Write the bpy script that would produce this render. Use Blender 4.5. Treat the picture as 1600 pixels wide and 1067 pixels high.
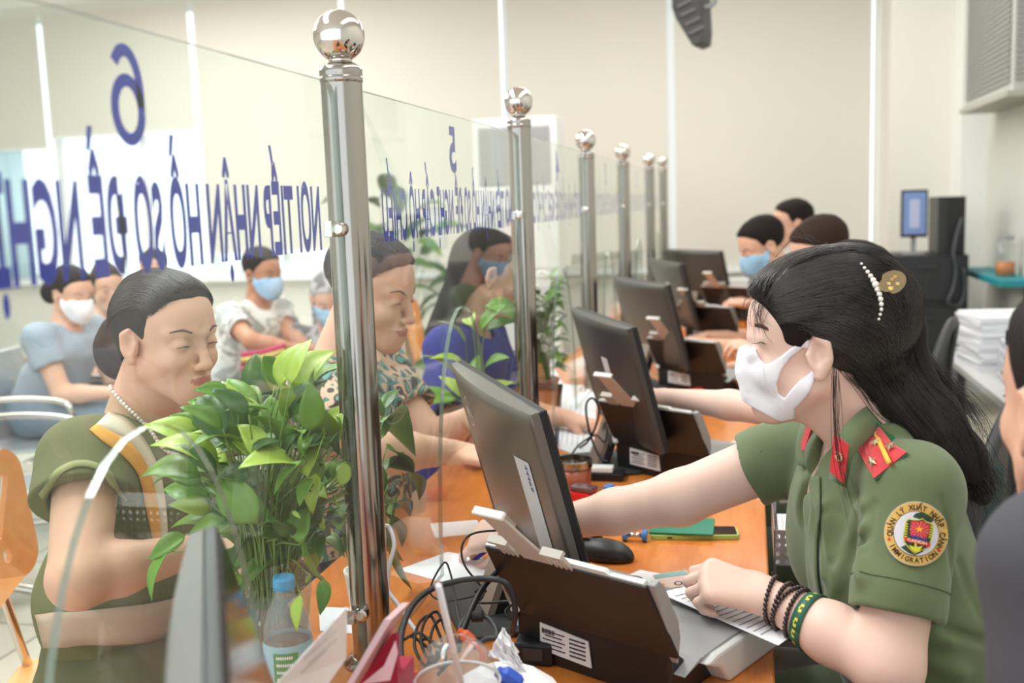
import bpy, bmesh, math, random
import numpy as np
from mathutils import Vector, Matrix, Quaternion
random.seed(7); np.random.seed(7)
PI = math.pi
for _o in list(bpy.data.objects): bpy.data.objects.remove(_o)
scene = bpy.context.scene
COL = scene.collection
V3 = lambda *a: np.array(a, float)

# ------------------------------------------------------------------ camera
_f = 1600.0
_cy = V3(368, 225.5, -_f); _cy /= np.linalg.norm(_cy)
_cz = V3(-415, (368*415+_f*_f)/225.5, _f); _cz /= np.linalg.norm(_cz)
_cx = np.cross(_cy, _cz)
CAMR = np.array([_cx, _cy, _cz]); CAMC = V3(0, 0, 1.42)
cd = bpy.data.cameras.new('camera'); cam = bpy.data.objects.new('camera', cd); COL.objects.link(cam)
cd.sensor_width = 36; cd.lens = 36.0; cd.clip_start = .02; cd.clip_end = 200
mw = Matrix.Identity(4)
for i in range(3):
    for j in range(3): mw[i][j] = CAMR[i][j]
    mw[i][3] = CAMC[i]
cam.matrix_world = mw
cd.dof.use_dof = True; cd.dof.focus_distance = 1.62; cd.dof.aperture_fstop = 3.6
scene.camera = cam
def at(px, py, X=None, Y=None, Z=None, D=None):
    """world point seen at photo pixel (px,py) at a known X, Y, Z or depth"""
    d = CAMR @ V3(px-800, 533.5-py, -_f)
    if X is not None: t = X/d[0]
    elif Y is not None: t = Y/d[1]
    elif Z is not None: t = (Z-CAMC[2])/d[2]
    else: t = D/_f
    return CAMC + d*t

# ------------------------------------------------------------------ world, lights, exposure
scene.view_settings.view_transform = 'Standard'; scene.view_settings.look = 'None'
scene.view_settings.gamma = 1; scene.view_settings.use_curve_mapping = False
scene.view_settings.exposure = 0.0
w = bpy.data.worlds.new('sky'); scene.world = w; w.use_nodes = True
bg = w.node_tree.nodes['Background']; bg.inputs[0].default_value = (.88, .95, 1.0, 1); bg.inputs[1].default_value = 1.9
def area(name, loc, size, power, rot=(0, 0, 0), color=(1, 1, 1)):
    l = bpy.data.lights.new(name, 'AREA'); l.shape = 'RECTANGLE'; l.size, l.size_y = size
    l.energy = power; l.color = color
    o = bpy.data.objects.new(name, l); COL.objects.link(o); o.location = loc; o.rotation_euler = rot
    return o
area('ceiling_light_customers', (-1.75, 1.9, 3.3), (.6, 3.2), 100, color=(.94, .97, 1))  # unseen panel added above the customers, its power imitating sunlight on the nearest one
area('ceiling_light_officers', (.55, 2.2, 3.3), (.5, 4.0), 24, color=(.94, .97, 1))
area('ceiling_light_hall', (-4.2, 5.2, 3.3), (2.5, 5), 95, color=(.94, .97, 1))
area('ceiling_light_back', (-.2, 6.4, 3.3), (2.4, 1.6), 28, color=(.94, .97, 1))

# ------------------------------------------------------------------ colour and materials
def lin(c):
    return tuple((x/255/12.92 if x/255 <= .04045 else ((x/255+.055)/1.055)**2.4) for x in c)
MATS = {}
def M(name, rgb, rough=.5, metal=0, bump=0, bscale=60, var=0, vscale=6, coat=0, spec=.5, sub=0, trans=0, alpha=1, sheen=0, aniso=None, emit=0):
    """principled material; rgb is 0-255 sRGB; var mottles the colour, bump adds fine relief"""
    if name in MATS: return MATS[name]
    m = bpy.data.materials.new(name); m.use_nodes = True; nt = m.node_tree; b = nt.nodes['Principled BSDF']
    c = lin(rgb)
    b.inputs['Base Color'].default_value = (*c, 1); b.inputs['Roughness'].default_value = rough
    b.inputs['Metallic'].default_value = metal; b.inputs['Coat Weight'].default_value = coat
    b.inputs['Specular IOR Level'].default_value = spec; b.inputs['Alpha'].default_value = alpha
    if sub:
        b.inputs['Subsurface Weight'].default_value = sub; b.inputs['Subsurface Radius'].default_value = (.012, .005, .003)
        b.inputs['Subsurface Scale'].default_value = 1.0
    if trans: b.inputs['Transmission Weight'].default_value = trans
    if sheen: b.inputs['Sheen Weight'].default_value = sheen
    if emit: b.inputs['Emission Color'].default_value = (*c, 1); b.inputs['Emission Strength'].default_value = emit
    tc = nt.nodes.new('ShaderNodeTexCoord')
    vec = tc.outputs['Object']
    if aniso:
        mp = nt.nodes.new('ShaderNodeMapping'); mp.inputs['Scale'].default_value = aniso
        nt.links.new(vec, mp.inputs['Vector']); vec = mp.outputs['Vector']
    if var:
        n = nt.nodes.new('ShaderNodeTexNoise'); n.inputs['Scale'].default_value = vscale; n.inputs['Detail'].default_value = 4
        nt.links.new(vec, n.inputs['Vector'])
        mx = nt.nodes.new('ShaderNodeMix'); mx.data_type = 'RGBA'
        mx.inputs[6].default_value = (*[x*(1-var) for x in c], 1); mx.inputs[7].default_value = (*[min(1, x*(1+var)) for x in c], 1)
        nt.links.new(n.outputs['Fac'], mx.inputs[0]); nt.links.new(mx.outputs[2], b.inputs['Base Color'])
    if bump:
        n2 = nt.nodes.new('ShaderNodeTexNoise'); n2.inputs['Scale'].default_value = bscale; n2.inputs['Detail'].default_value = 3
        nt.links.new(vec, n2.inputs['Vector'])
        bp = nt.nodes.new('ShaderNodeBump'); bp.inputs['Strength'].default_value = bump; bp.inputs['Distance'].default_value = .004
        nt.links.new(n2.outputs['Fac'], bp.inputs['Height']); nt.links.new(bp.outputs['Normal'], b.inputs['Normal'])
    MATS[name] = m; return m
def glass_mat(name, tint=(.95, .985, .965), rough=0.0, haze=.03, ior=1.45):
    if name in MATS: return MATS[name]
    m = bpy.data.materials.new(name); m.use_nodes = True; nt = m.node_tree; nt.nodes.clear()
    o = nt.nodes.new('ShaderNodeOutputMaterial'); t = nt.nodes.new('ShaderNodeBsdfTransparent'); t.inputs[0].default_value = (*tint, 1)
    g = nt.nodes.new('ShaderNodeBsdfGlossy'); g.inputs['Roughness'].default_value = rough; g.inputs[0].default_value = (1, 1, 1, 1)
    d = nt.nodes.new('ShaderNodeBsdfDiffuse'); d.inputs[0].default_value = (.85, .88, .88, 1)
    fr = nt.nodes.new('ShaderNodeFresnel'); fr.inputs[0].default_value = ior
    m1 = nt.nodes.new('ShaderNodeMixShader'); m2 = nt.nodes.new('ShaderNodeMixShader')
    # patchy diffuse haze: thin dust, plus a milky reflective veil put into the colour
    tc = nt.nodes.new('ShaderNodeTexCoord'); n = nt.nodes.new('ShaderNodeTexNoise'); n.inputs['Scale'].default_value = 3.5
    mu = nt.nodes.new('ShaderNodeMath'); mu.operation = 'MULTIPLY'; mu.inputs[1].default_value = haze*2
    nt.links.new(tc.outputs['Object'], n.inputs['Vector']); nt.links.new(n.outputs['Fac'], mu.inputs[0])
    nt.links.new(mu.outputs[0], m1.inputs[0]); nt.links.new(t.outputs[0], m1.inputs[1]); nt.links.new(d.outputs[0], m1.inputs[2])
    ge = nt.nodes.new('ShaderNodeNewGeometry'); inv = nt.nodes.new('ShaderNodeMath'); inv.operation = 'SUBTRACT'; inv.inputs[0].default_value = 1
    ml = nt.nodes.new('ShaderNodeMath'); ml.operation = 'MULTIPLY'
    nt.links.new(ge.outputs['Backfacing'], inv.inputs[1]); nt.links.new(inv.outputs[0], ml.inputs[1]); nt.links.new(fr.outputs[0], ml.inputs[0])
    nt.links.new(ml.outputs[0], m2.inputs[0]); nt.links.new(m1.outputs[0], m2.inputs[1]); nt.links.new(g.outputs[0], m2.inputs[2])
    nt.links.new(m2.outputs[0], o.inputs[0]); MATS[name] = m; return m
def N(m): return m.node_tree.nodes
def L(m, a, b): m.node_tree.links.new(a, b)

# ------------------------------------------------------------------ objects and tagging
def tag(o, label=None, cat=None, group=None, kind=None):
    if label: o['label'] = label
    if cat: o['category'] = cat
    if group: o['group'] = group
    if kind: o['kind'] = kind
    return o
def thing(name, label, cat, loc=(0, 0, 0), rotz=0, group=None):
    o = bpy.data.objects.new(name, None); COL.objects.link(o); o.empty_display_size = .05
    o.location = tuple(loc); o.rotation_euler = (0, 0, rotz)
    return tag(o, label, cat, group)
def _shade(me, smooth):
    if smooth:
        me.polygons.foreach_set('use_smooth', [True]*len(me.polygons))
def obj(name, bm, mat, parent=None, smooth=False, world=False, bevel=0, auto=0):
    """link bm as ONE mesh object; world=True: vertices are in world coordinates"""
    me = bpy.data.meshes.new(name)
    if isinstance(bm, bpy.types.Mesh): me = bm; me.name = name
    else:
        bmesh.ops.recalc_face_normals(bm, faces=bm.faces[:]) if auto != 2 else None
        bm.to_mesh(me); bm.free()
    o = bpy.data.objects.new(name, me); COL.objects.link(o)
    mats = mat if isinstance(mat, (list, tuple)) else [mat]
    for m in mats: me.materials.append(m)
    _shade(me, smooth)
    if parent is not None:
        o.parent = parent
        if world:
            q = parent
            off = Vector((0, 0, 0))
            while q is not None: off += q.location; q = q.parent
            me.transform(Matrix.Translation(-off))
    elif world:
        co = np.empty(len(me.vertices)*3); me.vertices.foreach_get('co', co); co = co.reshape(-1, 3)
        if len(co):
            c = Vector(((co[:, 0].min()+co[:, 0].max())/2, (co[:, 1].min()+co[:, 1].max())/2, co[:, 2].min()))
            me.transform(Matrix.Translation(-c)); o.location = c
    if bevel:
        b = o.modifiers.new('bevel', 'BEVEL'); b.width = bevel; b.segments = 2; b.limit_method = 'ANGLE'; b.angle_limit = .6
    return o
def struct(name, bm, mat, **k):
    o = obj(name, bm, mat, **k); o['kind'] = 'structure'; return o
def copy_tree(o, parent=None):
    c = o.copy(); COL.objects.link(c); c.parent = parent
    for ch in [x for x in o.children]: copy_tree(ch, c)
    return c
def dup(root, loc, rotz=None, label=None, group=None):
    c = copy_tree(root); c.location = tuple(loc)
    if rotz is not None: c.rotation_euler = (0, 0, rotz)
    if label: c['label'] = label
    if group: c['group'] = group
    return c

# ------------------------------------------------------------------ mesh shapes
def NB(): return bmesh.new()
def addv(bm, vs, fs, mi=0):
    bv = [bm.verts.new(tuple(v)) for v in vs]
    for f in fs:
        try:
            nf = bm.faces.new([bv[i] for i in f]); nf.material_index = mi
        except ValueError: pass
    return bv
def box(bm, c, s, rot=None, mi=0):
    c = V3(*c); h = V3(*s)/2
    vs = []
    for sx in (-1, 1):
        for sy in (-1, 1):
            for sz in (-1, 1):
                p = V3(sx*h[0], sy*h[1], sz*h[2])
                if rot is not None: p = rot @ p
                vs.append(c+p)
    addv(bm, vs, [(0, 1, 3, 2), (4, 6, 7, 5), (0, 4, 5, 1), (2, 3, 7, 6), (0, 2, 6, 4), (1, 5, 7, 3)], mi); return bm
def box2(bm, a, b, mi=0):
    a = V3(*a); b = V3(*b); return box(bm, (a+b)/2, np.abs(b-a), mi=mi)
def hexa(bm, v8, mi=0):
    """8 corners: bottom quad then top quad, same winding"""
    addv(bm, v8, [(0, 3, 2, 1), (4, 5, 6, 7), (0, 1, 5, 4), (1, 2, 6, 5), (2, 3, 7, 6), (3, 0, 4, 7)], mi); return bm
def unit(v):
    v = np.array(v, float); n = np.linalg.norm(v); return v/n if n > 1e-9 else v
def frame_of(d, up=(0, 0, 1)):
    d = unit(d); u = V3(*up)
    if abs(np.dot(d, u)) > .97: u = V3(1, 0, 0)
    s = unit(np.cross(d, u)); u2 = np.cross(s, d); return s, u2
def lathe(bm, prof, c=(0, 0, 0), axis=(0, 0, 1), seg=24, cap=True, mi=0):
    """prof: list of (radius, height) along axis"""
    c = V3(*c); ax = unit(axis); s, u = frame_of(ax, (0, 1, 0) if abs(ax[1]) < .9 else (0, 0, 1))
    rings = []
    for r, h in prof:
        rings.append([bm.verts.new(tuple(c+ax*h+(s*math.cos(2*PI*i/seg)+u*math.sin(2*PI*i/seg))*max(r, 1e-5))) for i in range(seg)])
    for k in range(len(rings)-1):
        for i in range(seg):
            f = bm.faces.new((rings[k][i], rings[k][(i+1) % seg], rings[k+1][(i+1) % seg], rings[k+1][i])); f.material_index = mi
    if cap:
        for rg in (rings[0], rings[-1]):
            try: bm.faces.new(rg).material_index = mi
            except ValueError: pass
    return bm
def cyl(bm, a, b, ra, rb=None, seg=16, mi=0):
    a = V3(*a); b = V3(*b); rb = ra if rb is None else rb
    return lathe(bm, [(ra, 0), (rb, np.linalg.norm(b-a))], a, b-a, seg, True, mi)
def sphere(bm, c, r, seg=16, rings=10, scale=(1, 1, 1), rot=None, mi=0):
    c = V3(*c); rr = []
    for k in range(rings+1):
        t = PI*k/rings
        rg = []
        for i in range(seg):
            a = 2*PI*i/seg
            p = V3(math.sin(t)*math.cos(a)*scale[0], math.sin(t)*math.sin(a)*scale[1], math.cos(t)*scale[2])*r
            if rot is not None: p = rot @ p
            rg.append(p+c)
        rr.append(rg)
    top = bm.verts.new(tuple(rr[0][0])); bot = bm.verts.new(tuple(rr[-1][0]))
    R_ = [[bm.verts.new(tuple(p)) for p in rg] for rg in rr[1:-1]]
    for i in range(seg):
        j = (i+1) % seg
        bm.faces.new((top, R_[0][i], R_[0][j])).material_index = mi
        bm.faces.new((bot, R_[-1][j], R_[-1][i])).material_index = mi
        for k in range(len(R_)-1): bm.faces.new((R_[k][i], R_[k+1][i], R_[k+1][j], R_[k][j])).material_index = mi
    return bm
def spline(pts, n=8):
    P = [V3(*p) for p in pts]
    if len(P) < 3: return [P[0]+(P[-1]-P[0])*t for t in np.linspace(0, 1, n+1)]
    P = [2*P[0]-P[1]]+P+[2*P[-1]-P[-2]]; out = []
    for i in range(1, len(P)-2):
        a, b, c, d = P[i-1:i+3]
        for t in np.linspace(0, 1, n, endpoint=False):
            out.append(.5*((2*b)+(c-a)*t+(2*a-5*b+4*c-d)*t*t+(3*b-a-3*c+d)*t**3))
    out.append(P[-2]); return out
def tube(bm, pts, r, seg=8, smooth_n=0, mi=0, cap=True):
    """r: number, or list per point"""
    if smooth_n:
        n0 = len(pts); pts2 = spline(pts, smooth_n)
        if not np.isscalar(r): r = list(np.interp(np.linspace(0, n0-1, len(pts2)), range(n0), r))
        pts = pts2
    P = [V3(*p) for p in pts]; n = len(P); rs = [r]*n if np.isscalar(r) else r
    tg = [unit(P[min(i+1, n-1)]-P[max(i-1, 0)]) for i in range(n)]
    s, u = frame_of(tg[0]); rings = []
    for i in range(n):
        s = unit(s-tg[i]*np.dot(s, tg[i])); u = np.cross(tg[i], s)
        rings.append([bm.verts.new(tuple(P[i]+(s*math.cos(2*PI*k/seg)+u*math.sin(2*PI*k/seg))*rs[i])) for k in range(seg)])
    for i in range(n-1):
        for k in range(seg):
            bm.faces.new((rings[i][k], rings[i][(k+1) % seg], rings[i+1][(k+1) % seg], rings[i+1][k])).material_index = mi
    if cap:
        bm.faces.new(rings[0][::-1]).material_index = mi; bm.faces.new(rings[-1]).material_index = mi
    return bm
def prism(bm, poly, o, ux, uy, thick, mi=0, side_mi=None):
    """polygon (a,b) in plane o + a*ux + b*uy, centred thickness along the normal"""
    o = V3(*o); ux = V3(*ux); uy = V3(*uy); n = unit(np.cross(ux, uy))*thick/2
    A = [bm.verts.new(tuple(o+ux*a+uy*b+n)) for a, b in poly]; B = [bm.verts.new(tuple(o+ux*a+uy*b-n)) for a, b in poly]
    bm.faces.new(A).material_index = mi; bm.faces.new(B[::-1]).material_index = mi
    k = len(poly)
    for i in range(k):
        f = bm.faces.new((A[i], B[i], B[(i+1) % k], A[(i+1) % k])); f.material_index = mi if side_mi is None else side_mi
    return bm
def rrect(w, h, r, n=5, cx=0, cy=0):
    out = []
    for (sx, sy, a0) in ((1, 1, 0), (-1, 1, 90), (-1, -1, 180), (1, -1, 270)):
        for k in range(n+1):
            a = math.radians(a0+90*k/n); out.append((cx+sx*(w/2-r)+r*math.cos(a), cy+sy*(h/2-r)+r*math.sin(a)))
    return out
def circle(r, n=24, cx=0, cy=0): return [(cx+r*math.cos(2*PI*i/n), cy+r*math.sin(2*PI*i/n)) for i in range(n)]
def star(r, ri=.4, n=5, a0=90, cx=0, cy=0):
    return [(cx+(r if k % 2 == 0 else r*ri)*math.cos(math.radians(a0)+PI*k/n), cy+(r if k % 2 == 0 else r*ri)*math.sin(math.radians(a0)+PI*k/n)) for k in range(2*n)]
def text_mesh(s, h, bold=0, extrude=.0, sx=1.0, width=None, spacing=1.0):
    """mesh of writing; cap height h, baseline-left at the origin, in the XY plane"""
    c = bpy.data.curves.new('lettering', 'FONT'); c.body = s; c.size = 1; c.offset = bold; c.resolution_u = 4; c.space_character = spacing
    o = bpy.data.objects.new('lettering', c); COL.objects.link(o)
    dg = bpy.context.evaluated_depsgraph_get(); dg.update()
    me = bpy.data.meshes.new_from_object(o.evaluated_get(dg))
    bpy.data.objects.remove(o); bpy.data.curves.remove(c)
    co = np.empty(len(me.vertices)*3); me.vertices.foreach_get('co', co); co = co.reshape(-1, 3)
    cap = .73
    co *= h/cap
    if width: sx = width/(co[:, 0].max()-co[:, 0].min()); co[:, 0] -= co[:, 0].min()
    co[:, 0] *= sx
    me.vertices.foreach_set('co', co.reshape(-1)); me.update()
    return me
def place_mesh(me, o, ux, uy):
    ux = V3(*ux); uy = V3(*uy); n = np.cross(ux, uy); m = Matrix.Identity(4)
    for i in range(3): m[i][0] = ux[i]; m[i][1] = uy[i]; m[i][2] = n[i]; m[i][3] = o[i]
    me.transform(m); return me
def rotz(a): c, s = math.cos(a), math.sin(a); return np.array([[c, -s, 0], [s, c, 0], [0, 0, 1]])
def rotx(a): c, s = math.cos(a), math.sin(a); return np.array([[1, 0, 0], [0, c, -s], [0, s, c]])
def roty(a): c, s = math.cos(a), math.sin(a); return np.array([[c, 0, s], [0, 1, 0], [-s, 0, c]])
# ================================================================== implicit surfaces for bodies, clothes and hair
class Field:
    def __init__(s, lo, hi, vox):
        s.lo = V3(*lo); s.v = vox; s.n = np.ceil((V3(*hi)-s.lo)/vox).astype(int)+1
        s.D = np.full(tuple(s.n), .5, np.float32)
        s.ax = [(s.lo[i]+np.arange(s.n[i])*vox).astype(np.float32) for i in range(3)]
    def sl(s, lo, hi):
        a = np.clip(np.floor((np.array(lo)-s.lo)/s.v).astype(int), 0, s.n-1); b = np.clip(np.ceil((np.array(hi)-s.lo)/s.v).astype(int)+1, 1, s.n)
        if np.any(b-a < 2): return None
        return tuple(slice(a[i], b[i]) for i in range(3))
    def put(s, fn, lo, hi, k=.01, mode='u', pad=.02):
        q = s.sl(np.array(lo)-pad-k, np.array(hi)+pad+k)
        if q is None: return s
        X = s.ax[0][q[0]][:, None, None]; Y = s.ax[1][q[1]][None, :, None]; Z = s.ax[2][q[2]][None, None, :]
        d = fn(X, Y, Z).astype(np.float32); D = s.D[q]
        if mode == 'u':
            h = np.maximum(k-np.abs(D-d), 0)/k; s.D[q] = np.minimum(D, d)-h*h*k*.25
        elif mode == 's':
            d = -d; h = np.maximum(k-np.abs(D-d), 0)/k; s.D[q] = np.maximum(D, d)+h*h*k*.25
        return s
    def inter(s, fn, k=.004):
        X = s.ax[0][:, None, None]; Y = s.ax[1][None, :, None]; Z = s.ax[2][None, None, :]
        d = fn(X, Y, Z).astype(np.float32); D = s.D; h = np.maximum(k-np.abs(D-d), 0)/k; s.D = np.maximum(D, d)+h*h*k*.25; return s
    def cap(s, a, b, ra, rb=None, k=.01, mode='u'):
        a = V3(*a); b = V3(*b); rb = ra if rb is None else rb; ab = b-a; L2 = max(ab@ab, 1e-9)
        def fn(X, Y, Z):
            px, py, pz = X-a[0], Y-a[1], Z-a[2]; t = np.clip((px*ab[0]+py*ab[1]+pz*ab[2])/L2, 0, 1)
            return np.sqrt((px-t*ab[0])**2+(py-t*ab[1])**2+(pz-t*ab[2])**2)-(ra+(rb-ra)*t)
        R = max(ra, rb); return s.put(fn, np.minimum(a, b)-R, np.maximum(a, b)+R, k, mode)
    def ell(s, c, r, R=None, k=.01, mode='u'):
        c = V3(*c); r = V3(*r); R = np.eye(3) if R is None else np.array(R)    # columns of R are the local axes
        def fn(X, Y, Z):
            p = [X-c[0], Y-c[1], Z-c[2]]; q = [(p[0]*R[0, i]+p[1]*R[1, i]+p[2]*R[2, i]) for i in range(3)]
            k0 = np.sqrt((q[0]/r[0])**2+(q[1]/r[1])**2+(q[2]/r[2])**2); k1 = np.sqrt((q[0]/r[0]**2)**2+(q[1]/r[1]**2)**2+(q[2]/r[2]**2)**2)+1e-9
            return k0*(k0-1)/k1
        M_ = r.max(); return s.put(fn, c-M_, c+M_, k, mode)
    def ecap(s, a, b, ra, rb, side, k=.02, mode='u'):
        """capsule of elliptical section: ra, rb = (radius along side, radius across)"""
        a = V3(*a); b = V3(*b); ab = b-a; Ln = np.linalg.norm(ab); w = ab/Ln; sd = V3(*side); sd = unit(sd-w*(sd@w)); dd = np.cross(w, sd)
        def fn(X, Y, Z):
            px, py, pz = X-a[0], Y-a[1], Z-a[2]; h = px*w[0]+py*w[1]+pz*w[2]; t = np.clip(h/Ln, 0, 1); e = h-t*Ln
            u = px*sd[0]+py*sd[1]+pz*sd[2]; v = px*dd[0]+py*dd[1]+pz*dd[2]
            r1 = ra[0]+(rb[0]-ra[0])*t; r2 = ra[1]+(rb[1]-ra[1])*t; m = np.minimum(r1, r2)
            k0 = np.sqrt((u/r1)**2+(v/r2)**2+(e/m)**2); k1 = np.sqrt((u/r1**2)**2+(v/r2**2)**2+(e/m**2)**2)+1e-9
            return k0*(k0-1)/k1
        R = max(*ra, *rb); return s.put(fn, np.minimum(a, b)-R, np.maximum(a, b)+R, k, mode)
    def halfcut(s, c, n, lo, hi, k=.004):
        """remove the side the normal points to, inside a box"""
        c = V3(*c); n = unit(n); return s.put(lambda X, Y, Z: -((X-c[0])*n[0]+(Y-c[1])*n[1]+(Z-c[2])*n[2]), lo, hi, k, 's', pad=0)
    def noise(s, amp, freq, seed=0, dirs=None, n=5):
        """gentle wavy displacement (soft folds)"""
        rg = np.random.RandomState(seed); q = np.zeros_like(s.D)
        X = s.ax[0][:, None, None]; Y = s.ax[1][None, :, None]; Z = s.ax[2][None, None, :]
        for i in range(n):
            d = unit(rg.randn(3)) if dirs is None else unit(V3(*dirs[i % len(dirs)])+rg.randn(3)*.25)
            f = freq*(1+.9*rg.rand())
            d2 = rg.randn(3)*freq*.35
            q += np.sin((X*d[0]+Y*d[1]+Z*d[2])*f+1.3*np.sin(X*d2[0]+Y*d2[1]+Z*d2[2]+rg.rand()*6)+rg.rand()*6).astype(np.float32)/n
        s.D += q*amp; return s
    def copy(s):
        f = Field.__new__(Field); f.lo, f.v, f.n, f.ax = s.lo, s.v, s.n, s.ax; f.D = s.D.copy(); return f
    def sample(s, P):
        P = np.asarray(P, float); q = (P-s.lo)/s.v; q = np.clip(q, 0, s.n-1.001); i = q.astype(int); f = q-i; out = 0
        for dx in (0, 1):
            for dy in (0, 1):
                for dz in (0, 1):
                    wt = (f[..., 0] if dx else 1-f[..., 0])*(f[..., 1] if dy else 1-f[..., 1])*(f[..., 2] if dz else 1-f[..., 2])
                    out = out+wt*s.D[i[..., 0]+dx, i[..., 1]+dy, i[..., 2]+dz]
        return out
    def grad(s, P):
        e = s.v; P = np.asarray(P, float); g = np.stack([s.sample(P+V3(*(e*(k == j) for k in range(3))))-s.sample(P-V3(*(e*(k == j) for k in range(3)))) for j in range(3)], -1)
        return g/(np.linalg.norm(g, axis=-1, keepdims=True)+1e-9)
    def snap(s, P, off=.002, it=4):
        P = np.array(P, float)
        for _ in range(it): P = P-s.grad(P)*np.clip(s.sample(P)-off, -.03, .03)[..., None]
        return P
    def hit(s, px, py, off=.0):
        """where the sight line of photo pixel (px,py) meets this surface"""
        d = CAMR @ V3(px-800, 533.5-py, -_f); d = unit(d)
        lo = s.lo; hi = s.lo+(s.n-1)*s.v; c = (lo+hi)/2; tc = (c-CAMC)@d; ext = np.linalg.norm(hi-lo)/2
        t = np.arange(max(tc-ext, .05), tc+ext, s.v*.5); P = CAMC+t[:, None]*d
        ins = np.all((P > lo) & (P < hi), axis=1); t = t[ins]; P = P[ins]; v = s.sample(P); w = np.nonzero(v < 0)[0]
        if len(w) == 0:
            i = int(np.argmin(v)); p = P[i]; return p
        i = w[0]; j = max(i-1, 0); f = v[j]/(v[j]-v[i]+1e-9) if j != i else 0
        p = P[j]+(P[i]-P[j])*f
        return p+s.grad(p[None])[0]*off
    def mesh(s, smooth=1):
        D = s.D; ins = D < 0
        c = ins[:-1, :-1, :-1].astype(np.int8)
        cnt = np.zeros(c.shape, np.int8)
        for dx in (0, 1):
            for dy in (0, 1):
                for dz in (0, 1): cnt += ins[dx:D.shape[0]-1+dx, dy:D.shape[1]-1+dy, dz:D.shape[2]-1+dz]
        act = (cnt > 0) & (cnt < 8); I = np.argwhere(act); idx = np.full(act.shape, -1, np.int64); idx[act] = np.arange(len(I))
        if len(I) == 0: return np.zeros((0, 3)), np.zeros((0, 4), int)
        acc = np.zeros((len(I), 3)); num = np.zeros(len(I))
        cn = [(dx, dy, dz) for dx in (0, 1) for dy in (0, 1) for dz in (0, 1)]
        val = {q: D[I[:, 0]+q[0], I[:, 1]+q[1], I[:, 2]+q[2]] for q in cn}
        for q in cn:
            for a in range(3):
                if q[a] == 0:
                    r = list(q); r[a] = 1; r = tuple(r); v0, v1 = val[q], val[r]; m = (v0 < 0) != (v1 < 0)
                    t = np.where(m, v0/(v0-v1+1e-12), 0); p = np.tile(np.array(q, float), (len(I), 1)); p[:, a] = t
                    acc[m] += p[m]; num[m] += 1
        V = s.lo+(I+acc/num[:, None])*s.v; F = []
        for a in range(3):
            b, c2 = (a+1) % 3, (a+2) % 3
            A = [slice(None)]*3; B = [slice(None)]*3; A[a] = slice(0, -1); B[a] = slice(1, None)
            for q in (A, B): q[b] = slice(1, -1); q[c2] = slice(1, -1)
            i0, i1 = ins[tuple(A)], ins[tuple(B)]; E = np.argwhere(i0 != i1)
            if len(E) == 0: continue
            flip = i0[E[:, 0], E[:, 1], E[:, 2]]; E[:, b] += 1; E[:, c2] += 1
            def g(db, dc):
                q = E.copy(); q[:, b] += db; q[:, c2] += dc; return idx[q[:, 0], q[:, 1], q[:, 2]]
            Q = np.stack([g(-1, -1), g(0, -1), g(0, 0), g(-1, 0)], 1); Q[~flip] = Q[~flip][:, ::-1]; F.append(Q)
        F = np.concatenate(F); F = F[(F >= 0).all(1)]
        for _ in range(smooth):
            S = np.zeros_like(V); n = np.zeros(len(V))
            for a, b in ((0, 1), (1, 2), (2, 3), (3, 0)):
                for x, y in ((a, b), (b, a)):
                    for ax in range(3): S[:, ax] += np.bincount(F[:, x], V[F[:, y], ax], len(V))
                    n += np.bincount(F[:, x], minlength=len(V))
            V = V*.5+.5*S/np.maximum(n, 1)[:, None]
        return V, F
def np_mesh(name, V, F, mats, parent=None, midx=None, smooth=True, tris=None):
    me = bpy.data.meshes.new(name); n = len(V); k = F.shape[1]
    me.vertices.add(n); me.vertices.foreach_set('co', np.asarray(V, np.float32).ravel())
    me.loops.add(F.size); me.loops.foreach_set('vertex_index', F.astype(np.int32).ravel())
    me.polygons.add(len(F)); me.polygons.foreach_set('loop_start', np.arange(0, F.size, k, dtype=np.int32)); me.polygons.foreach_set('loop_total', np.full(len(F), k, np.int32))
    if midx is not None: me.polygons.foreach_set('material_index', midx.astype(np.int32))
    me.polygons.foreach_set('use_smooth', np.full(len(F), smooth)); me.update(calc_edges=True); me.validate()
    return obj(name, me, mats, parent, smooth=False, world=True)
def sdf_obj(name, field, mats, parent=None, smooth=1, midx_fn=None):
    V, F = field.mesh(smooth); mi = None
    if midx_fn is not None: mi = midx_fn(V[F].mean(1))
    return np_mesh(name, V, F, mats, parent, mi)
def poly_sdf(poly):
    P = np.array(poly, float)
    def fn(x, y):
        d = np.full(np.broadcast(x, y).shape, 1e9, np.float32); s = np.ones(d.shape, np.float32); n = len(P)
        for i in range(n):
            a, b = P[i], P[i-1]; ex, ey = b[0]-a[0], b[1]-a[1]; wx, wy = x-a[0], y-a[1]
            t = np.clip((wx*ex+wy*ey)/(ex*ex+ey*ey+1e-12), 0, 1); d = np.minimum(d, (wx-ex*t)**2+(wy-ey*t)**2)
            c1 = y >= a[1]; c2 = y < b[1]; c3 = ex*wy > ey*wx
            fl = (c1 & c2 & c3) | (~c1 & ~c2 & ~c3); s = np.where(fl, -s, s)
        return s*np.sqrt(d)
    return fn
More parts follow.
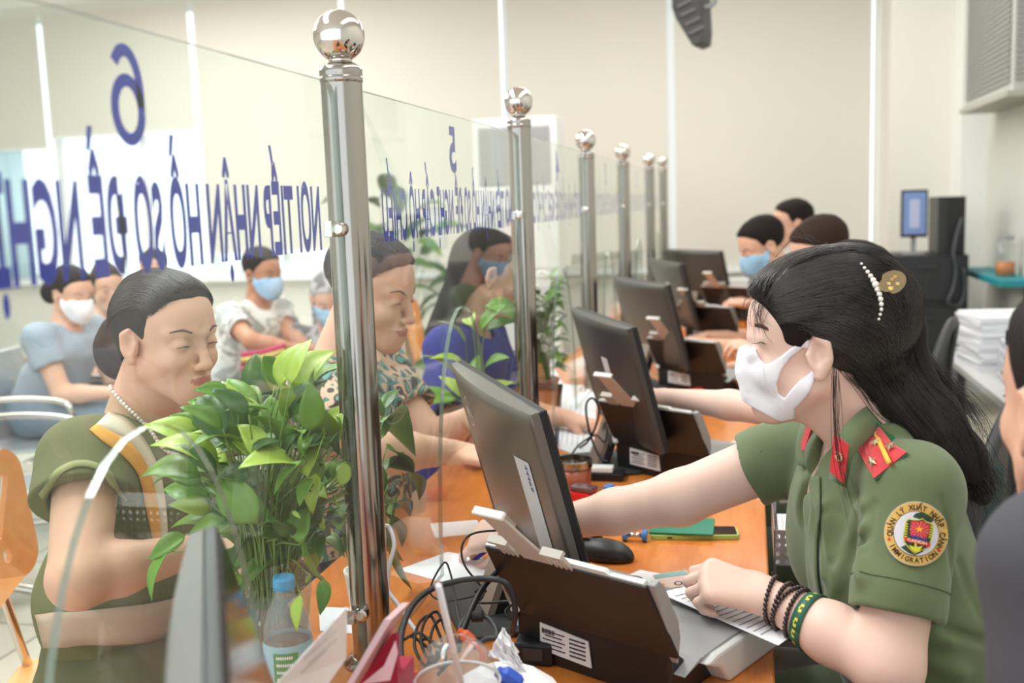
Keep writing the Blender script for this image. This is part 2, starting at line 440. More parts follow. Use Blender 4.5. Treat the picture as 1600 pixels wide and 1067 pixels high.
class Head:
    """local axes: f forward, l left-to-right lateral, u up; origin midway between the ears"""
    def __init__(s, O, f, up=(0, 0, 1), sc=1.0):
        s.O = V3(*O); s.f = unit(f); s.l = unit(np.cross(s.f, V3(*up))); s.u = np.cross(s.l, s.f); s.sc = sc; s.R = np.array([s.f, s.l, s.u]).T
    def w(s, f, l, u): return s.O+(s.f*f+s.l*l+s.u*u)*s.sc
    def loc(s, P): return (np.asarray(P)-s.O) @ s.R/s.sc
    def lg(s, X, Y, Z):
        p = (X-s.O[0], Y-s.O[1], Z-s.O[2]); return [(p[0]*s.R[0, i]+p[1]*s.R[1, i]+p[2]*s.R[2, i])/s.sc for i in range(3)]
    def skull(s, F, ears=True, jaw=1.0, lids=True, nose=1.0, fat=1.0):
        c = s.sc; E = lambda p, r, k=.012, mode='u': F.ell(s.w(*p), V3(*r)*c, s.R, k*c, mode)
        C = lambda a, b, ra, rb=None, k=.012, mode='u': F.cap(s.w(*a), s.w(*b), ra*c, (ra if rb is None else rb)*c, k*c, mode)
        E((-.008, 0, .052), (.094, .074, .084)); E((.030, 0, .045), (.062, .062, .062), .02)
        E((.030, 0, -.012), (.056, .060*fat, .078), .02)
        for q in (-1, 1):
            C((.005, q*.052*fat, -.045), (.062, q*.018, -.098*jaw), .020, .016, .03)
            E((.060, q*.034*fat, -.022), (.024, .024, .024), .02)
            C((.086, q*.014, .030), (.066, q*.048, .030), .008, .007, .014)       # brow
        E((.074, 0, -.096*jaw), (.020, .022, .018), .022); E((.074, 0, -.066), (.026, .030, .032), .02)   # chin, muzzle
        for q in (-1, 1): E((.098, q*.033, .010), (.017, .020, .012), .012, 's')     # sockets
        for q in (-1, 1):
            E((.0752, q*.032, .0095), (.0155, .0165, .0140), .005)                  # lids over the eyeball
        if lids:
            for q in (-1, 1): C((.0905, q*.024, .0185), (.0885, q*.042, .0165), .0016, .0012, .003, 's')
        C((.088, 0, .022), (.108*nose, 0, -.026), .0075, .0105, .012); E((.108*nose, 0, -.029), (.0115, .0105, .009), .006)
        for q in (-1, 1): E((.099*nose, q*.0125, -.032), (.010, .0075, .0075), .005)
        E((.097, 0, -.0525), (.009, .017, .0055), .007); E((.0965, 0, -.0645), (.0085, .0145, .0055), .007); C((.108, -.02, -.0588), (.108, .02, -.0588), .0015, None, .003, 's')
        if ears:
            for q in (-1, 1):
                Re = s.R @ rotz(q*-.35)
                e = lambda p, r, k=.004, mode='u': F.ell(s.w(*p), V3(*r)*c, Re, k*c, mode)
                e((-.012, q*.078, .004), (.019, .0075, .031), .006); e((-.006, q*.0885, .005), (.0115, .013, .021), .003, 's')
                C((-.024, q*.083, .022), (-.006, q*.083, .033), .0045, .004, .006); C((-.024, q*.083, .022), (-.024, q*.082, -.004), .0045, .004, .006)
                C((-.017, q*.0875, .018), (-.0205, q*.0875, .0), .0028, .0028, .003, 's')
                C((.004, q*.076, .005), (.0, q*.077, -.012), .005, .004, .006); e((-.008, q*.078, -.026), (.009, .005, .009), .006)
    def lips(s, P):
        q = s.loc(P); return (q[:, 0] > .085) & (np.abs(q[:, 1]) < .024-.25*np.abs(q[:, 2]+.059)) & (np.abs(q[:, 2]+.0585) < .0135*(1-(q[:, 1]/.026)**2)**.5 if False else (np.abs(q[:, 2]+.0585) < .0095*np.sqrt(np.clip(1-(q[:, 1]/.023)**2, 0, 1))))
def hand(F, wrist, d, n, left, curls, k=.006, sc=1.0, spread=.06, thumb=(.5, .5, .3), palm_r=.0125):
    """palm and five jointed fingers; d forward, n back-of-hand normal; curls: four (mcp, pip, dip) in radians"""
    W = V3(*wrist); d = unit(d); n = unit(V3(*n)-d*(V3(*n)@d)); s = np.cross(d, n)*(1 if left else -1)   # s points to the thumb side
    offs = [.027, .009, -.010, -.027]; mc = [.084, .087, .082, .074]; L_ = [(.038, .024, .019), (.042, .027, .020), (.038, .025, .019), (.030, .019, .017)]; rr = [.0088, .009, .0086, .0076]
    for i in range(4):
        b = W+(d*mc[i]+s*offs[i])*sc; F.cap(W+s*offs[i]*.55*sc+d*.006*sc, b, palm_r*sc*1.05, palm_r*sc*.86, k*2.2)
    tips = []
    for i in range(4):
        p = W+(d*mc[i]+s*offs[i])*sc; ang = 0; sd = unit(d+s*(1.5-i)*spread)
        for j in range(3):
            ang += curls[i][j]; v = sd*math.cos(ang)-n*math.sin(ang); q = p+v*L_[i][j]*sc; r0 = rr[i]*(1, .93, .86)[j]*sc; F.cap(p, q, r0, r0*.93, k*(.9 if j == 0 else .45)); p = q
        tips.append(p)
    p = W+(d*.018+s*.022-n*.006)*sc; v = unit(d*.62+s*.62-n*.35); ax = unit(d*.8-n*.5-s*.1)
    F.cap(W+d*.01*sc, p, .014*sc, .0135*sc, k*2)
    for j, (ln, r0) in enumerate(((.042, .0125), (.031, .0105), (.024, .0092))):
        a = thumb[j]; v = unit(v*math.cos(a)+(d*.75-s*.75-n*.25)*math.sin(a)); q = p+v*ln*sc; F.cap(p, q, r0*sc, r0*.9*sc, k*(2 if j == 0 else .6)); p = q
    tips.append(p); return tips
def strands(field, guides, n, npts=14, r=.0006, off=(.0005, .004), jit=.004, seed=1, snapit=3, taper=True, wild=.0):
    """hair strands interpolated between neighbouring guide lines and laid on the surface; returns verts, faces"""
    rg = np.random.RandomState(seed); G = np.array([[V3(*p) for p in _res(g, npts)] for g in guides])
    s = rg.rand(n)*(len(G)-1); i = np.minimum(s.astype(int), len(G)-2); f = (s-i)[:, None, None]; P = G[i]*(1-f)+G[i+1]*f
    t0 = rg.rand(n)*.12; t1 = 1-rg.rand(n)**2*.25; tt = t0[:, None]+(t1-t0)[:, None]*np.linspace(0, 1, npts)[None]
    q = tt*(npts-1); a = np.minimum(q.astype(int), npts-2); fr = (q-a)[..., None]; ar = np.arange(n)[:, None]; P = P[ar, a]*(1-fr)+P[ar, a+1]*fr
    ph = rg.rand(n, 1, 3)*6.28; w_ = np.linspace(0, 1, npts)[None, :, None]
    P = P+(rg.randn(n, 1, 3)*jit)+np.sin(w_*5+ph)*jit*.5+wild*w_**2*rg.randn(n, 1, 3)
    if field is not None and snapit:
        o = off[0]+(off[1]-off[0])*rg.rand(n); shp = P.shape
        for _ in range(snapit):
            fl = P.reshape(-1, 3); dist = field.sample(fl).reshape(shp[:2])-o[:, None]; g = field.grad(fl).reshape(shp); P = P-g*np.clip(dist, -.02, .02)[..., None]
    T = np.gradient(P, axis=1); T /= np.linalg.norm(T, axis=2, keepdims=True)+1e-9
    up = V3(.31, .2, .93); S = np.cross(T, up); S /= np.linalg.norm(S, axis=2, keepdims=True)+1e-9; U = np.cross(T, S)
    rad = r*(1-.75*np.linspace(0, 1, npts)**3) if taper else np.full(npts, r); rad = rad[None, :, None]
    ring = [P+(S*math.cos(x)+U*math.sin(x))*rad for x in (0, 2.094, 4.189)]
    V = np.stack(ring, 2).reshape(-1, 3); base = (np.arange(n)[:, None]*npts+np.arange(npts-1)[None])*3; F = []
    for k in range(3): F.append(np.stack([base+k, base+(k+1) % 3, base+3+(k+1) % 3, base+3+k], -1).reshape(-1, 4))
    return V, np.concatenate(F)
def _res(g, n):
    g = spline(g, 10) if len(g) > 2 else [V3(*p) for p in g]; g = np.array(g); L_ = np.r_[0, np.cumsum(np.linalg.norm(np.diff(g, axis=0), axis=1))]
    return np.stack([np.interp(np.linspace(0, L_[-1], n), L_, g[:, k]) for k in range(3)], 1)
def join_vf(parts):
    V = []; F = []; o = 0
    for v, f in parts: V.append(v); F.append(f+o); o += len(v)
    return np.concatenate(V), np.concatenate(F)
def hair_mat(name, rgb, rough=.38, spec=.45, var=.35):
    return [M(name, rgb, rough, spec=spec, var=var, vscale=60), M(name+' under', tuple(int(c*.8) for c in rgb), .75, spec=.2, bump=.5, bscale=140, aniso=(1, 1, .25))]
def decal(field, poly_px, mat, name, parent, off=.002, div=0, smooth=False):
    """thin patch whose outline is seen at poly_px, laid on the real surface"""
    bm = NB(); P = [field.hit(x, y, off) for x, y in poly_px]
    cx_ = np.mean([p[0] for p in poly_px]); cy_ = np.mean([p[1] for p in poly_px])
    if div == 0: addv(bm, P, [tuple(range(len(P)))])
    else:
        rings = [P]
        for k in range(1, div): t = k/div; rings.append([field.hit(x+(cx_-x)*t, y+(cy_-y)*t, off) for x, y in poly_px])
        vs = [[bm.verts.new(tuple(p)) for p in r] for r in rings]; c = bm.verts.new(tuple(field.hit(cx_, cy_, off))); n = len(P)
        for k in range(div-1):
            for i in range(n): bm.faces.new((vs[k][i], vs[k][(i+1) % n], vs[k+1][(i+1) % n], vs[k+1][i]))
        for i in range(n): bm.faces.new((vs[-1][i], vs[-1][(i+1) % n], c))
    o = obj(name, bm, mat, parent, smooth=smooth, world=True)
    m = o.modifiers.new('thick', 'SOLIDIFY'); m.thickness = .0012; m.offset = 0
    return o
def decal_band(field, A, B, mat, name, parent, off=.002, n=6, across=4):
    """ribbon between two pixel polylines, laid on the surface"""
    A = _res([(x, y, 0) for x, y in A], n*len(A)); B = _res([(x, y, 0) for x, y in B], len(A)); bm = NB(); rows = []
    for a, b in zip(A, B): rows.append([bm.verts.new(tuple(field.hit(*(a+(b-a)*t)[:2], off))) for t in np.linspace(0, 1, across+1)])
    for i in range(len(rows)-1):
        for j in range(across): bm.faces.new((rows[i][j], rows[i][j+1], rows[i+1][j+1], rows[i+1][j]))
    o = obj(name, bm, mat, parent, smooth=True, world=True); m = o.modifiers.new('thick', 'SOLIDIFY'); m.thickness = .0015; m.offset = 0; return o
skin = M('skin fair', (232, 196, 180), .5, sub=.12, var=.04, vscale=18, bump=.05, bscale=900, spec=.35)
skin_tan = M('skin warm', (220, 172, 147), .48, sub=.12, var=.06, vscale=18, bump=.06, bscale=700, spec=.35)
skin_dark = M('skin tan', (188, 134, 106), .5, sub=.1, var=.05, vscale=18, spec=.35)
lipm = M('lip', (186, 116, 104), .4, spec=.4); browm = M('brow hair', (92, 70, 60), .8); eyew = M('eye white', (224, 216, 210), .2); iris = M('iris dark', (38, 24, 18), .15)
maskw = M('white mask cloth', (240, 238, 242), .75, bump=.08, bscale=500); maskb = M('blue mask cloth', (150, 190, 220), .75)
blackhair = hair_mat('black hair', (40, 31, 28), .36, .6, .5); brownhair = hair_mat('dark brown hair', (60, 40, 32))
# ================================================================== the room
DESK = .735; GX = -.562
RW = 1.59; BY = 8.6; LX = -9.2
def floor_mat():
    m = M('floor tiles', (196, 188, 172), .22, var=.06, vscale=3)
    br = N(m).new('ShaderNodeTexBrick'); br.offset = 0; br.inputs['Scale'].default_value = 1
    br.inputs['Brick Width'].default_value = .6; br.inputs['Row Height'].default_value = .6; br.inputs['Mortar Size'].default_value = .006
    br.inputs['Color1'].default_value = (*lin((200, 192, 176)), 1); br.inputs['Color2'].default_value = (*lin((192, 184, 168)), 1); br.inputs['Mortar'].default_value = (*lin((130, 122, 110)), 1)
    tc = [n for n in N(m) if n.type == 'TEX_COORD'][0]
    L(m, tc.outputs['Object'], br.inputs['Vector']); L(m, br.outputs['Color'], N(m)['Principled BSDF'].inputs['Base Color']); return m
struct('floor', box2(NB(), (LX, -2.5, -.1), (RW, BY, 0)), floor_mat())
cream = M('cream wall paint', (224, 222, 213), .7, var=.02, vscale=2)
white_paint = M('white wall paint', (236, 236, 230), .6)
grey_paint = M('pale grey wall paint', (214, 214, 206), .6)
struct('ceiling', box2(NB(), (LX, -2.5, 3.4), (RW, BY, 3.5)), M('ceiling white', (240, 240, 236), .8))
bm = NB()
box2(bm, (LX, BY, 0), (RW, BY+.2, .86)); box2(bm, (LX, BY, 3.3), (RW, BY+.2, 3.4)); box2(bm, (.98, BY, .86), (RW, BY+.2, 3.3)); box2(bm, (LX, BY, .86), (-8.6, BY+.2, 3.3))
struct('wall_back', bm, cream)
struct('wall_right', box2(NB(), (RW, -2.5, 0), (RW+.15, BY, 3.4)), grey_paint)
struct('wall_left', box2(NB(), (LX-.15, -2.5, 0), (LX, BY, 3.4)), cream)
# pillar in the right corner: its two faces stand forward of the back wall
pl = at(1500, 300, Y=7.62)[0]
bm = NB(); box2(bm, (1.0, 7.95, 0), (RW, BY, 3.4)); struct('wall_pillar', bm, M('warm pillar paint', (226, 223, 213), .7))
bm = NB(); box2(bm, (pl, 7.62, 0), (RW, 7.95, 3.4)); struct('wall_pillar_corner', bm, white_paint)
# windows behind the roller blinds
alu = M('white window frame', (235, 238, 240), .4)
seams = [-8.55, -6.37, -4.83, -3.39, -1.975, -.6, .955]
for k in range(6):
    a, b = seams[k], seams[k+1]
    bm = NB(); box2(bm, (a, BY+.08, .86), (a+.04, BY+.13, 3.3)); box2(bm, (b-.04, BY+.08, .86), (b, BY+.13, 3.3))
    mid = (a+b)/2+(.12 if k == 1 else 0); box2(bm, (mid-.035, BY+.08, .86), (mid+.035, BY+.13, 3.3))
    for z in (.86, 3.25): box2(bm, (a+.041, BY+.085, z), (mid-.036, BY+.125, z+.05)); box2(bm, (mid+.036, BY+.085, z), (b-.041, BY+.125, z+.05))
    wn = struct('window_%d' % (k+1), bm, alu)
    pane = obj('pane', box2(NB(), (a, BY+.1, .9), (b, BY+.106, 3.27)), glass_mat('window glass', (1, 1, 1), 0, .0), wn)
blindm = M('cream roller blind cloth', (222, 219, 208), .85, bump=.15, bscale=300)
_b = N(blindm)['Principled BSDF']; _b.inputs['Transmission Weight'].default_value = 0
blues = M('pale blue curtain cloth', (222, 238, 242), .8)
zb = [2.1, 2.19, 1.08, .84, .84, .84]
bl_lab = ['cream roller blind rolled up highest at the far left', 'cream roller blind pulled up above the bright window', 'cream roller blind ending just above the windowsill left of post',
          'lowered cream roller blind behind the nearest posts', 'lowered cream roller blind behind the standing air conditioner', 'lowered cream roller blind beside the right hand pillar']
for k in range(6):
    a, b = seams[k]+.028, seams[k+1]-.028
    r = thing('roller_blind', bl_lab[k], 'blind', ((a+b)/2, BY-.04, zb[k]), 0, 'roller blinds')
    obj('cloth', box2(NB(), (a, BY-.045, zb[k]), (b, BY-.042, 3.3)), blindm, r, world=True)
    obj('bottom_bar', box2(NB(), (a, BY-.055, zb[k]-.012), (b, BY-.032, zb[k]+.012)), alu, r, world=True)
def cloth_mat(m, amt):
    nt = N(m); t = nt.new('ShaderNodeBsdfTranslucent'); t.inputs[0].default_value = nt['Principled BSDF'].inputs['Base Color'].default_value; mx = nt.new('ShaderNodeMixShader'); mx.inputs[0].default_value = amt
    L(m, nt['Principled BSDF'].outputs[0], mx.inputs[1]); L(m, t.outputs[0], mx.inputs[2]); L(m, mx.outputs[0], nt['Material Output'].inputs[0])
cloth_mat(blues, .6); cloth_mat(blindm, .10)
bm = NB()
for i in range(40):
    x0 = -8.5+i*.045; x1 = x0+.045
    y0 = BY-.02+.018*math.sin(i*1.3); y1 = BY-.02+.018*math.sin((i+1)*1.3)
    addv(bm, [(x0, y0, .9), (x1, y1, .9), (x1, y1, 2.25), (x0, y0, 2.25)], [(0, 1, 2, 3)])
bmesh.ops.remove_doubles(bm, verts=bm.verts[:], dist=1e-5)
o = obj('curtain', bm, blues, smooth=True); sm = o.modifiers.new('s', 'SOLIDIFY'); sm.thickness = .004
tag(o, 'pale blue curtain at the far left window', 'curtain')
struct('trim_1', box2(NB(), (LX, BY-.1, .82), (.98, BY, .86)), alu)
struct('baseboard_back', box2(NB(), (LX, BY-.015, 0), (RW, BY, .1)), M('baseboard tan', (170, 150, 128), .5))
# ceiling lamps: long fluorescent panels, the first added to stand in for sunlight (the light itself is at the top of the script)
lampm = M('lamp diffuser', (255, 252, 245), .5, emit=3.0)
for i, (x, y, sx_, sy_) in enumerate([(-1.75, 1.9, .6, 3.2), (.55, 2.2, .5, 4.0), (-4.2, 5.2, 2.5, 5), (-.2, 6.4, 2.4, 1.6)]):
    r = thing('ceiling_lamp', ['ceiling lamp above the customers', 'ceiling lamp above the officers', 'ceiling lamp above the waiting hall', 'ceiling lamp near the back wall'][i], 'lamp', (x, y, 3.33))
    obj('diffuser', box2(NB(), (x-sx_/2, y-sy_/2, 3.33), (x+sx_/2, y+sy_/2, 3.36)), lampm, r, world=True)
    bm = NB(); box2(bm, (x-sx_/2-.03, y-sy_/2-.03, 3.36), (x+sx_/2+.03, y+sy_/2+.03, 3.4)); obj('housing', bm, alu, r, world=True)

# ================================================================== the counter
def wood_mat(name, c1, c2, rough, axis='Y', sc=9):
    m = M(name, c1, rough, coat=.25); nt = N(m)
    tc = [n for n in nt if n.type == 'TEX_COORD'][0]
    mp = nt.new('ShaderNodeMapping'); mp.inputs['Scale'].default_value = (3.0, .5, 3) if axis == 'Y' else (.5, 3, 3)
    n = nt.new('ShaderNodeTexNoise'); n.inputs['Scale'].default_value = sc; n.inputs['Detail'].default_value = 6; n.inputs['Distortion'].default_value = .6
    wv = nt.new('ShaderNodeTexNoise'); wv.inputs['Scale'].default_value = 60; wv.inputs['Detail'].default_value = 2
    rp = nt.new('ShaderNodeValToRGB'); rp.color_ramp.elements[0].position = .3; rp.color_ramp.elements[1].position = .72
    rp.color_ramp.elements[0].color = (*lin(c2), 1); rp.color_ramp.elements[1].color = (*lin(c1), 1)
    ad = nt.new('ShaderNodeMath'); ad.operation = 'MULTIPLY_ADD'; ad.inputs[1].default_value = .25
    L(m, tc.outputs['Object'], mp.inputs[0]); L(m, mp.outputs[0], n.inputs['Vector']); L(m, mp.outputs[0], wv.inputs['Vector'])
    L(m, wv.outputs['Fac'], ad.inputs[0]); 
    s2 = nt.new('ShaderNodeMath'); s2.operation = 'MULTIPLY'; s2.inputs[1].default_value = .75
    L(m, n.outputs['Fac'], s2.inputs[0]); L(m, s2.outputs[0], ad.inputs[2])
    L(m, ad.outputs[0], rp.inputs[0]); L(m, rp.outputs[0], nt['Principled BSDF'].inputs['Base Color']); return m
oak = wood_mat('orange counter wood', (226, 140, 64), (200, 110, 42), .28)
counter = thing('service_counter', 'long orange wooden service counter with glass screens on top', 'counter', (-.48, 3.6, 0))
obj('worktop', box2(NB(), (-.80, -.6, DESK-.03), (.036, 7.3, DESK)), oak, counter, world=True, bevel=.004)
bm = NB(); box2(bm, (-.75, -.6, .06), (-.72, 7.3, DESK-.03)); obj('front_panel', bm, oak, counter, world=True)
for k, y in enumerate([.24, 1.4, 2.575, 3.7, 4.84, 6.15, 7.12]):
    obj('side_panel', box2(NB(), (-.72, y-.012, .0), (-.02, y+.012, DESK-.03)), oak, counter, world=True)

# ================================================================== steel posts and glass
def steel_mat():
    m = M('brushed stainless steel', (168, 163, 156), .17, 1, aniso=(1, 1, .02), bump=.05, bscale=200, var=.05, vscale=40); return m
steel = steel_mat(); chrome = M('polished steel', (214, 208, 202), .06, 1)
PY = [.24, 1.402, 2.577, 3.68, 4.80, 6.12, 7.11]
PT = [1.63, 1.63, 1.643, 1.605, 1.61, 1.622, 1.645]
plab = ['', 'nearest and largest steel post with ball top', 'second steel post with ball top, behind the curved monitor', 'third steel post with ball top from the front', 'fourth steel post with ball top from the front',
        'fifth steel post with ball top, second to last in the row', 'farthest steel post with ball top']
def post(y, zt, lab):
    r = thing('steel_post', lab, 'post', (GX, y, DESK), 0, 'steel posts along the counter')
    h = zt-DESK; R_ = .0295
    obj('tube', lathe(NB(), [(R_, 0), (R_, .002), (R_, h-.031), (R_, h-.03), (R_+.0012, h-.029), (R_+.0012, h-.022), (R_, h-.021), (R_+.001, h-.019), (R_+.001, h-.012), (R_-.002, h-.007), (R_-.010, h-.002), (.013, h)], seg=40), steel, r, smooth=True)
    obj('ball', sphere(NB(), (0, 0, h+.035), .0365, 32, 20), chrome, r, smooth=True)
    obj('collar', lathe(NB(), [(.016, h-.002), (.017, h+.002), (.014, h+.006)], seg=24), chrome, r, smooth=True)
    obj('base_flange', lathe(NB(), [(.045, 0), (.045, .004), (.032, .01), (.030, .012)], seg=32), steel, r, smooth=True)
    for z in (.09, .66):
        for s in (-1, 1):
            cb = NB(); lathe(cb, [(.010, 0), (.011, .004), (.011, .016), (.007, .019)], (0, s*(R_-.003), z), (0, s, 0), 18); box(cb, (-.012, s*(R_+.012), z), (.012, .02, .022))
            obj('glass_clamp', cb, chrome, r, smooth=False, bevel=.001)
    return r
for k in range(1, 7): post(PY[k], PT[k], plab[k])
pane_m = glass_mat('screen glass', (.955, .985, .97), 0, .022)
rim = M('green glass edge', (120, 140, 128), .15, trans=.3, alpha=.75)
blue = M('blue vinyl lettering', (22, 40, 168), .5)
def arch(yc, hw=.205, z0=DESK, zt=1.222, n=22):
    pts = []
    for i in range(n+1):
        t = PI*i/n; c = math.cos(t); s = math.sin(t)
        pts.append((yc+hw*math.copysign(abs(c)**.92, c), z0+(zt-z0)*abs(s)**.95))
    return pts
texts = 'NƠI TIẾP NHẬN HỒ SƠ ĐỀ NGHỊ CẤP HỘ CHIẾU'
glab = ['nearest glass screen, lettered with a blue 6', 'second glass screen, lettered with a blue 5', 'third glass screen, between second and third posts', 'fourth glass screen, between third and fourth posts', 'fifth glass screen, between fourth and fifth posts', 'farthest glass screen, between the last two posts']
for k in range(6):
    y0, y1 = PY[k]+.034, PY[k+1]-.034; yc = (PY[k]+PY[k+1])/2 - (.0 if k else -.03)
    if k == 0: yc = .855
    if k == 1: yc = 1.975
    zt = 1.597
    ar = arch(yc)
    poly = [(y0, DESK+.002)]+[(a, max(b, DESK+.002)) for a, b in ar[::-1]]+[(y1, DESK+.002)]
    rr = .03
    for q in range(6):
        a = PI/2*q/5; poly.append((y1-rr+rr*math.cos(a), zt-rr+rr*math.sin(a)))
    for q in range(6):
        a = PI/2+PI/2*q/5; poly.append((y0+rr+rr*math.cos(a), zt-rr+rr*math.sin(a)))
    r = thing('glass_screen', glab[k], 'glass screen', (GX, yc, DESK), 0, 'glass screens on the counter')
    bm = NB(); prism(bm, poly, (GX, 0, 0), (0, 1, 0), (0, 0, 1), .008, 0, 1)
    bmesh.ops.triangulate(bm, faces=[f for f in bm.faces if len(f.verts) > 4])
    obj('pane', bm, [pane_m, rim], r, world=True)
    me = text_mesh(texts, .084, bold=.032, width=.93)
    place_mesh(me, (GX-.0055, y1-.055, 1.372), (0, -1, 0), (0, 0, 1)); obj('lettering', me, blue, r, world=True)
    if k == 0:                                          # a round-tailed six, drawn as one broad stroke
        cl = [(.0215*math.cos(t)+.0215, .028*math.sin(t)+.030) for t in np.linspace(PI*1.02, -PI*.98, 34)]
        arm = [(.0, .034), (.0, .052), (.004, .070), (.012, .082), (.022, .086), (.032, .082), (.039, .073)]; bm = NB()
        for line in (cl, [(p[0], p[1]) for p in spline([(a, b, 0) for a, b in arm], 5)]):
            P = [V3(a, b, 0) for a, b in line]; lw_ = .0062; rows = []
            for i, p in enumerate(P):
                d_ = unit(P[min(i+1, len(P)-1)]-P[max(i-1, 0)]); n_ = V3(-d_[1], d_[0], 0); rows.append([bm.verts.new((GX-.0055, .902-q[0], 1.492+q[1]*.98)) for q in (p+n_*lw_, p-n_*lw_)])
            for i in range(len(rows)-1): bm.faces.new((rows[i][0], rows[i+1][0], rows[i+1][1], rows[i][1]))
        obj('number', bm, blue, r, world=True); continue
    me = text_mesh(str(6-k), .088, bold=.03, sx=.9)
    place_mesh(me, (GX-.0055, yc+.03, 1.492), (0, -1, 0), (0, 0, 1)); obj('number', me, blue, r, world=True)
# ================================================================== monitors and scanners
silver = M('warm silver plastic', (122, 116, 110), .33, .55)
blackp = M('black plastic', (22, 22, 24), .45); blackg = M('glossy black screen', (8, 8, 10), .12)
darkg = M('dark grey plastic', (52, 52, 54), .5); lightg = M('light grey plastic', (206, 206, 204), .4); midg = M('mid grey plastic', (150, 150, 150), .45)
beige = M('beige plastic', (190, 180, 170), .45); labelm = M('white paper label', (222, 220, 222), .6); inkblue = M('blue ink', (40, 50, 140), .6); inkdark = M('dark print', (70, 62, 70), .7)
scanblk = M('scanner tray black', (30, 25, 23), .42); whitep = M('white plastic', (238, 238, 236), .4)
def make_monitor(label, loc, rz, strip=True, logo=True):
    r = thing('computer_monitor', label, 'monitor', (loc[0], loc[1], DESK), rz, 'monitors on the counter')
    W, H = .528, .315; tilt = math.radians(14)
    T = V3(0, .016, .393); up = V3(0, -math.sin(tilt), math.cos(tilt)); nb = V3(0, -math.cos(tilt), -math.sin(tilt))  # back normal
    O = T-up*H                                          # bottom centre of the screen plane
    bm = NB(); nu, nv = 28, 14; grid = []
    for j in range(nv+1):
        v = j/nv; row = []
        for i in range(nu+1):
            u = i/nu*2-1
            e = (1-abs(u)**3.2)**.75; ev = (1-abs(v*2-1)**10)
            e = 1-u*u; t = .012+.018*e*(.7+.3*ev)
            row.append(bm.verts.new(tuple(O+V3(u*W/2, 0, 0)+up*(v*H)+nb*t)))
        grid.append(row)
    for j in range(nv):
        for i in range(nu): bm.faces.new((grid[j][i], grid[j][i+1], grid[j+1][i+1], grid[j+1][i]))
    # close the shell to the bezel plane
    def edge(vs):
        low = [bm.verts.new(tuple(V3(*v.co)-nb*np.dot(V3(*v.co)-O, nb))) for v in vs]
        for a in range(len(vs)-1): bm.faces.new((vs[a], vs[a+1], low[a+1], low[a]))
    edge(grid[0]); edge(grid[-1]); edge([g[0] for g in grid]); edge([g[-1] for g in grid])
    obj('back_shell', bm, silver if logo else M('dark monitor shell', (74, 69, 66), .35, .3), r, smooth=False, auto=0)
    for p in r.children[-1].data.polygons: p.use_smooth = len(p.vertices) == 4 and abs(p.normal.dot(Vector(nb))) > .5
    rot = rotx(tilt)
    bz = obj('bezel', box(NB(), O+up*H/2-nb*.006, (W, .014, H), rot), blackp, r, bevel=.003)
    obj('screen', box(NB(), O+up*H/2-nb*.0135, (W-.012, .002, H-.02), rot), blackg, r)
    def back(u_, v_):                                   # point on the curved back shell
        u = u_/(W/2); e = 1-u*u; ev = (1-abs(v_/H*2-1)**10); return O+V3(u_, 0, 0)+up*v_+nb*(.012+.018*e*(.7+.3*ev)+.0010)
    def patch(name, u0, u1, v0, v1, mat, par, taper=0, n=8):
        bm = NB(); g_ = [[bm.verts.new(tuple(back(u0+(u1-u0)*i/n*(1-taper*j/n), v0+(v1-v0)*j/n))) for i in range(n+1)] for j in range(n+1)]
        for j in range(n):
            for i in range(n): bm.faces.new((g_[j][i], g_[j][i+1], g_[j+1][i+1], g_[j+1][i]))
        return obj(name, bm, mat, par, smooth=True)
    patch('vent_slot', -.252, -.212, .004, .185, blackp, r, .7)
    def on_back(me, cx0, cy0):
        for v in me.vertices: v.co = Vector(tuple(back(cx0+v.co.x, cy0+v.co.y)+nb*.0006))
        return me
    if logo:
        bm = NB(); A = [bm.verts.new(tuple(back(a, b))) for a, b in circle(.028, 40, -.135, .248)]; B_ = [bm.verts.new(tuple(back(a, b))) for a, b in circle(.0252, 40, -.135, .248)]
        for i in range(40): bm.faces.new((A[i], A[(i+1) % 40], B_[(i+1) % 40], B_[i]))
        lm = M('logo silver', (226, 224, 222), .4, 0)
        lg = obj('logo', bm, lm, r); me = text_mesh('DELL', .014, bold=.03); obj('logo_lettering', on_back(me, -.154, .241), lm, lg)
    if strip:
        st = patch('sticker', .138, .200, .05, .228, labelm, r) if logo else patch('sticker', .02, .07, .12, .22, labelm, r)
        if logo:
            me = text_mesh('44469', .013); 
            for v in me.vertices: v.co = Vector((v.co.y, -v.co.x, 0))
            obj('handwriting', on_back(me, .178, .222), inkblue, st)
    # stand: flat leaning neck with a cable hole, on a base plate
    nk0 = V3(0, -.012, .006); nk1 = V3(-.02, .058, .165)
    un = unit(nk1-nk0); hl = np.linalg.norm(nk1-nk0)
    hole = circle(.016, 18, 0, hl*.58)
    bm = NB(); s_ = V3(1, 0, 0); poly = [(-.042, 0), (.042, 0), (.034, hl), (-.034, hl)]
    tube_n = V3(0, -1, 0)
    outer = poly
    # plate with hole bridged by two halves
    half = [(-.042, 0), (0, 0), (0, hl*.58-.016)]+[(-.016*math.sin(a), hl*.58-.016*math.cos(a)) for a in np.linspace(.2, PI-.2, 8)]+[(0, hl*.58+.016), (0, hl), (-.034, hl)]
    prism(bm, half, nk0, s_, un, .012); prism(bm, [(-a, b) for a, b in half][::-1], nk0, s_, un, .012)
    bmesh.ops.triangulate(bm, faces=[f for f in bm.faces if len(f.verts) > 4])
    obj('stand_neck', bm, M('taupe plastic', (138, 122, 110), .4), r)
    bm = NB(); prism(bm, [(-.040, .0), (.040, .0), (.032, hl), (-.032, hl)], nk0+V3(0, .018, 0), s_, un, .02); obj('stand_core', bm, blackp, r)
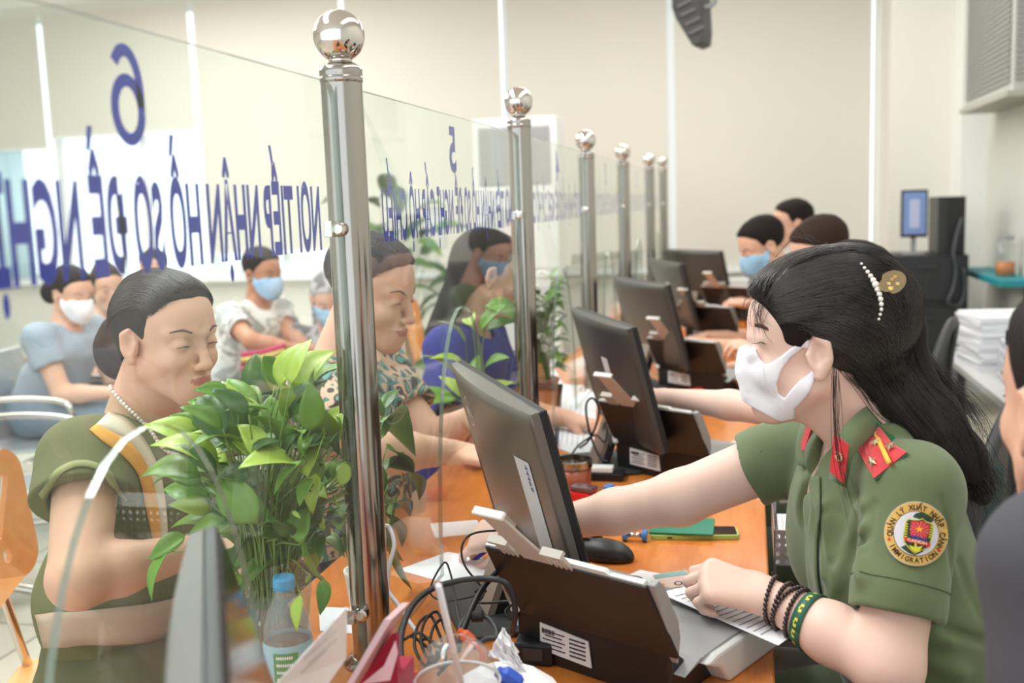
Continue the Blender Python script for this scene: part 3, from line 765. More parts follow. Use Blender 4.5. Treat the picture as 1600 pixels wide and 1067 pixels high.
    bm = NB(); prism(bm, [(a, b+.0) for a, b in rrect(.24, .17, .02)], (0, .01, .005), (1, 0, 0), (0, 1, 0), .008); obj('stand_base', bm, darkg, r, bevel=.002)
    return r
mons = [('monitor seen edge-on in the foreground beside the nearest glass screen', (-.385, .605), -60.5, False, False),
        ('large curved-back monitor with round logo and white strip, nearest the officer', (-.430, 1.620), -61.4, True, True),
        ('second monitor back, beside the second post', (-.385, 2.60), -66, True, False),
        ('third monitor back, beside the third post', (-.405, 3.79), -63, False, False),
        ('fourth monitor back, beside the fourth post', (-.40, 4.98), -70, True, False),
        ('farthest monitor back, beside the last posts', (-.33, 6.0), -48, False, False)]
for lab, loc, a, st, lg in mons: make_monitor(lab, loc, math.radians(a), st, lg)

def make_scanner(label, loc, rz, ext=True):
    r = thing('document_scanner', label, 'scanner', (loc[0], loc[1], DESK), rz, 'document scanners on the counter')
    W = .272; h = W/2
    # base block, black
    bm = NB(); prism(bm, [(-.005, 0), (.2, 0), (.2, .035), (.08, .045), (.03, .05), (-.01, .085)], (0, 0, 0), (0, 1, 0), (0, 0, 1), W-.012); obj('base', bm, blackp, r, bevel=.004)
    # back tray: leaning dark panel
    bm = NB(); b0 = V3(0, -.012, .072); t0 = V3(0, -.062, .180); upv = unit(t0-b0); hl = np.linalg.norm(t0-b0)
    prism(bm, [(-h+.012, 0), (h+.01, 0), (h+.004, hl*.5), (h-.004, hl), (-h, hl), (-h+.004, hl*.4)], b0, (1, 0, 0), upv, .006); obj('rear_tray', bm, scanblk, r, bevel=.0015)
    bm = NB(); prism(bm, [(-h, hl-.001), (h-.006, hl-.001), (h-.008, hl+.005), (h-.06, hl+.005), (h-.066, hl+.009), (-.01, hl+.009), (-.02, hl+.004), (-.062, hl+.004), (-.07, hl+.018), (-.10, hl+.018), (-.115, hl+.006), (-h, hl+.004)], b0+V3(0, .004, 0), (1, 0, 0), upv, .008)
    bmesh.ops.triangulate(bm, faces=[f for f in bm.faces if len(f.verts) > 4]); obj('tray_rim', bm, lightg, r)
    # white corner tab at the lower left
    obj('corner_tab', box(NB(), (-h+.012, -.014, .078), (.016, .012, .016)), whitep, r, bevel=.002)
    # side cheeks
    for s in (-1, 1):
        bm = NB(); prism(bm, [(-.060, .182), (-.048, .186), (-.034, .172), (-.004, .118), (.0, .094), (-.006, .06), (-.022, .09)], (s*(h+.0 if s > 0 else h-.004), 0, 0), (0, 1, 0), (0, 0, 1), .012); obj('cheek', bm, midg, r, bevel=.002)
    # front hood: rounded light grey cover
    prof = [(.035, .100), (.06, .112), (.115, .112), (.175, .104), (.22, .086), (.25, .055), (.262, .02), (.262, 0), (.09, 0), (.07, .06)]; prof = [(y*1.10, z*.46) for y, z in prof]
    bm = NB(); prism(bm, prof, (0, 0, 0), (0, 1, 0), (0, 0, 1), W+.045); obj('front_cover', bm, lightg, r, bevel=.006)
    prof2 = [(.0, .09), (.035, .116), (.115, .120), (.18, .112), (.228, .092), (.260, .058), (.272, .02), (.268, .018), (.25, .055), (.22, .086), (.175, .106), (.115, .114), (.04, .108)]; prof2 = [(y*1.10, z*.46) for y, z in prof2]
    bm = NB(); prism(bm, prof2, (0, 0, 0), (0, 1, 0), (0, 0, 1), W+.022); bmesh.ops.triangulate(bm, faces=[f for f in bm.faces if len(f.verts) > 4]); obj('lid', bm, midg, r)
    # rating label
    bm = NB(); prism(bm, [(-.085, .022), (.005, .018), (.0, .055), (-.085, .062)], (0, -.0095, 0), (1, 0, 0), (0, 0, 1), .002)
    st = obj('rating_label', bm, labelm, r)
    bm = NB()
    for k in range(5):
        z = .027+k*.006; box(bm, (-.06, -.0112, z+.0012), (.04-.01*(k % 2), .0006, .0016)); box(bm, (-.018, -.0112, z), (.028, .0006, .0022))
    for k in range(9): box(bm, (-.08+.0026*k, -.0112, .052), (.0013, .0006, .007))
    obj('label_print', bm, inkdark, st)
    if ext:
        e0 = V3(-.035, -.060, .176); uv = unit(V3(-.01, -.088, .090)); L_ = .118
        bm = NB(); prism(bm, [(-.030, -.02), (.022, -.02), (.020, .03), (.012, L_), (-.028, L_), (-.030, .04)], e0, (1, 0, 0), uv, .004); ex = obj('paper_support', bm, beige, r, bevel=.001)
        bm = NB(); prism(bm, [(-.034, L_), (.018, L_), (.018, L_+.006), (-.034, L_+.006)], e0, (1, 0, 0), uv, .012); obj('support_bar', bm, M('pale beige plastic', (224, 220, 214), .4), ex, bevel=.002)
        for x0 in (-.066, .026):
            bm = NB()
            for q in range(4): prism(bm, [(x0+q*.008, -.01), (x0+q*.008+.004, -.01), (x0+q*.008+.004, .035), (x0+q*.008, .035)], e0, (1, 0, 0), uv, .005)
            prism(bm, [(x0-.002, .035), (x0+.032, .035), (x0+.032, .041), (x0-.002, .041)], e0, (1, 0, 0), uv, .012); obj('paper_guide', bm, beige, r)
    r.scale = (1.05, 1.05, 1.05)
    return r
scn = [('nearest black and grey document scanner, in front of the officer', (-.371, 1.409), (-.130, 1.282)), ('second black and grey document scanner, beyond the outstretched arm', (-.359, 2.519), (-.130, 2.378)),
       ('third black and grey document scanner, above a red stapler', (-.356, 3.712), (-.110, 3.574)), ('fourth black and grey document scanner with a small beige paper support', (-.321, 4.876), (-.081, 4.738)), ('farthest dark document scanner, below the blue-masked officer', (-.262, 5.926), (.0, 5.793))]
for lab, a, b in scn:
    a = V3(*a); b = V3(*b); e = unit(b-a); mid = (a+b)/2; n = V3(-e[1], e[0])
    c = mid+n*.062; make_scanner(lab, c, math.atan2(e[1], e[0]), ext=True)
# ================================================================== the officer in the foreground
def person(label, loc, group=None): return thing('person', label, 'person', loc, 0, group)
def eyes(h, F, root, slot_u=.006, open_=.0034, gaze=(1, 0, -.25)):
    for q in (-1, 1):
        F.cap(h.w(.0895, q*.032-.0095, slot_u), h.w(.0895, q*.032+.0095, slot_u+.0005), open_*h.sc, None, .002, 'us'[1])
    for q in (-1, 1):
        c = h.w(.0742, q*.032, .0085); ey = obj('eye', sphere(NB(), c, .0128*h.sc, 20, 14), eyew, root, smooth=True, world=True)
        g = unit(h.f*gaze[0]+h.l*gaze[1]+h.u*gaze[2]); s_, u_ = frame_of(g)
        obj('iris', sphere(NB(), c+g*.0088*h.sc, .0056*h.sc, 14, 10), iris, ey, smooth=True, world=True)
olive = M('olive uniform cloth', (98, 112, 76), .8, bump=.12, bscale=700, var=.05, vscale=8, sheen=.2)
def officer():
    hO = at(1272, 548, D=1.55)+V3(0, .0, 0)
    h = Head(hO, (-.985, .10, -.10), (0, 0, 1), 1.0)
    T = unit((-.95, -.30, 0)); Lr = unit((-.30, .95, 0))
    shN = V3(.222, 1.462, 1.012); shF = shN+Lr*.315; MS = (shN+shF)/2
    waist = V3(.250, 1.62, .76); pelv = V3(.315, 1.65, .555)
    elN = at(1388, 1040, D=1.36); wrN = at(1200, 932, D=1.50)
    elF = at(1062, 778, D=1.80); wrF = at(806, 832, D=1.93)
    root = person('seated officer in olive green uniform, white mask and long black hair', (pelv[0], pelv[1], 0))
    # ---- body
    B = Field((-.62, 1.18, .40), (.55, 2.16, 1.36), .0034)
    h.skull(B, jaw=.87, nose=.89)
    nb = MS+T*-.01+V3(0, 0, .045)
    B.ecap(h.w(-.022, 0, -.035), nb, (.052, .054), (.060, .058), h.l, .025); B.cap(h.w(.02, 0, -.07), nb+T*.035, .03, .03, .03)
    B.ecap(MS+V3(0, 0, -.06), waist, (.145, .088), (.125, .095), Lr, .03); B.ecap(waist, pelv, (.125, .095), (.155, .12), Lr, .04)
    B.cap(shN, shF, .045, .045, .03)
    B.cap(shN, elN, .050, .043, .02); B.cap(elN, elN*.55+wrN*.45, .0425, .040, .02); B.cap(elN*.55+wrN*.45, wrN, .040, .0265, .02)
    B.ecap(shF, elF, (.052, .052), (.047, .045), (0, 0, 1), .02); B.cap(elF, elF*.62+wrF*.38, .046, .039, .02); B.cap(elF*.62+wrF*.38, wrF, .039, .025, .02)
    for s_, sh in ((0, shN), (1, shF)):
        th = pelv+Lr*(-.09 if s_ == 0 else .09); kn = th+T*.40+V3(0, 0, -.03); B.cap(th, kn, .085, .06, .03); 
    kn_hand = at(1098, 903, D=1.53); dN = unit(kn_hand-wrN)
    tN = hand(B, wrN+dN*.004, dN, (-.10, -.48, .87), True, [(.75, 1.25, .8), (.8, 1.3, .85), (.85, 1.3, .85), (.9, 1.25, .8)], .007, 1.0, .03, (.35, .5, .35), .0145)
    dF = unit(at(752, 838, D=1.965)-wrF)
    tF = hand(B, wrF+dF*.004, dF, (-.15, -.62, .77), False, [(.45, .55, .35), (.75, .8, .4), (.95, .95, .5), (1.0, 1.0, .6)], .006, .98, .02, (.25, .3, .3), .0125)
    eyes(h, B, root, .009, .003, (1, 0, -.3))
    bo = sdf_obj('body', B, [skin, lipm], root, 1, lambda P: h.lips(P).astype(int))
    # ---- uniform shirt
    S = Field((-.12, 1.26, .46), (.56, 2.02, 1.16), .0036)
    cN = shN*.36+elN*.64; cF = shF*.50+elF*.50; aN = unit(elN-shN); aF = unit(elF-shF)
    S.cap(shN, cN+aN*.04, .063, .063, .03); S.cap(shF, cF+aF*.04, .064, .066, .03)
    S.halfcut(cN+aN*.02, aN, cN-.12, cN+.12, .003); S.halfcut(cF+aF*.005, aF, cF-.11, cF+.11, .003)
    S.cap(cN-aN*.03, cN+aN*.08, .0515, .049, .002, 's'); S.cap(cF-aF*.03, cF+aF*.08, .056, .055, .002, 's')
    S.ecap(MS+V3(0, 0, -.065)+T*.004, waist, (.158, .100), (.146, .128), Lr, .02); S.ecap(waist, pelv+V3(0, 0, .03), (.146, .128), (.175, .142), Lr, .04)
    for q in (-1, 1): S.ell(MS+Lr*q*.075+T*.040+V3(0, 0, -.155), (.054, .060, .070), None, .05)
    S.ell(MS+T*-.075+V3(.01, 0, -.10), (.06, .13, .11), None, .05); S.cap(shN, shF, .060, .060, .03)
    S.ecap(MS+T*.0+V3(0, 0, .0), nb+V3(0, 0, .008), (.085, .070), (.062, .058), Lr, .035)
    # folds radiating from armpit and bust
    for a, b, r in [((1340, 800), (1300, 940), .006), ((1350, 790), (1345, 900), .006), ((1290, 790), (1290, 900), .005), ((1330, 960), (1480, 1000), .007), ((1345, 985), (1500, 1050), .007)]:
        pa, pb = S.hit(*a), S.hit(*b); S.cap(pa, pb, r*.5, r, .02)
    for a, b, r_ in [((1348, 800), (1300, 880), .006), ((1352, 835), (1315, 930), .005), ((1338, 770), (1285, 800), .005), ((1275, 800), (1290, 905), .005), ((1312, 800), (1330, 900), .004), ((1255, 700), (1262, 770), .006), ((1365, 790), (1352, 860), .004), ((1470, 780), (1488, 900), .004), ((1340, 985), (1420, 1030), .007), ((1480, 985), (1560, 1010), .006), ((1500, 880), (1530, 960), .006)]:
        pa, pb = S.hit(*a, off=.0022), S.hit(*b, off=.003); S.cap(pa, pb, r_, r_*.7, .010, 's')
    S.noise(.0030, 42, 3, [(1, 0, -.6), (.4, .6, 1), (1, .5, .3)])
    # open neck
    S.ecap(nb+V3(0, 0, -.02)+T*.02, nb+V3(0, 0, .09), (.056, .060), (.060, .072), Lr, .008, 's')
    S.cap(nb+T*.055+V3(0, 0, .03), MS+T*.105+V3(0, 0, -.10), .030, .006, .012, 's')
    sh = sdf_obj('uniform_shirt', S, olive, root, 1)
    # stitched hem line of the near sleeve
    bm = NB(); s_, u_ = frame_of(aN); c0 = cN-aN*.022
    ring = [S.snap([c0+(s_*math.cos(t)+u_*math.sin(t))*.062], .0004)[0] for t in np.linspace(0, 2*PI, 60)]
    obj('sleeve_seam', tube(bm, ring, .0009, 5), M('olive thread', (74, 88, 58), .8), root, world=True)
    # trousers
    P = Field((-.22, 1.40, .36), (.52, 1.92, .74), .006)
    P.ecap(pelv+V3(0, 0, .10), pelv, (.165, .13), (.18, .15), Lr, .03)
    for q in (-1, 1): th = pelv+Lr*.09*q; P.cap(th, th+T*.42+V3(0, 0, -.02), .10, .078, .03)
    sdf_obj('trousers', P, M('dark olive trousers', (70, 80, 56), .85), root, 1)
    # collar wings
    def leaf(name, pts, th=.003, mat=olive, div=1):
        bm = NB(); addv(bm, pts, [tuple(range(len(pts)))]); o = obj(name, bm, mat, root, world=True); m = o.modifiers.new('t', 'SOLIDIFY'); m.thickness = th; m.offset = 0
        b = o.modifiers.new('b', 'BEVEL'); b.width = .0012; b.segments = 2; return o
    def strip(name, A, Bp, mat, th=.003):
        A = _res(A, 14); Bp = _res(Bp, 14); bm = NB(); va = [bm.verts.new(tuple(p)) for p in A]; vb = [bm.verts.new(tuple(p)) for p in Bp]
        for i in range(13): bm.faces.new((va[i], va[i+1], vb[i+1], vb[i]))
        o = obj(name, bm, mat, root, smooth=True, world=True); m = o.modifiers.new('t', 'SOLIDIFY'); m.thickness = th; m.offset = 0; return o
    D1 = 1.47
    strip('collar', [at(1372, 628, D=1.53), at(1345, 640, D=1.49), at(1318, 668, D=1.465), at(1303, 700, D=1.46), at(1296, 748, D=1.47)],
          [at(1378, 668, D=1.50), at(1352, 690, D=1.455), at(1338, 705, D=1.445), at(1330, 722, D=1.44), at(1322, 762, D=1.45)], olive)
    strip('collar', [at(1300, 640, D=1.68), at(1278, 655, D=1.66), at(1268, 668, D=1.64), at(1266, 700, D=1.62), at(1272, 735, D=1.59)],
          [at(1285, 640, D=1.69), at(1262, 655, D=1.67), at(1250, 668, D=1.66), at(1244, 700, D=1.64), at(1246, 725, D=1.61)], olive)
    # placket: the overlapping front edge
    decal_band(S, [(1268, 745), (1268, 800), (1262, 860), (1268, 920), (1290, 985)], [(1284, 745), (1284, 800), (1280, 860), (1284, 920), (1304, 985)], olive, 'placket', root, .004)
    red = M('insignia red cloth', (206, 34, 44), .6, sheen=.3); gold = M('gold metal', (226, 190, 120), .28, .9); greenp = M('green piping', (28, 110, 70), .6); yel = M('yellow braid', (236, 190, 70), .6); brass = M('pale brass', (216, 198, 160), .3, .85)
    # near collar tab and badge
    def plate(name, pix, Ds, mat, th, par=root):
        bm = NB(); addv(bm, [at(x, y, D=d) for (x, y), d in zip(pix, Ds)], [tuple(range(len(pix)))]); o = obj(name, bm, mat, par, world=True); m = o.modifiers.new('t', 'SOLIDIFY'); m.thickness = th; m.offset = 0; return o
    plate('collar_tab', [(1304, 677), (1326, 695), (1319, 756), (1297, 736)], [1.45, 1.436, 1.437, 1.455], red, .003)
    def wreath(par, c, ux, uy, r):
        bm = NB(); n = unit(np.cross(ux, uy)); 
        for k in range(12):
            a = math.radians(-60+25*k); p = V3(*c)+(ux*math.sin(a)+uy*math.cos(a)*-1)*r
            sphere(bm, p, r*.30, 8, 6)
        prism(bm, star(r*.55), V3(*c), ux, uy, .002); o = obj('badge', bm, brass, par, smooth=False, world=True); return o
    ux = unit(at(1326, 695, D=1.436)-at(1304, 680, D=1.45)); uy = V3(0, 0, 1)
    wreath(root, at(1310, 713, D=1.440), ux, uy, .0055)
    plate('collar_tab', [(1262, 662), (1269, 668), (1258, 704), (1249, 704)], [1.645, 1.635, 1.62, 1.635], red, .003)
    # epaulette board lying on the shoulder seam
    q = [(1340, 700), (1340, 684), (1358, 662), (1366, 654), (1374, 656), (1417, 712), (1371, 749)]
    decal(S, [(x+(x-1378)*.07, y+(y-703)*.07) for x, y in q], greenp, 'epaulette_piping', root, .0045, 3)
    ep = decal(S, q, red, 'epaulette', root, .0062, 3)
    decal_band(S, [(1352, 668), (1372, 692), (1390, 734)][:2]+[(1391, 730)], [(1357, 665), (1377, 689), (1397, 726)], yel, 'epaulette_stripe', root, .0082, 4, 2)
    def px_frame(x, y, off):
        p = S.hit(x, y, off); n = S.grad(p[None])[0]; view = unit(CAMC-p); n = unit(n+view*.6); a = unit(np.cross(V3(0, 0, 1), n)); return p, a, np.cross(n, a), n
    def px_star(x, y, r, rot, off=.0085, mat=brass):
        p, a, b, n = px_frame(x, y, off); bm = NB(); pts = star(r, .42, 5, rot); c = bm.verts.new(tuple(p+n*r*.35)); vs = [bm.verts.new(tuple(p+a*u+b*v)) for u, v in pts]
        for i in range(10): bm.faces.new((vs[i], vs[(i+1) % 10], c))
        bm.faces.new(vs[::-1]); obj('star', bm, mat, root, world=True)
    for x, y, rt in [(1362, 683, 70), (1374, 699, 75), (1394, 705, 60), (1370, 726, 60)]: px_star(x, y, .0088, rt, .010)
    p, a, b, n = px_frame(1350, 665, .009); obj('shoulder_button', sphere(NB(), p, .0075, 18, 12), M('silver button', (214, 206, 190), .3, .8), root, smooth=True, world=True)
    # embroidered round sleeve badge
    cx_, cy_, rx, ry = 1430.5, 834, 47.5, 51
    def E_(r, n=44, a0=0): return [(cx_+rx*r*math.cos(2*PI*i/n), cy_-ry*r*math.sin(2*PI*i/n)) for i in range(n)]
    bd = decal(S, E_(1.0), M('badge beige edge', (196, 180, 150), .7), 'sleeve_badge', root, .003, 5)
    bgold = M('badge gold thread', (216, 172, 84), .65, bump=.2, bscale=900); bdark = M('badge dark thread', (52, 42, 26), .7); bw = M('badge white thread', (214, 212, 218), .7, bump=.15, bscale=900)
    def sub(poly, mat, nm, off, div=2): o = decal(S, poly, mat, nm, bd, off, div); o.modifiers[0].thickness = .0004; return o
    sub(E_(.955), bgold, 'gold_ring', .0040, 5); sub(E_(.70), bdark, 'inner_outline', .0046, 4); sub(E_(.68), bw, 'white_field', .0051, 4)
    dg = M('badge dark green', (44, 62, 40), .7); yg = M('badge yellow thread', (206, 204, 60), .6); br = M('badge red thread', (206, 44, 60), .6); orn = M('badge star orange', (250, 170, 40), .6); bb = M('badge blue', (60, 60, 140), .6)
    K = lambda pts: [(1360+x/7.1125, 760+y/7.1125) for x, y in pts]
    sub(K([(470, 340), (500, 300), (560, 285), (640, 320), (690, 360), (660, 400), (560, 370)]), dg, 'green_band', .0055); sub(K([(340, 680), (400, 650), (470, 700), (600, 680), (560, 730), (480, 770), (410, 740)]), dg, 'green_band', .0055)
    sub(K([(430, 355), (480, 370), (530, 370), (570, 350), (610, 390), (650, 400), (682, 405), (672, 500), (650, 600), (620, 680), (560, 710), (480, 755), (420, 690), (375, 630), (365, 560), (385, 450), (400, 380)]), yg, 'shield', .0060, 3)
    sub(K([(430, 372), (480, 380), (530, 380), (572, 362), (606, 400), (650, 412), (668, 420), (662, 500), (640, 600), (610, 672), (556, 700), (482, 742), (430, 684), (386, 624), (376, 560), (396, 452), (408, 392)]), dg, 'shield_field', .0064, 3)
    sub(K([(455, 385), (530, 392), (572, 378), (604, 412), (640, 420), (630, 500), (600, 580), (520, 565), (440, 550), (440, 470)]), br, 'red_field', .0068, 3)
    for k in range(14):
        a = 2*PI*k/14; c = (532, 480); e = (c[0]+95*math.cos(a), c[1]+88*math.sin(a)); t = (-math.sin(a)*5, math.cos(a)*5)
        sub(K([c, (e[0]+t[0], e[1]+t[1]), (e[0]-t[0], e[1]-t[1])]), M('badge ray', (226, 130, 120), .6), 'ray', .0072, 0)
    for x0, sl_ in ((400, 12), (650, -20)):
        for k in range(6):
            x = x0+sl_*0-k*3 if x0 < 500 else x0-k*5; y = 410+k*28
            sub(K([(x, y), (x+22, y+8), (x+18, y+22), (x-6, y+14)]), yg, 'rice_ear', .0072, 0)
    sub(K([(x, y) for x, y in star(46, .38, 5, 90, 532, 0) for y in [480-y]]), orn, 'star', .0076, 2)
    sub(K([(450, 560), (480, 545), (530, 560), (580, 580), (610, 600), (590, 612), (470, 590)]), bb, 'blue_scroll', .0075)
    sub(K([(372, 560), (400, 575), (500, 590), (600, 620), (640, 625), (628, 672), (560, 655), (450, 630), (385, 610)]), br, 'red_scroll', .0078, 3)
    sub(K([(482, 630), (500, 634), (504, 700), (560, 660), (520, 725), (482, 740), (440, 700), (424, 655), (470, 695)]), yg, 'anchor', .0080)
    def arc_text(s, a0, a1, rad, hpx, mat, inward=False, off=.0046):
        tot = len(s); out = []
        for i, ch in enumerate(s):
            if ch == ' ': continue
            a = a0+(a1-a0)*(i+.5)/tot; me = text_mesh(ch, 1.0, bold=.035); co = np.empty(len(me.vertices)*3); me.vertices.foreach_get('co', co); co = co.reshape(-1, 3)
            w_ = co[:, 0].max()+co[:, 0].min(); X = (co[:, 0]-w_/2)*hpx*.85; Yv = (co[:, 1]-.5)*hpx
            if inward: e1 = (math.sin(a), -math.cos(a)); e2 = (-math.cos(a), -math.sin(a))
            else: e1 = (math.sin(a), -math.cos(a)); e2 = (math.cos(a), math.sin(a))
            if inward: e1 = (-e1[0], -e1[1])
            ex = cx_+rx*rad*math.cos(a)+X*e1[0]+Yv*e2[0]; ey = cy_-(ry*rad*math.sin(a)+X*e1[1]+Yv*e2[1])
            P_ = np.array([S.hit(x, y, off) for x, y in zip(ex, ey)]); me.vertices.foreach_set('co', P_.astype(np.float32).ravel()); me.update(); out.append(me)
        bm = NB()
        for me in out: bm.from_mesh(me); bpy.data.meshes.remove(me)
        return obj('badge_lettering', bm, mat, bd, world=True)
    R_ = math.radians
    arc_text('QUẢN LÝ XUẤT NHẬP CẢNH', R_(186), R_(-36), .815, 8.2, bdark)
    arc_text('IMMIGRATION', R_(202), R_(318), .825, 8.2, bdark, True)
    me = text_mesh('CANDHH'[:5], 1.0, bold=.03); co = np.empty(len(me.vertices)*3); me.vertices.foreach_get('co', co); co = co.reshape(-1, 3); wd = co[:, 0].max()
    P_ = np.array([S.hit(1360+(410+x/wd*190)/7.1125, 760+(606-y*32+x/wd*42)/7.1125, .0084) for x, y in co[:, :2]]); me.vertices.foreach_set('co', P_.astype(np.float32).ravel()); me.update(); obj('badge_lettering', me, M('badge cream thread', (240, 214, 170), .6), bd, world=True)
    for x, y in ((220, 590), (738, 708)): sub(K(circle(17, 10, x, y)), br, 'dot', .0046, 0)
    # ---- hair
    H = Field((-.04, 1.40, .86), (.50, 1.78, 1.38), .003)
    E = lambda p, r, k=.015, mode='u', R=None: H.ell(h.w(*p), r, h.R if R is None else R, k, mode)
    E((-.020, 0, .060), (.110, .088, .094)); E((.026, 0, .078), (.062, .068, .056), .02); E((-.07, 0, .055), (.085, .080, .090), .03)
    Yb = .03
    def pD(x, y, d): return at(x, y, D=d)
    chain = [(1345, 555, 1.59, .048), (1372, 590, 1.59, .046), (1405, 640, 1.58, .042), (1452, 690, 1.56, .036), (1500, 738, 1.55, .024), (1535, 782, 1.54, .006)]
    for a, b in zip(chain[:-1], chain[1:]): H.ecap(pD(*a[:3]), pD(*b[:3]), (a[3]*1.9, a[3]), (b[3]*1.9, b[3]), Lr, .03)
    ch2 = [(1388, 450, 1.58, .028), (1404, 520, 1.58, .026), (1418, 590, 1.57, .026), (1458, 645, 1.56, .028), (1500, 705, 1.55, .022), (1538, 765, 1.54, .008)]
    for a, b in zip(ch2[:-1], ch2[1:]): H.ecap(pD(*a[:3]), pD(*b[:3]), (a[3]*2.2, a[3]), (b[3]*2.2, b[3]), Lr, .03)
    # hairline: clear of the face and of the ear
    H.cap(h.w(.12, 0, -.05), h.w(.085, 0, .01), .10, .075, .006, 's')
    H.ell(h.w(.090, 0, .035), (.054, .12, .053), h.R, .022, 's')
    H.ell(h.w(.045, 0, -.02), (.062, .12, .048), h.R, .008, 's')
    for q in (-1, 1): H.ell(h.w(-.006, q*.085, -.004), (.026, .03, .036), h.R, .006, 's')
    H.cap(h.w(-.01, -.085, -.03), h.w(.0, -.07, -.11), .035, .045, .006, 's')
    H.noise(.0016, 90, 5)
    hv = H.mesh(1)
    PX = lambda pts, d: [at(x, y, D=d) for x, y in pts]
    # guides run from the hairline back to the clip, from the clip down the back
    gA = [PX(p, 1.47) for p in [
        [(1205, 508), (1240, 500), (1290, 492), (1340, 480), (1380, 462)], [(1188, 470), (1225, 458), (1280, 450), (1335, 448), (1378, 446)],
        [(1183, 450), (1215, 425), (1270, 415), (1330, 420), (1374, 430)], [(1190, 446), (1215, 410), (1265, 393), (1325, 396), (1370, 415)]]]
    gT = [PX(p, d) for p, d in [([(1190, 446), (1215, 410), (1265, 393), (1325, 396), (1370, 415)], 1.50), ([(1190, 436), (1220, 400), (1268, 388), (1325, 390), (1375, 408)], 1.58), ([(1192, 440), (1222, 402), (1268, 390), (1325, 392), (1378, 410)], 1.66)]]
    gB = [PX(p, 1.47) for p in [
        [(1270, 512), (1300, 520), (1335, 560), (1375, 640), (1440, 715), (1505, 775)], [(1250, 505), (1300, 505), (1350, 540), (1395, 620), (1460, 700), (1520, 770)],
        [(1290, 490), (1345, 490), (1385, 520), (1420, 600), (1480, 680), (1535, 765)], [(1375, 440), (1395, 470), (1412, 530), (1430, 600), (1485, 670), (1540, 770)], [(1380, 425), (1412, 455), (1428, 520), (1442, 590), (1505, 665), (1548, 765)], [(1380, 410), (1425, 450), (1438, 520), (1450, 585), (1512, 655), (1550, 760)]]]
    gL = [PX(p, 1.47) for p in [[(1290, 530), (1300, 580), (1320, 640), (1350, 680), (1380, 690)], [(1300, 520), (1325, 580), (1360, 650), (1410, 705), (1470, 750)], [(1320, 540), (1360, 620), (1410, 690), (1470, 740), (1520, 780)]]]
    parts = [hv, strands(H, gA, 2400, 16, .00055, (.0003, .003), .003, 1), strands(H, gT, 2200, 14, .00055, (.0003, .003), .012, 2), strands(H, gB, 3000, 20, .0006, (.0005, .005), .005, 3), strands(H, gL, 700, 16, .0006, (.0003, .004), .004, 4)]
    # loose tips and wisps in front of the forehead and beside the neck
    parts.append(strands(None, [PX([(1200, 455), (1182, 448), (1168, 462), (1158, 500)], 1.53), PX([(1200, 470), (1185, 470), (1176, 490), (1186, 520)], 1.52), PX([(1205, 480), (1192, 480), (1186, 500), (1200, 525)], 1.51)], 46, 10, .0003, jit=.005, seed=6, snapit=0, wild=.006))
    parts.append(strands(None, [PX([(1298, 560), (1298, 640), (1305, 720), (1330, 800), (1345, 860)], 1.42), PX([(1310, 570), (1312, 640), (1310, 700), (1314, 730)], 1.42)], 16, 14, .0004, jit=.002, seed=7, snapit=0, wild=.006))
    parts.append(strands(None, [PX([(1470, 690), (1500, 740), (1520, 780), (1530, 800)], 1.52), PX([(1510, 700), (1545, 740), (1556, 760), (1568, 768)], 1.52)], 260, 12, .0005, jit=.008, seed=8, snapit=0, wild=.012))
    parts.append(strands(None, [PX([(1430, 540), (1460, 590), (1500, 620), (1520, 650)], 1.54), PX([(1440, 560), (1480, 600), (1530, 660), (1550, 720)], 1.54)], 90, 12, .0004, jit=.006, seed=9, snapit=0, wild=.01))
    V, F_ = join_vf(parts); mi = np.zeros(len(F_), int); mi[:len(parts[0][1])] = 1; np_mesh('hair', V, F_, blackhair, root, mi)
    # ---- mask
    C_ = lambda pts: [(1120+x/2.964, 360+y/2.964) for x, y in pts]
    def fu(pts, l=-.06):
        out = []
        for x, y in pts:
            d = unit(CAMR @ V3(x-800, 533.5-y, -_f)); o_ = h.w(0, l, 0); t = ((o_-CAMC)@h.l)/(d@h.l); q = h.loc(CAMC+d*t); out.append((q[0], q[2]))
        return out
    outer = fu(C_([(176, 552), (196, 598), (226, 624), (262, 606), (300, 580), (360, 530), (412, 494), (430, 500), (470, 560), (486, 630), (470, 652), (432, 740), (392, 795), (358, 830), (358, 888), (292, 902), (200, 856), (146, 766), (132, 620), (150, 568)]))
    outer = [(f+.05 if f > .088 else f, u) for f, u in outer]
    hole = fu(C_([(398, 540), (340, 590), (300, 645), (277, 710), (284, 758), (312, 780), (345, 735), (385, 690), (440, 652), (436, 600), (420, 540)]))
    K_ = Field(h.O-.15, h.O+.15, .0022); h.skull(K_, ears=False, jaw=.87, nose=.90)
    for a, b, ra, rb in [((.082, 0, .008), (.091, 0, -.022), .009, .011), ((.091, 0, -.022), (.082, 0, -.055), .013, .019), ((.082, 0, -.055), (.068, 0, -.084), .019, .022)]: K_.cap(h.w(*a), h.w(*b), ra, rb, .022)
    K_.ell(h.w(.078, 0, -.014), (.024, .028, .028), h.R, .03); K_.ell(h.w(.088, 0, .004), (.010, .012, .014), h.R, .02)
    K_.D -= .0044; K2 = K_.D.copy()
    po, ph_ = poly_sdf(outer), poly_sdf(hole)
    def reg(X, Y, Z):
        f, l, u = h.lg(X, Y, Z); return np.maximum(po(f, u), -ph_(f, u))
    K_.inter(reg, .001)
    sdf_obj('face_mask', K_, maskw, root, 1)
    # seam down the middle of the mask side
    K_.D = K2
    obj('mask_seam', tube(NB(), [K_.hit(*p, off=.0008) for p in C_([(214, 625), (222, 680), (260, 760), (300, 820), (345, 862)])], .0006, 5, 5), maskw, root, world=True)
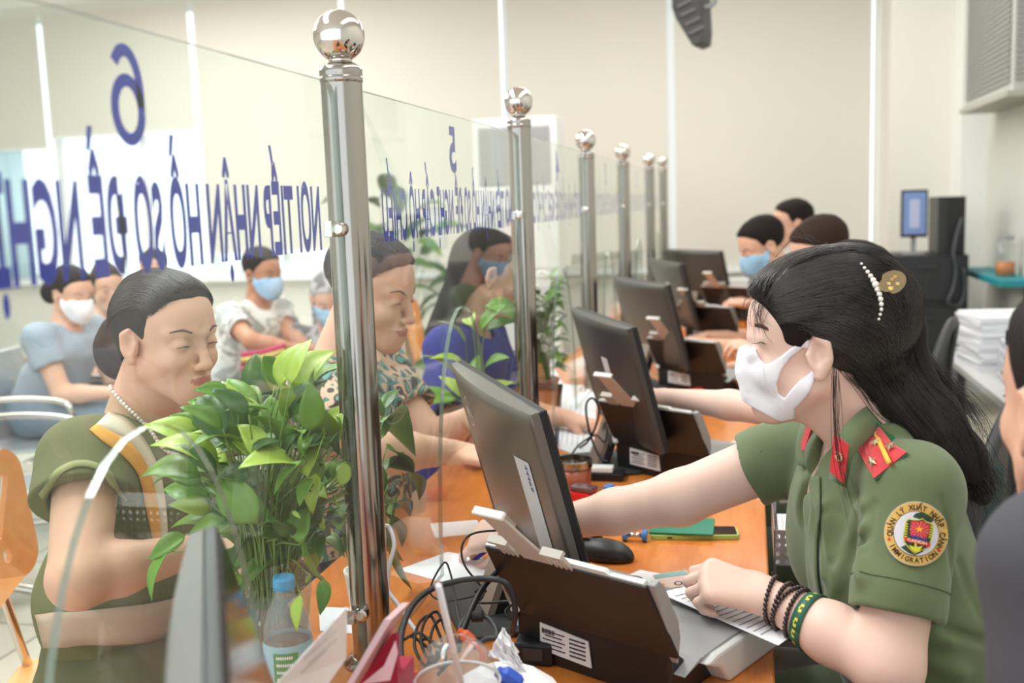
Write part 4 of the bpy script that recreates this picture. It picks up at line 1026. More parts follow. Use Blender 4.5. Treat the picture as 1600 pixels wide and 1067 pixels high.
    # brow and lashes
    decal_band(B, [(1180, 505), (1190, 506), (1200, 512)], [(1180, 510), (1190, 512), (1201, 516)], browm, 'eyebrow', root, .0008, 3, 2)
    lash = NB(); tube(lash, [B.hit(1184, 536, .002), B.hit(1190, 534, .002), B.hit(1196, 537, .001)], .0008, 5, 3); tube(lash, [B.hit(1184, 536, .002), B.hit(1184, 536, .002)+h.f*.007+h.u*.001], .0005, 4); obj('eyelashes', lash, blackhair[0], root, world=True)
    # pearl claw clip in the hair
    clip = []
    path = _res([(1345, 415, 0), (1362, 438, 0), (1372, 460, 0), (1375, 480, 0), (1371, 498, 0)], 13); sz = [2.2, 2.6, 3.2, 3.8, 4.6, 5.6, 4.8, 4.4, 4.2, 3.8, 3.2, 2.8, 2.4]
    bm = NB()
    for (x, y, _), r in zip(path, sz): p = H.hit(x, y, .004); sphere(bm, p, r*.00095, 12, 8)
    cl = obj('hair_clip', bm, M('pearl', (236, 230, 220), .18, .15, coat=.6), root, smooth=True, world=True)
    bm = NB(); pc = H.hit(1386, 446, .012); a_ = unit(at(1400, 440, D=1.47)-at(1380, 450, D=1.47)); b_ = unit(np.cross(a_, CAMC-pc)); b_ = b_*np.sign(b_[2])
    prism(bm, [(x*.021, y*.016) for x, y in [(math.cos(t)*(1 if math.cos(t) > 0 else .9), math.sin(t)*(1 if math.cos(t) > -.3 else .7)) for t in np.linspace(0, 2*PI, 28)[:-1]]], pc, a_, b_, .004)
    obj('clip_tab', bm, M('clear amber plastic', (226, 200, 150), .12, trans=.75, coat=.4), cl, world=True)
    bm = NB(); rg = random.Random(4)
    for k in range(8): box(bm, pc+a_*rg.uniform(-.008, .010)+b_*rg.uniform(-.008, .008)+unit(CAMC-pc)*.0024, (.006, .001, .004), rotz(rg.uniform(-1, 1)))
    obj('gold_flakes', bm, gold, cl, world=True)
    # bead bracelets and green band on the near wrist
    ax = unit(elN-wrN)
    def ring(t, tilt, r, n):
        c = wrN+(elN-wrN)*t; s1, u1 = frame_of(ax); P_ = []
        for k in range(n): a = 2*PI*k/n; p = c+(s1*math.cos(a)+u1*math.sin(a))*.036+ax*tilt*math.cos(a+.6); P_.append(B.snap([p], r)[0])
        return P_
    bead = M('dark wooden bead', (52, 34, 28), .3, coat=.3)
    for t, tl, n in ((.05, .012, 30), (.145, .006, 32), (.19, -.004, 32), (.27, .005, 34)):
        bm = NB()
        for p in ring(t, tl, .0034, n): sphere(bm, p, .0036, 10, 7)
        obj('bead_bracelet', bm, bead, root, smooth=True, world=True)
    ra = _res(ring(.315, .004, .0012, 40)+[ring(.315, .004, .0012, 40)[0]], 60); rb = _res(ring(.42, .004, .0012, 40)+[ring(.42, .004, .0012, 40)[0]], 60)
    bm = NB(); va = [bm.verts.new(tuple(p)) for p in ra]; vb = [bm.verts.new(tuple(p)) for p in rb]
    for i in range(59): bm.faces.new((va[i], va[i+1], vb[i+1], vb[i]))
    o = obj('wrist_band', bm, M('green rubber band', (40, 96, 74), .5), root, smooth=True, world=True); m = o.modifiers.new('t', 'SOLIDIFY'); m.thickness = .002; m.offset = 1
    wb = o; bm = NB()
    for k in range(60):
        if k % 5 in (1, 2, 3):
            a, b, c, d = ra[k % 60], ra[(k+1) % 60], rb[(k+1) % 60], rb[k % 60]; f0, f1 = (.35, .65) if k % 5 != 2 else (.3, .42)
            q = [a+(d-a)*f0, b+(c-b)*f0, b+(c-b)*f1, a+(d-a)*f1]; g_ = B.grad(np.array(q)); addv(bm, [p+n_*.0024 for p, n_ in zip(q, g_)], [(0, 1, 2, 3)])
    obj('band_print', bm, M('band yellow print', (216, 206, 70), .6), wb, world=True)
    # pen held in the far hand: stays a thing of its own
    p0 = tF[0]; pen = thing('pen', "blue pen in the officer's outstretched hand", 'pen', tuple(p0))
    pd = unit(V3(.75, .15, .55)); obj('barrel', cyl(NB(), p0-pd*.012, p0+pd*.11, .0042, .0046, 12), M('pen blue', (60, 70, 170), .35), pen, smooth=True, world=True)
    obj('tip', cyl(NB(), p0-pd*.028, p0-pd*.012, .0008, .0042, 12), steel, pen, smooth=True, world=True)
    return root, h, B, S
OFF = officer()
# ================================================================== everyone else
def pattern_mat(name, cols, scale=18, rough=.8, dist=1.2, pos=None):
    m = M(name, cols[0], rough); nt = N(m); tc = [n for n in nt if n.type == 'TEX_COORD'][0]
    n = nt.new('ShaderNodeTexNoise'); n.inputs['Scale'].default_value = scale; n.inputs['Detail'].default_value = 2; n.inputs['Distortion'].default_value = dist
    rp = nt.new('ShaderNodeValToRGB'); rp.color_ramp.interpolation = 'CONSTANT'; els = rp.color_ramp.elements
    ps = pos or list(np.linspace(.32, .62, len(cols)))
    els[0].position = 0; els[0].color = (*lin(cols[0]), 1); els[1].position = ps[1]; els[1].color = (*lin(cols[1]), 1)
    for c, p in zip(cols[2:], ps[2:]): e = els.new(p); e.color = (*lin(c), 1)
    L(m, tc.outputs['Object'], n.inputs['Vector']); L(m, n.outputs['Fac'], rp.inputs[0]); L(m, rp.outputs[0], nt['Principled BSDF'].inputs['Base Color']); return m
def figure(label, h, sN, sF, pel, T, arms, top, pants, vox=.006, skinm=None, bs=1.0, sleeve=.5, sr=.062, group=None, hair=None, hairm=None, legs=None, shoes=None, mask=None, ears=True, curls=None, eyes_=False, root=None, fold=.004, hole=True, extra=None, lip=True, strandn=0, chest=1.0, hem=.0, seed=1, brow=False, hu=0, hf=0, jaw=1, bun=1, thumb_d=(.4, .4, .3)):
    """arms: list of (shoulder, elbow, wrist, hand target, back-of-hand normal, is_left) or None entries"""
    skinm = skinm or skin; T = unit(V3(*T)); Lr = unit(V3(*sF)-V3(*sN)); sN, sF, pel = V3(*sN), V3(*sF), V3(*pel); MS = (sN+sF)/2
    root = root or person(label, (pel[0], pel[1], 0), group); spine = MS*.35+pel*.65
    pts = [h.O-.16, h.O+.16, pel-.2, pel+.2, sN-.1, sF+.1]
    for a in arms:
        if a: pts += [a[1]-.07, a[1]+.07, a[2]-.14, a[2]+.14]
    lo = np.min(pts, 0); hi = np.max(pts, 0)
    B = Field(lo, hi, vox); h.skull(B, ears=ears, jaw=jaw)
    nb = MS+V3(0, 0, .045)
    B.ecap(h.w(-.025, 0, -.03), nb, (.050*bs, .052*bs), (.058*bs, .055*bs), h.l, .02); B.ecap(MS+V3(0, 0, -.06), pel, (.14*bs, .085*bs), (.145*bs, .10*bs), Lr, .03); B.cap(sN, sF, .045*bs, None, .03)
    for a in arms:
        if not a: continue
        s_, e_, w_, ht, hn, left = a; s_, e_, w_, ht = V3(*s_), V3(*e_), V3(*w_), V3(*ht)
        B.cap(s_, e_, .047*bs, .040*bs, .02); m_ = e_*.62+w_*.38; B.cap(e_, m_, .040*bs, .037*bs, .015); B.cap(m_, w_, .037*bs, .025*bs, .015)
        d = unit(ht-w_); hand(B, w_+d*.004, d, hn, left, curls or [(.5, .5, .3)]*4, max(.006, vox*1.2), .98, .04, thumb_d)
    if eyes_: eyes(h, B, root, .0055, .0018, (1, 0, -.5))
    if extra: extra(B, h)
    bo = sdf_obj('body', B, [skinm, lipm], root, 1, (lambda P: h.lips(P).astype(int)) if lip and vox < .006 else None)
    if label.find('nearest window') < 0 and 'pearl necklace' not in label:
        for q in (-1, 1):
            for nm, pts_, rr_ in (('eyebrow', [(.083, .016, .0325), (.082, .032, .0365), (.07, .050, .032)], .0024), ('eyelashes', [(.088, .020, .006), (.0895, .032, .009), (.083, .045, .006)], .0016)):
                bm = NB(); tube(bm, [B.snap([h.w(a, q*b, c)], .0004)[0] for a, b, c in pts_], [rr_*.6, rr_, rr_*.5], 6, 5); obj(nm, bm, browm, root, smooth=True, world=True)
    # top
    lo2 = np.minimum(np.min([pel, sN, sF], 0), nb)-.22; hi2 = np.maximum(np.max([pel, sN, sF], 0), nb)+.20
    S = Field(lo2, hi2, vox)
    for a in arms:
        if not a: continue
        s_, e_ = V3(*a[0]), V3(*a[1]); c = s_*(1-sleeve)+e_*sleeve; ax = unit(e_-s_)
        S.cap(s_, c+ax*.03, sr*bs, sr*bs*1.02, .03); S.halfcut(c, ax, c-.12, c+.12, .003); S.cap(c-ax*.03, c+ax*.08, .052*bs, .050*bs, .002, 's')
    S.cap(sN, sF, .056*bs, None, .03); S.ecap(MS+V3(0, 0, -.07), spine, (.155*bs, .105*bs*chest), (.15*bs, .12*bs), Lr, .03); S.ecap(spine, pel+V3(0, 0, hem), (.15*bs, .12*bs), (.17*bs, .135*bs), Lr, .03)
    S.ecap(MS, nb, (.08, .066), (.060, .056), Lr, .03)
    if fold: S.noise(fold, 38, seed, [(1, 0, -.6), (.4, .6, 1), (1, .5, .3)])
    if hole: S.ecap(nb+V3(0, 0, -.01)+T*.02, nb+V3(0, 0, .1), (.056*bs, .058*bs), (.062*bs, .07*bs), Lr, .008, 's')
    so = sdf_obj('top', S, top, root, 1)
    # legs and shoes
    if pants is not None:
        floor_ = legs
        kn = [pel+Lr*q*.10+T*.42+V3(0, 0, -.02) for q in (-1, 1)]
        zz = .30 if not legs else .05
        P = Field(np.min([pel, *kn], 0)-V3(.2, .2, pel[2]-zz if legs else .18), np.max([pel, *kn], 0)+.2, max(vox, .007))
        P.ecap(pel+V3(0, 0, .04), pel, (.16*bs, .125*bs), (.175*bs, .145*bs), Lr, .03)
        for q, k_ in zip((-1, 1), kn):
            th = pel+Lr*.09*q; P.cap(th, k_, .095*bs, .072*bs, .03)
            if legs:
                an = k_+T*-.02; an = V3(an[0], an[1], .09); P.cap(k_, an, .068*bs, .05, .02)
                sb = Field(an-V3(.2, .2, .1), an+V3(.25, .25, .12), .008); sb.ell(V3(an[0], an[1], .045)+T*.07, (.13, .045, .04), np.array([T, np.cross((0, 0, 1), T), (0, 0, 1)]).T, .01); sb.cap(an+V3(0, 0, -.03), an, .042, .042, .02)
                sdf_obj('shoe', sb, shoes or blackp, root, 1)
        sdf_obj('trousers', P, pants, root, 1)
    if hair:
        H = Field(h.O-.2-V3(0, 0, .12 if hair in ('long', 'pony') else 0), h.O+.2, max(vox*.8, .0034) if vox < .008 else .008)
        c = h.sc; E = lambda p, r, k=.015, mode='u': H.ell(h.w(*p), V3(*r)*c, h.R, k, mode)
        E((-.020, 0, .056-hu), (.103, .081, .088-hu)); E((.028, 0, .076-hu), (.060, .064, .052-hu*.5), .02)
        if hair in ('long', 'pony', 'bun'): E((-.055, 0, .02), (.06, .072, .075), .03)
        if hair == 'long': H.ecap(h.w(-.07, 0, .0), h.w(-.11, 0, -.20), (.075, .045), (.06, .03), h.l, .03)
        if hair == 'bun': E((-.125, 0, -.0), (.045, .045, .05), .012)
        if hair == 'pony': H.ecap(h.w(-.10, 0, .03), h.w(-.13, 0, -.12), (.04, .035), (.03, .025), h.l, .02)
        H.cap(h.w(.12, 0, -.05), h.w(.088, 0, .012), .10, .070, .006, 's'); E((.088-hf, 0, .036), (.052, .12, .052), .020, 's'); E((.042-hf*.3, 0, -.03), (.060, .12, .052), .012, 's')
        for q in (-1, 1): E((-.006, q*.085, -.006), (.024, .03, .032), .006, 's')
        if hair in ('short', 'bun', 'pony'): H.ell(h.w(-.02, 0, -.09), V3(.12, .12, .055), h.R, .01, 's')
        if hair == 'bun': E((-.135-.01*(bun-1), 0, -.02-.05*(bun-1)), (.052*bun, .05*bun, .056*bun), .012)
        if hair == 'pony': H.ecap(h.w(-.10, 0, .03), h.w(-.13, 0, -.12), (.04, .035), (.03, .025), h.l, .02)
        H.noise(.0022, 85, 4); parts = [H.mesh(1)]
        if strandn:
            cl = h.w(-.115, 0, .03)
            def G(l0, u0, f0=.07, lo=0): return [h.w(f0, l0, u0), h.w(f0-.04, l0*1.15, u0+.025-lo), h.w(f0-.10, l0*1.2, u0+.005-lo), h.w(-.09, l0*.7, .03)]
            gs = [G(-.078, .030, .035), G(-.072, .060, .055), G(-.05, .095, .07), G(-.02, .115, .07), G(.02, .115, .07), G(.05, .095, .07), G(.072, .06, .055)]
            parts.append(strands(H, gs, strandn, 12, .0006, (.0003, .003), .004, 11))
        V, F_ = join_vf(parts) if len(parts) > 1 else parts[0]; mi = np.zeros(len(F_), int); mi[:len(parts[0][1])] = 1; np_mesh('hair', V, F_, hairm or blackhair, root, mi)
    if mask:
        K = Field(h.O-.15, h.O+.15, max(vox*.7, .003)); h.skull(K, ears=False, nose=.9); K.ell(h.w(.082, 0, -.045), (.038, .044, .05), h.R, .03); K.D -= .004
        po = poly_sdf([(.2, .0), (.075, .004), (.03, -.015), (.0, .004), (-.004, -.004), (.02, -.05), (.045, -.095), (.10, -.115), (.2, -.11)])
        K.inter(lambda X, Y, Z: (lambda q: po(q[0], q[2]))(h.lg(X, Y, Z)), .001); sdf_obj('face_mask', K, mask, root, 1)
    return root, B, S, Lr, MS
# ---- customer at the nearest window
dress = M('olive dress cloth', (104, 104, 66), .85, bump=.25, bscale=260, var=.10, vscale=10, aniso=(1, 1, .3))
def customer_one():
    h = Head((-.985, 1.592, 1.203), (.90, -.36, -.08), (0, 0, 1), .92)
    sN = V3(-1.075, 1.465, 1.018); Lr = unit((.04, 1, 0)); sF = sN+Lr*.31; T = (1, -.04, 0); pel = V3(-1.125, 1.62, .60)
    elN = at(122, 905, D=1.57); wrN = at(292, 862, D=1.70); elF = sF+V3(.10, -.02, -.24); wrF = at(330, 850, D=1.92)
    cur = [(.35, .5, .3), (.4, .5, .3), (.45, .5, .3), (.5, .5, .3)]
    root, B, S, Lr, MS = figure('customer in olive dress with pearl necklace and dark hair in a low bun', h, sN, sF, pel, T,
        [(sN, elN, wrN, wrN+V3(.10, .05, .005), (-.1, -.3, 1), False), (sF, elF, wrF, wrF+V3(.09, -.04, -.01), (0, .2, 1), True)], dress, M('olive trousers', (92, 92, 60), .85), .0036, skin_tan, 1.12, .36, .072, hair='bun', hairm=hair_mat('greying black hair', (42, 34, 34), .42, .4, .3), eyes_=True, strandn=2600, fold=.0055, curls=cur, hu=.003, hf=.008, jaw=.92, bun=1.18, hem=.13, legs=True, chest=1.0)
    lt = M('cream stripe cloth', (232, 218, 196), .8, bump=.2, bscale=200); og = M('orange stripe cloth', (236, 168, 74), .8, bump=.2, bscale=200)
    decal_band(S, [(140, 672), (160, 690), (190, 712), (214, 742), (226, 790), (240, 850)], [(150, 664), (175, 676), (205, 696), (232, 735), (246, 790), (252, 850)], og, 'orange_stripe', root, .002, 5, 3)
    decal_band(S, [(150, 664), (175, 676), (205, 696), (232, 735), (246, 790), (252, 850)], [(170, 645), (200, 658), (226, 690), (248, 735), (258, 790), (262, 850)], lt, 'cream_stripe', root, .002, 5, 3)
    decal_band(S, [(66, 778), (96, 742), (130, 730), (165, 745), (190, 788)], [(60, 770), (92, 733), (130, 720), (170, 736), (199, 780)], M('light olive hem', (146, 146, 98), .85), 'sleeve_hem', root, .003, 4, 2)
    decal_band(S, [(60, 960), (140, 952), (240, 940), (300, 925)], [(72, 1010), (150, 1006), (240, 1000), (300, 985)], M('beige hem cloth', (186, 160, 138), .8), 'blouse_hem', root, .005, 5, 4)
    # pearls
    bm = NB(); path = _res([(173, 604, 0), (190, 625, 0), (212, 648, 0), (232, 672, 0), (250, 698, 0), (268, 710, 0), (284, 706, 0), (289, 690, 0), (288, 672, 0)], 34)
    comb = B.copy()
    for x, y, _ in path:
        p = comb.hit(x, y, .003); q = S.hit(x, y, .003)
        if np.linalg.norm(q-CAMC) < np.linalg.norm(p-CAMC)-.0: p = q if np.linalg.norm(q-p) < .03 else p
        sphere(bm, p, .0042, 10, 7)
    obj('pearl_necklace', bm, M('pearl bead', (238, 226, 214), .2, .1, coat=.5), root, smooth=True, world=True)
    # earring, clip on the bun, features
    p = h.w(-.004, -.081, -.036); bm = NB(); sphere(bm, p, .0022, 8, 6); cyl(bm, p, p+V3(0, 0, -.012), .0008); sphere(bm, p+V3(0, 0, -.014), .003, 8, 6); obj('earring', bm, gold_, root, smooth=True, world=True)
    ux = unit(V3(.9, -.30, .0)); cc = h.w(-.125, -.054, -.010)
    bm = NB(); prism(bm, rrect(.034, .040, .004), cc, ux, (0, 0, 1), .003); cl = obj('hair_clip', bm, M('smoky clear plastic', (110, 104, 104), .2), root, world=True)
    bm = NB(); A = [bm.verts.new(tuple(cc+ux*a+V3(0, 0, b)+V3(-.25, -.9, 0)*.0024)) for a, b in circle(.011, 24)]; B2 = [bm.verts.new(tuple(cc+ux*a+V3(0, 0, b)+V3(-.25, -.9, 0)*.0024)) for a, b in circle(.0085, 24)]
    for i in range(24): bm.faces.new((A[i], A[(i+1) % 24], B2[(i+1) % 24], B2[i]))
    for q in (-.0035, .0035): box(bm, cc+ux*q+V3(-.25, -.9, 0)*.0024, (.002, .001, .012))
    obj('clip_ring', bm, M('silver paint', (200, 196, 196), .3, .7), cl, world=True)
    for q, nm in ((-1, 'eyebrow'), (1, 'eyebrow')):
        bm = NB(); P_ = [B.snap([h.w(.083, q*.016, .0335)], .0006)[0], B.snap([h.w(.082, q*.032, .0375)], .0006)[0], B.snap([h.w(.07, q*.050, .0335)], .0006)[0]]; tube(bm, P_, [.0018, .0024, .0010], 6, 5); obj(nm, bm, browm, root, smooth=True, world=True)
        bm = NB(); P_ = [B.snap([h.w(.088, q*.021, .006)], .0004)[0], B.snap([h.w(.0895, q*.032, .0085)], .0004)[0], B.snap([h.w(.083, q*.044, .0065)], .0004)[0]]; tube(bm, P_, [.0008, .0013, .0009], 5, 5); obj('eyelashes', bm, browm, root, smooth=True, world=True)
    return root, h, B, S
gold_ = M('gold metal', (226, 190, 120), .28, .9)
customer_one()
# ---- customer at the second window, patterned teal blouse
def customer_two():
    h = Head(at(580, 462, D=2.33), (.95, -.16, -.26), (0, 0, 1), 1.0)
    sN = h.O+V3(-.105, -.165, -.185); Lr = unit((.16, .98, 0)); sF = sN+Lr*.31; T = (.97, -.16, 0); pel = V3(-.93, 2.24, .58)
    elN = at(592, 705, D=2.05); wrN = at(706, 706, D=2.18); elF = at(676, 690, D=2.40); wrF = at(736, 652, D=2.34)
    tl = pattern_mat('teal and brown print', [(70, 52, 46), (70, 130, 124), (206, 172, 146), (60, 56, 54), (96, 150, 142)], 13, .8, 1.6)
    figure('customer in a teal and brown printed blouse behind the nearest post', h, sN, sF, pel, T, [(sN, elN, wrN, wrN+V3(.1, .0, -.01), (0, -.3, 1), False), (sF, elF, wrF, wrF+V3(.08, -.03, -.02), (0, 0, 1), True)],
        tl, M('black trousers', (34, 32, 34), .85), .0046, skin_tan, 1.08, .62, .068, hair='short', hairm=hair_mat('grey streaked hair', (78, 74, 76), .45, .4, .35), eyes_=True, strandn=1200, legs=True, brow=True)
customer_two()
def customer_three():
    h = Head(at(762, 434, D=3.0), (.86, .48, -.3), (0, 0, 1), 1.0)
    sN = h.O+V3(-.08, -.16, -.19); Lr = unit((.05, 1, 0)); sF = sN+Lr*.32; T = (1, 0, 0); pel = V3(-.93, 3.02, .58)
    elN = at(716, 650, D=2.8); wrN = at(780, 650, D=2.9)
    figure('customer in a navy blue top with black hair, third window', h, sN, sF, pel, T, [(sN, elN, wrN, wrN+V3(.1, .0, 0), (0, -.3, 1), False), (sF, sF+V3(.08, 0, -.24), sF+V3(.27, -.05, -.25), sF+V3(.35, -.08, -.26), (0, 0, 1), True)],
        M('navy cloth', (44, 50, 132), .8, bump=.2, bscale=120), M('black trousers', (34, 32, 34), .85), .006, skin_tan, 1.1, .95, .066, hair='long', legs=True, lip=False)
customer_three()
# ---- officers further along
offg = 'officers working along the counter'
def officer_n(label, px, py, D, f, wr=None, el=None, hairk='short', hm=None, mk=None, sk=None, seed=1, left=True):
    h = Head(at(px, py, D=D), f, (0, 0, 1), 1.0); O = h.O
    T = V3(-1, 0, 0); MS = O+V3(.085, .0, -.17); sN = MS+V3(0, -.16, -.02); sF = MS+V3(0, .16, -.02); pel = V3(MS[0]+.12, MS[1]+.02, .55)
    a = []
    e1 = el if el is not None else sN+V3(-.10, -.03, -.235); w1 = wr if wr is not None else e1+V3(-.23, .05, .02)
    a.append((sN, e1, w1, w1+unit(w1-e1)*.1, (-.1, -.3, .9), True)); e2 = sF+V3(-.10, .03, -.235); w2 = e2+V3(-.23, -.06, .02); a.append((sF, e2, w2, w2+V3(-.1, -.02, -.01), (0, .1, 1), False))
    return figure(label, h, sN, sF, pel, T, a, olive, M('dark olive trousers', (70, 80, 56), .85), .0065, sk or skin, 1.0, .55, .062, group=None, hair=hairk, hairm=hm, mask=mk, lip=False, seed=seed, curls=[(.6, .9, .5)]*4, legs=True)
officer_n('second officer, reaching a bare arm across the counter behind the nearest officer', 1322, 468, 2.5, (-1, .1, -.1), wr=at(1040, 622, D=2.66), el=at(1205, 640, D=2.46))
officer_n('third officer with dark brown hair and head bowed, holding a white pen', 1284, 400, 3.62, (-.93, -.30, -.45), wr=at(1196, 560, D=3.3), el=at(1262, 600, D=3.35), hm=brownhair, sk=skin_tan)
officer_n('fourth officer with black hair and light blue face mask', 1192, 388, 4.5, (-.90, -.35, -.42), mk=maskb, sk=skin_tan)
officer_n('farthest officer, black hair just showing above the others', 1238, 352, 5.5, (-.95, -.2, -.1), sk=skin_tan)
# ---- people waiting on the far side
def waiter(label, px, py, D, f, T, top, pants, hairk, hm=None, mk=None, sk=None, lean=.08, arms=None, sleeve=.5, vox=.009, bs=1.0, seed=2, pelz=.53, sc=1.0, shoe=None):
    h = Head(at(px, py, D=D), f, (0, 0, 1), sc); T = unit(V3(*T)); Lr = np.cross(T, (0, 0, 1)); Lr = Lr if Lr[1] > 0 else -Lr
    MS = h.O-T*.05+V3(0, 0, -.18); sN = MS-Lr*.17; sF = MS+Lr*.17; pel = V3(*(MS-T*lean)); pel[2] = pelz
    if arms is None:
        arms = []
        for s_, q in ((sN, -1), (sF, 1)): e = s_+T*.10+V3(0, 0, -.25); w_ = e+T*.22+V3(0, 0, .0)-Lr*q*.06; arms.append((s_, e, w_, w_+T*.1, (0, 0, 1), q > 0))
    return figure(label, h, sN, sF, pel, T, arms, top, pants, vox, sk or skin_tan, bs, sleeve, .068, hair=hairk, hairm=hm, mask=mk, lip=False, legs=True, shoes=shoe, fold=.005, seed=seed)
denim = M('grey blue shirt cloth', (150, 162, 176), .85, var=.06); 
waiter('waiting woman in a grey blue shirt with a white mask, at the far left', 112, 462, 4.75, (.93, -.25, -.25), (1, -.1, 0), denim, M('blue grey trousers', (112, 128, 146), .85), 'bun', mk=maskw, bs=1.12, lean=.16)
waiter('waiting woman in a light blue top with long dark hair, second row at left', 168, 452, 5.5, (.75, -.65, -.15), (.9, -.4, 0), M('pale blue cloth', (150, 192, 208), .85), M('dark trousers', (50, 52, 58), .85), 'long', hm=brownhair)
waiter('waiting person whose dark head shows above the nearest customer', 240, 424, 6.4, (.4, -.9, -.1), (.4, -.9, 0), M('white cloth', (218, 220, 222), .85), M('dark trousers', (50, 52, 58), .85), 'short')
wh = pattern_mat('white and grey print shirt', [(222, 220, 216), (176, 178, 176), (226, 224, 220), (150, 150, 148)], 7, .85, .8)
mT = unit(V3(.95, -.3, 0)); mO = at(410, 430, D=5.05); mMS = mO-mT*.08+V3(0, 0, -.19); mL = unit(V3(.3, .95, 0)); a1 = mMS-mL*.17; a2 = mMS+mL*.17
waiter('waiting man in a white shirt and face mask, leaning over a sheet of paper', 410, 430, 5.05, (.9, -.35, -.15), mT, wh, M('grey trousers', (110, 112, 114), .85), 'short', mk=maskb, sk=skin_dark, lean=.26,
       arms=[(a1, at(392, 532, D=4.72), at(462, 545, D=4.75), at(498, 545, D=4.85), (0, -.2, 1), False), (a2, at(456, 525, D=5.1), at(486, 545, D=5.0), at(508, 550, D=4.95), (0, 0, 1), True)], sleeve=.6)
sh_ = thing('paper_sheet', 'white paper sheet held low by the waiting man', 'paper', at(484, 562, D=4.85))
bm = NB(); prism(bm, [(-.10, -.10), (.06, -.12), (.10, .05), (-.06, .07)], at(484, 565, D=4.85), unit(V3(.8, .4, .1)), unit(V3(-.1, .25, .9)), .002); obj('sheet', bm, M('paper white', (236, 236, 240), .8), sh_, world=True)
waiter('waiting person in grey patterned hood and blue mask, half behind the nearest post', 512, 470, 5.1, (.5, -.85, -.5), (.4, -.9, 0), pattern_mat('grey floral cloth', [(110, 106, 108), (180, 176, 176), (84, 80, 84)], 12, .85, 1), M('dark trousers', (50, 52, 58), .85), 'long', hm=[pattern_mat('grey floral cloth', [(110, 106, 108), (180, 176, 176), (84, 80, 84)], 12)]*2, mk=maskb)
# ---- blurred person at the right edge, close to the camera
def edge_person():
    h = Head(at(1716, 650, D=.97), (-.3, .95, 0), (0, 0, 1), 1.0); sN = V3(.252, .865, 1.115); sF = V3(.52, .74, 1.12); 
    figure('blurred person in a dark grey shirt at the right edge, close to the camera', h, sN, sF, (.40, .74, .60), (-.3, .95, 0), [(sN, sN+V3(.02, -.06, -.27), sN+V3(.04, .14, -.38), sN+V3(.04, .2, -.39), (0, 0, 1), True), (sF, sF+V3(.05, -.02, -.27), sF+V3(.05, .16, -.38), sF+V3(.05, .2, -.4), (0, 0, 1), False)],
        M('dark grey shirt cloth', (70, 70, 76), .85), M('black trousers', (34, 32, 34), .85), .007, skin_tan, 1.0, .6, .07, hair='long', lip=False, legs=True)
edge_person()
# ================================================================== plants
leafm = M('green leaf', (100, 140, 50), .38, var=.35, vscale=14, spec=.4, sub=.0); leafd = M('deep green leaf', (58, 94, 36), .38, var=.3, vscale=14, spec=.4)
leafy = M('yellow green leaf', (160, 186, 66), .4, var=.25, vscale=14); stemm = M('plant stem', (110, 140, 62), .5)
for _m in (leafm, leafd, leafy):
    N(_m)['Principled BSDF'].inputs['Transmission Weight'].default_value = 0
def leaf(bm, base, tip, width, droop=.2, mi=0, nrm=None, seg=7):
    base = V3(*base); tip = V3(*tip); d = tip-base; L_ = np.linalg.norm(d); d = d/L_; up = V3(0, 0, 1) if nrm is None else unit(nrm)
    s = np.cross(d, up)
    s = unit(s) if np.linalg.norm(s) > .05 else V3(1, 0, 0)
    u = np.cross(s, d); rows = []
    for i in range(seg+1):
        t = i/seg; w = width*(math.sin(PI*min(t*1.0, 1)**.72)**.85 if 0 < t < 1 else 0); c = base+d*L_*t+u*(math.sin(t*PI*.9)*droop*L_*.6)-V3(0, 0, 1)*droop*L_*t*t*.5
        rows.append([c-s*w*.5+u*w*.16, c-s*w*.25+u*w*.03, c, c+s*w*.25+u*w*.03, c+s*w*.5+u*w*.16])
    vs = [[bm.verts.new(tuple(p)) for p in r] for r in rows]
    for i in range(seg):
        for j in range(4):
            f = bm.faces.new((vs[i][j], vs[i][j+1], vs[i+1][j+1], vs[i+1][j])); f.material_index = mi; f.smooth = True
def foliage(name, root, mouth, leaves, wid, rnd, mats=(0, 1, 2), lw=.42):
    bm = NB(); sb = NB()
    for b, t in leaves:
        L_ = np.linalg.norm(V3(*t)-V3(*b)); leaf(bm, b, t, L_*lw*rnd.uniform(.85, 1.15), rnd.uniform(.1, .35), rnd.choice(mats), V3(rnd.uniform(-.5, .5), rnd.uniform(-.9, .1), .8))
        m0 = V3(*mouth)+V3(rnd.uniform(-1, 1), rnd.uniform(-1, 1), 0)*wid; mid = (m0+V3(*b))/2+V3(0, 0, .02)+(V3(*b)-m0)*V3(.12, .12, .0)*-1
        tube(sb, [m0-V3(0, 0, .03), mid, V3(*b)], [.0016, .0014, .0011], 5, 5)
    bmesh.ops.remove_doubles(bm, verts=bm.verts[:], dist=1e-6)
    f = obj('foliage', bm, [leafm, leafd, leafy], root, world=True); m = f.modifiers.new('t', 'SOLIDIFY'); m.thickness = .0007
    for p in f.data.polygons: p.use_smooth = True
    obj('stems', sb, stemm, root, smooth=True, world=True); return f
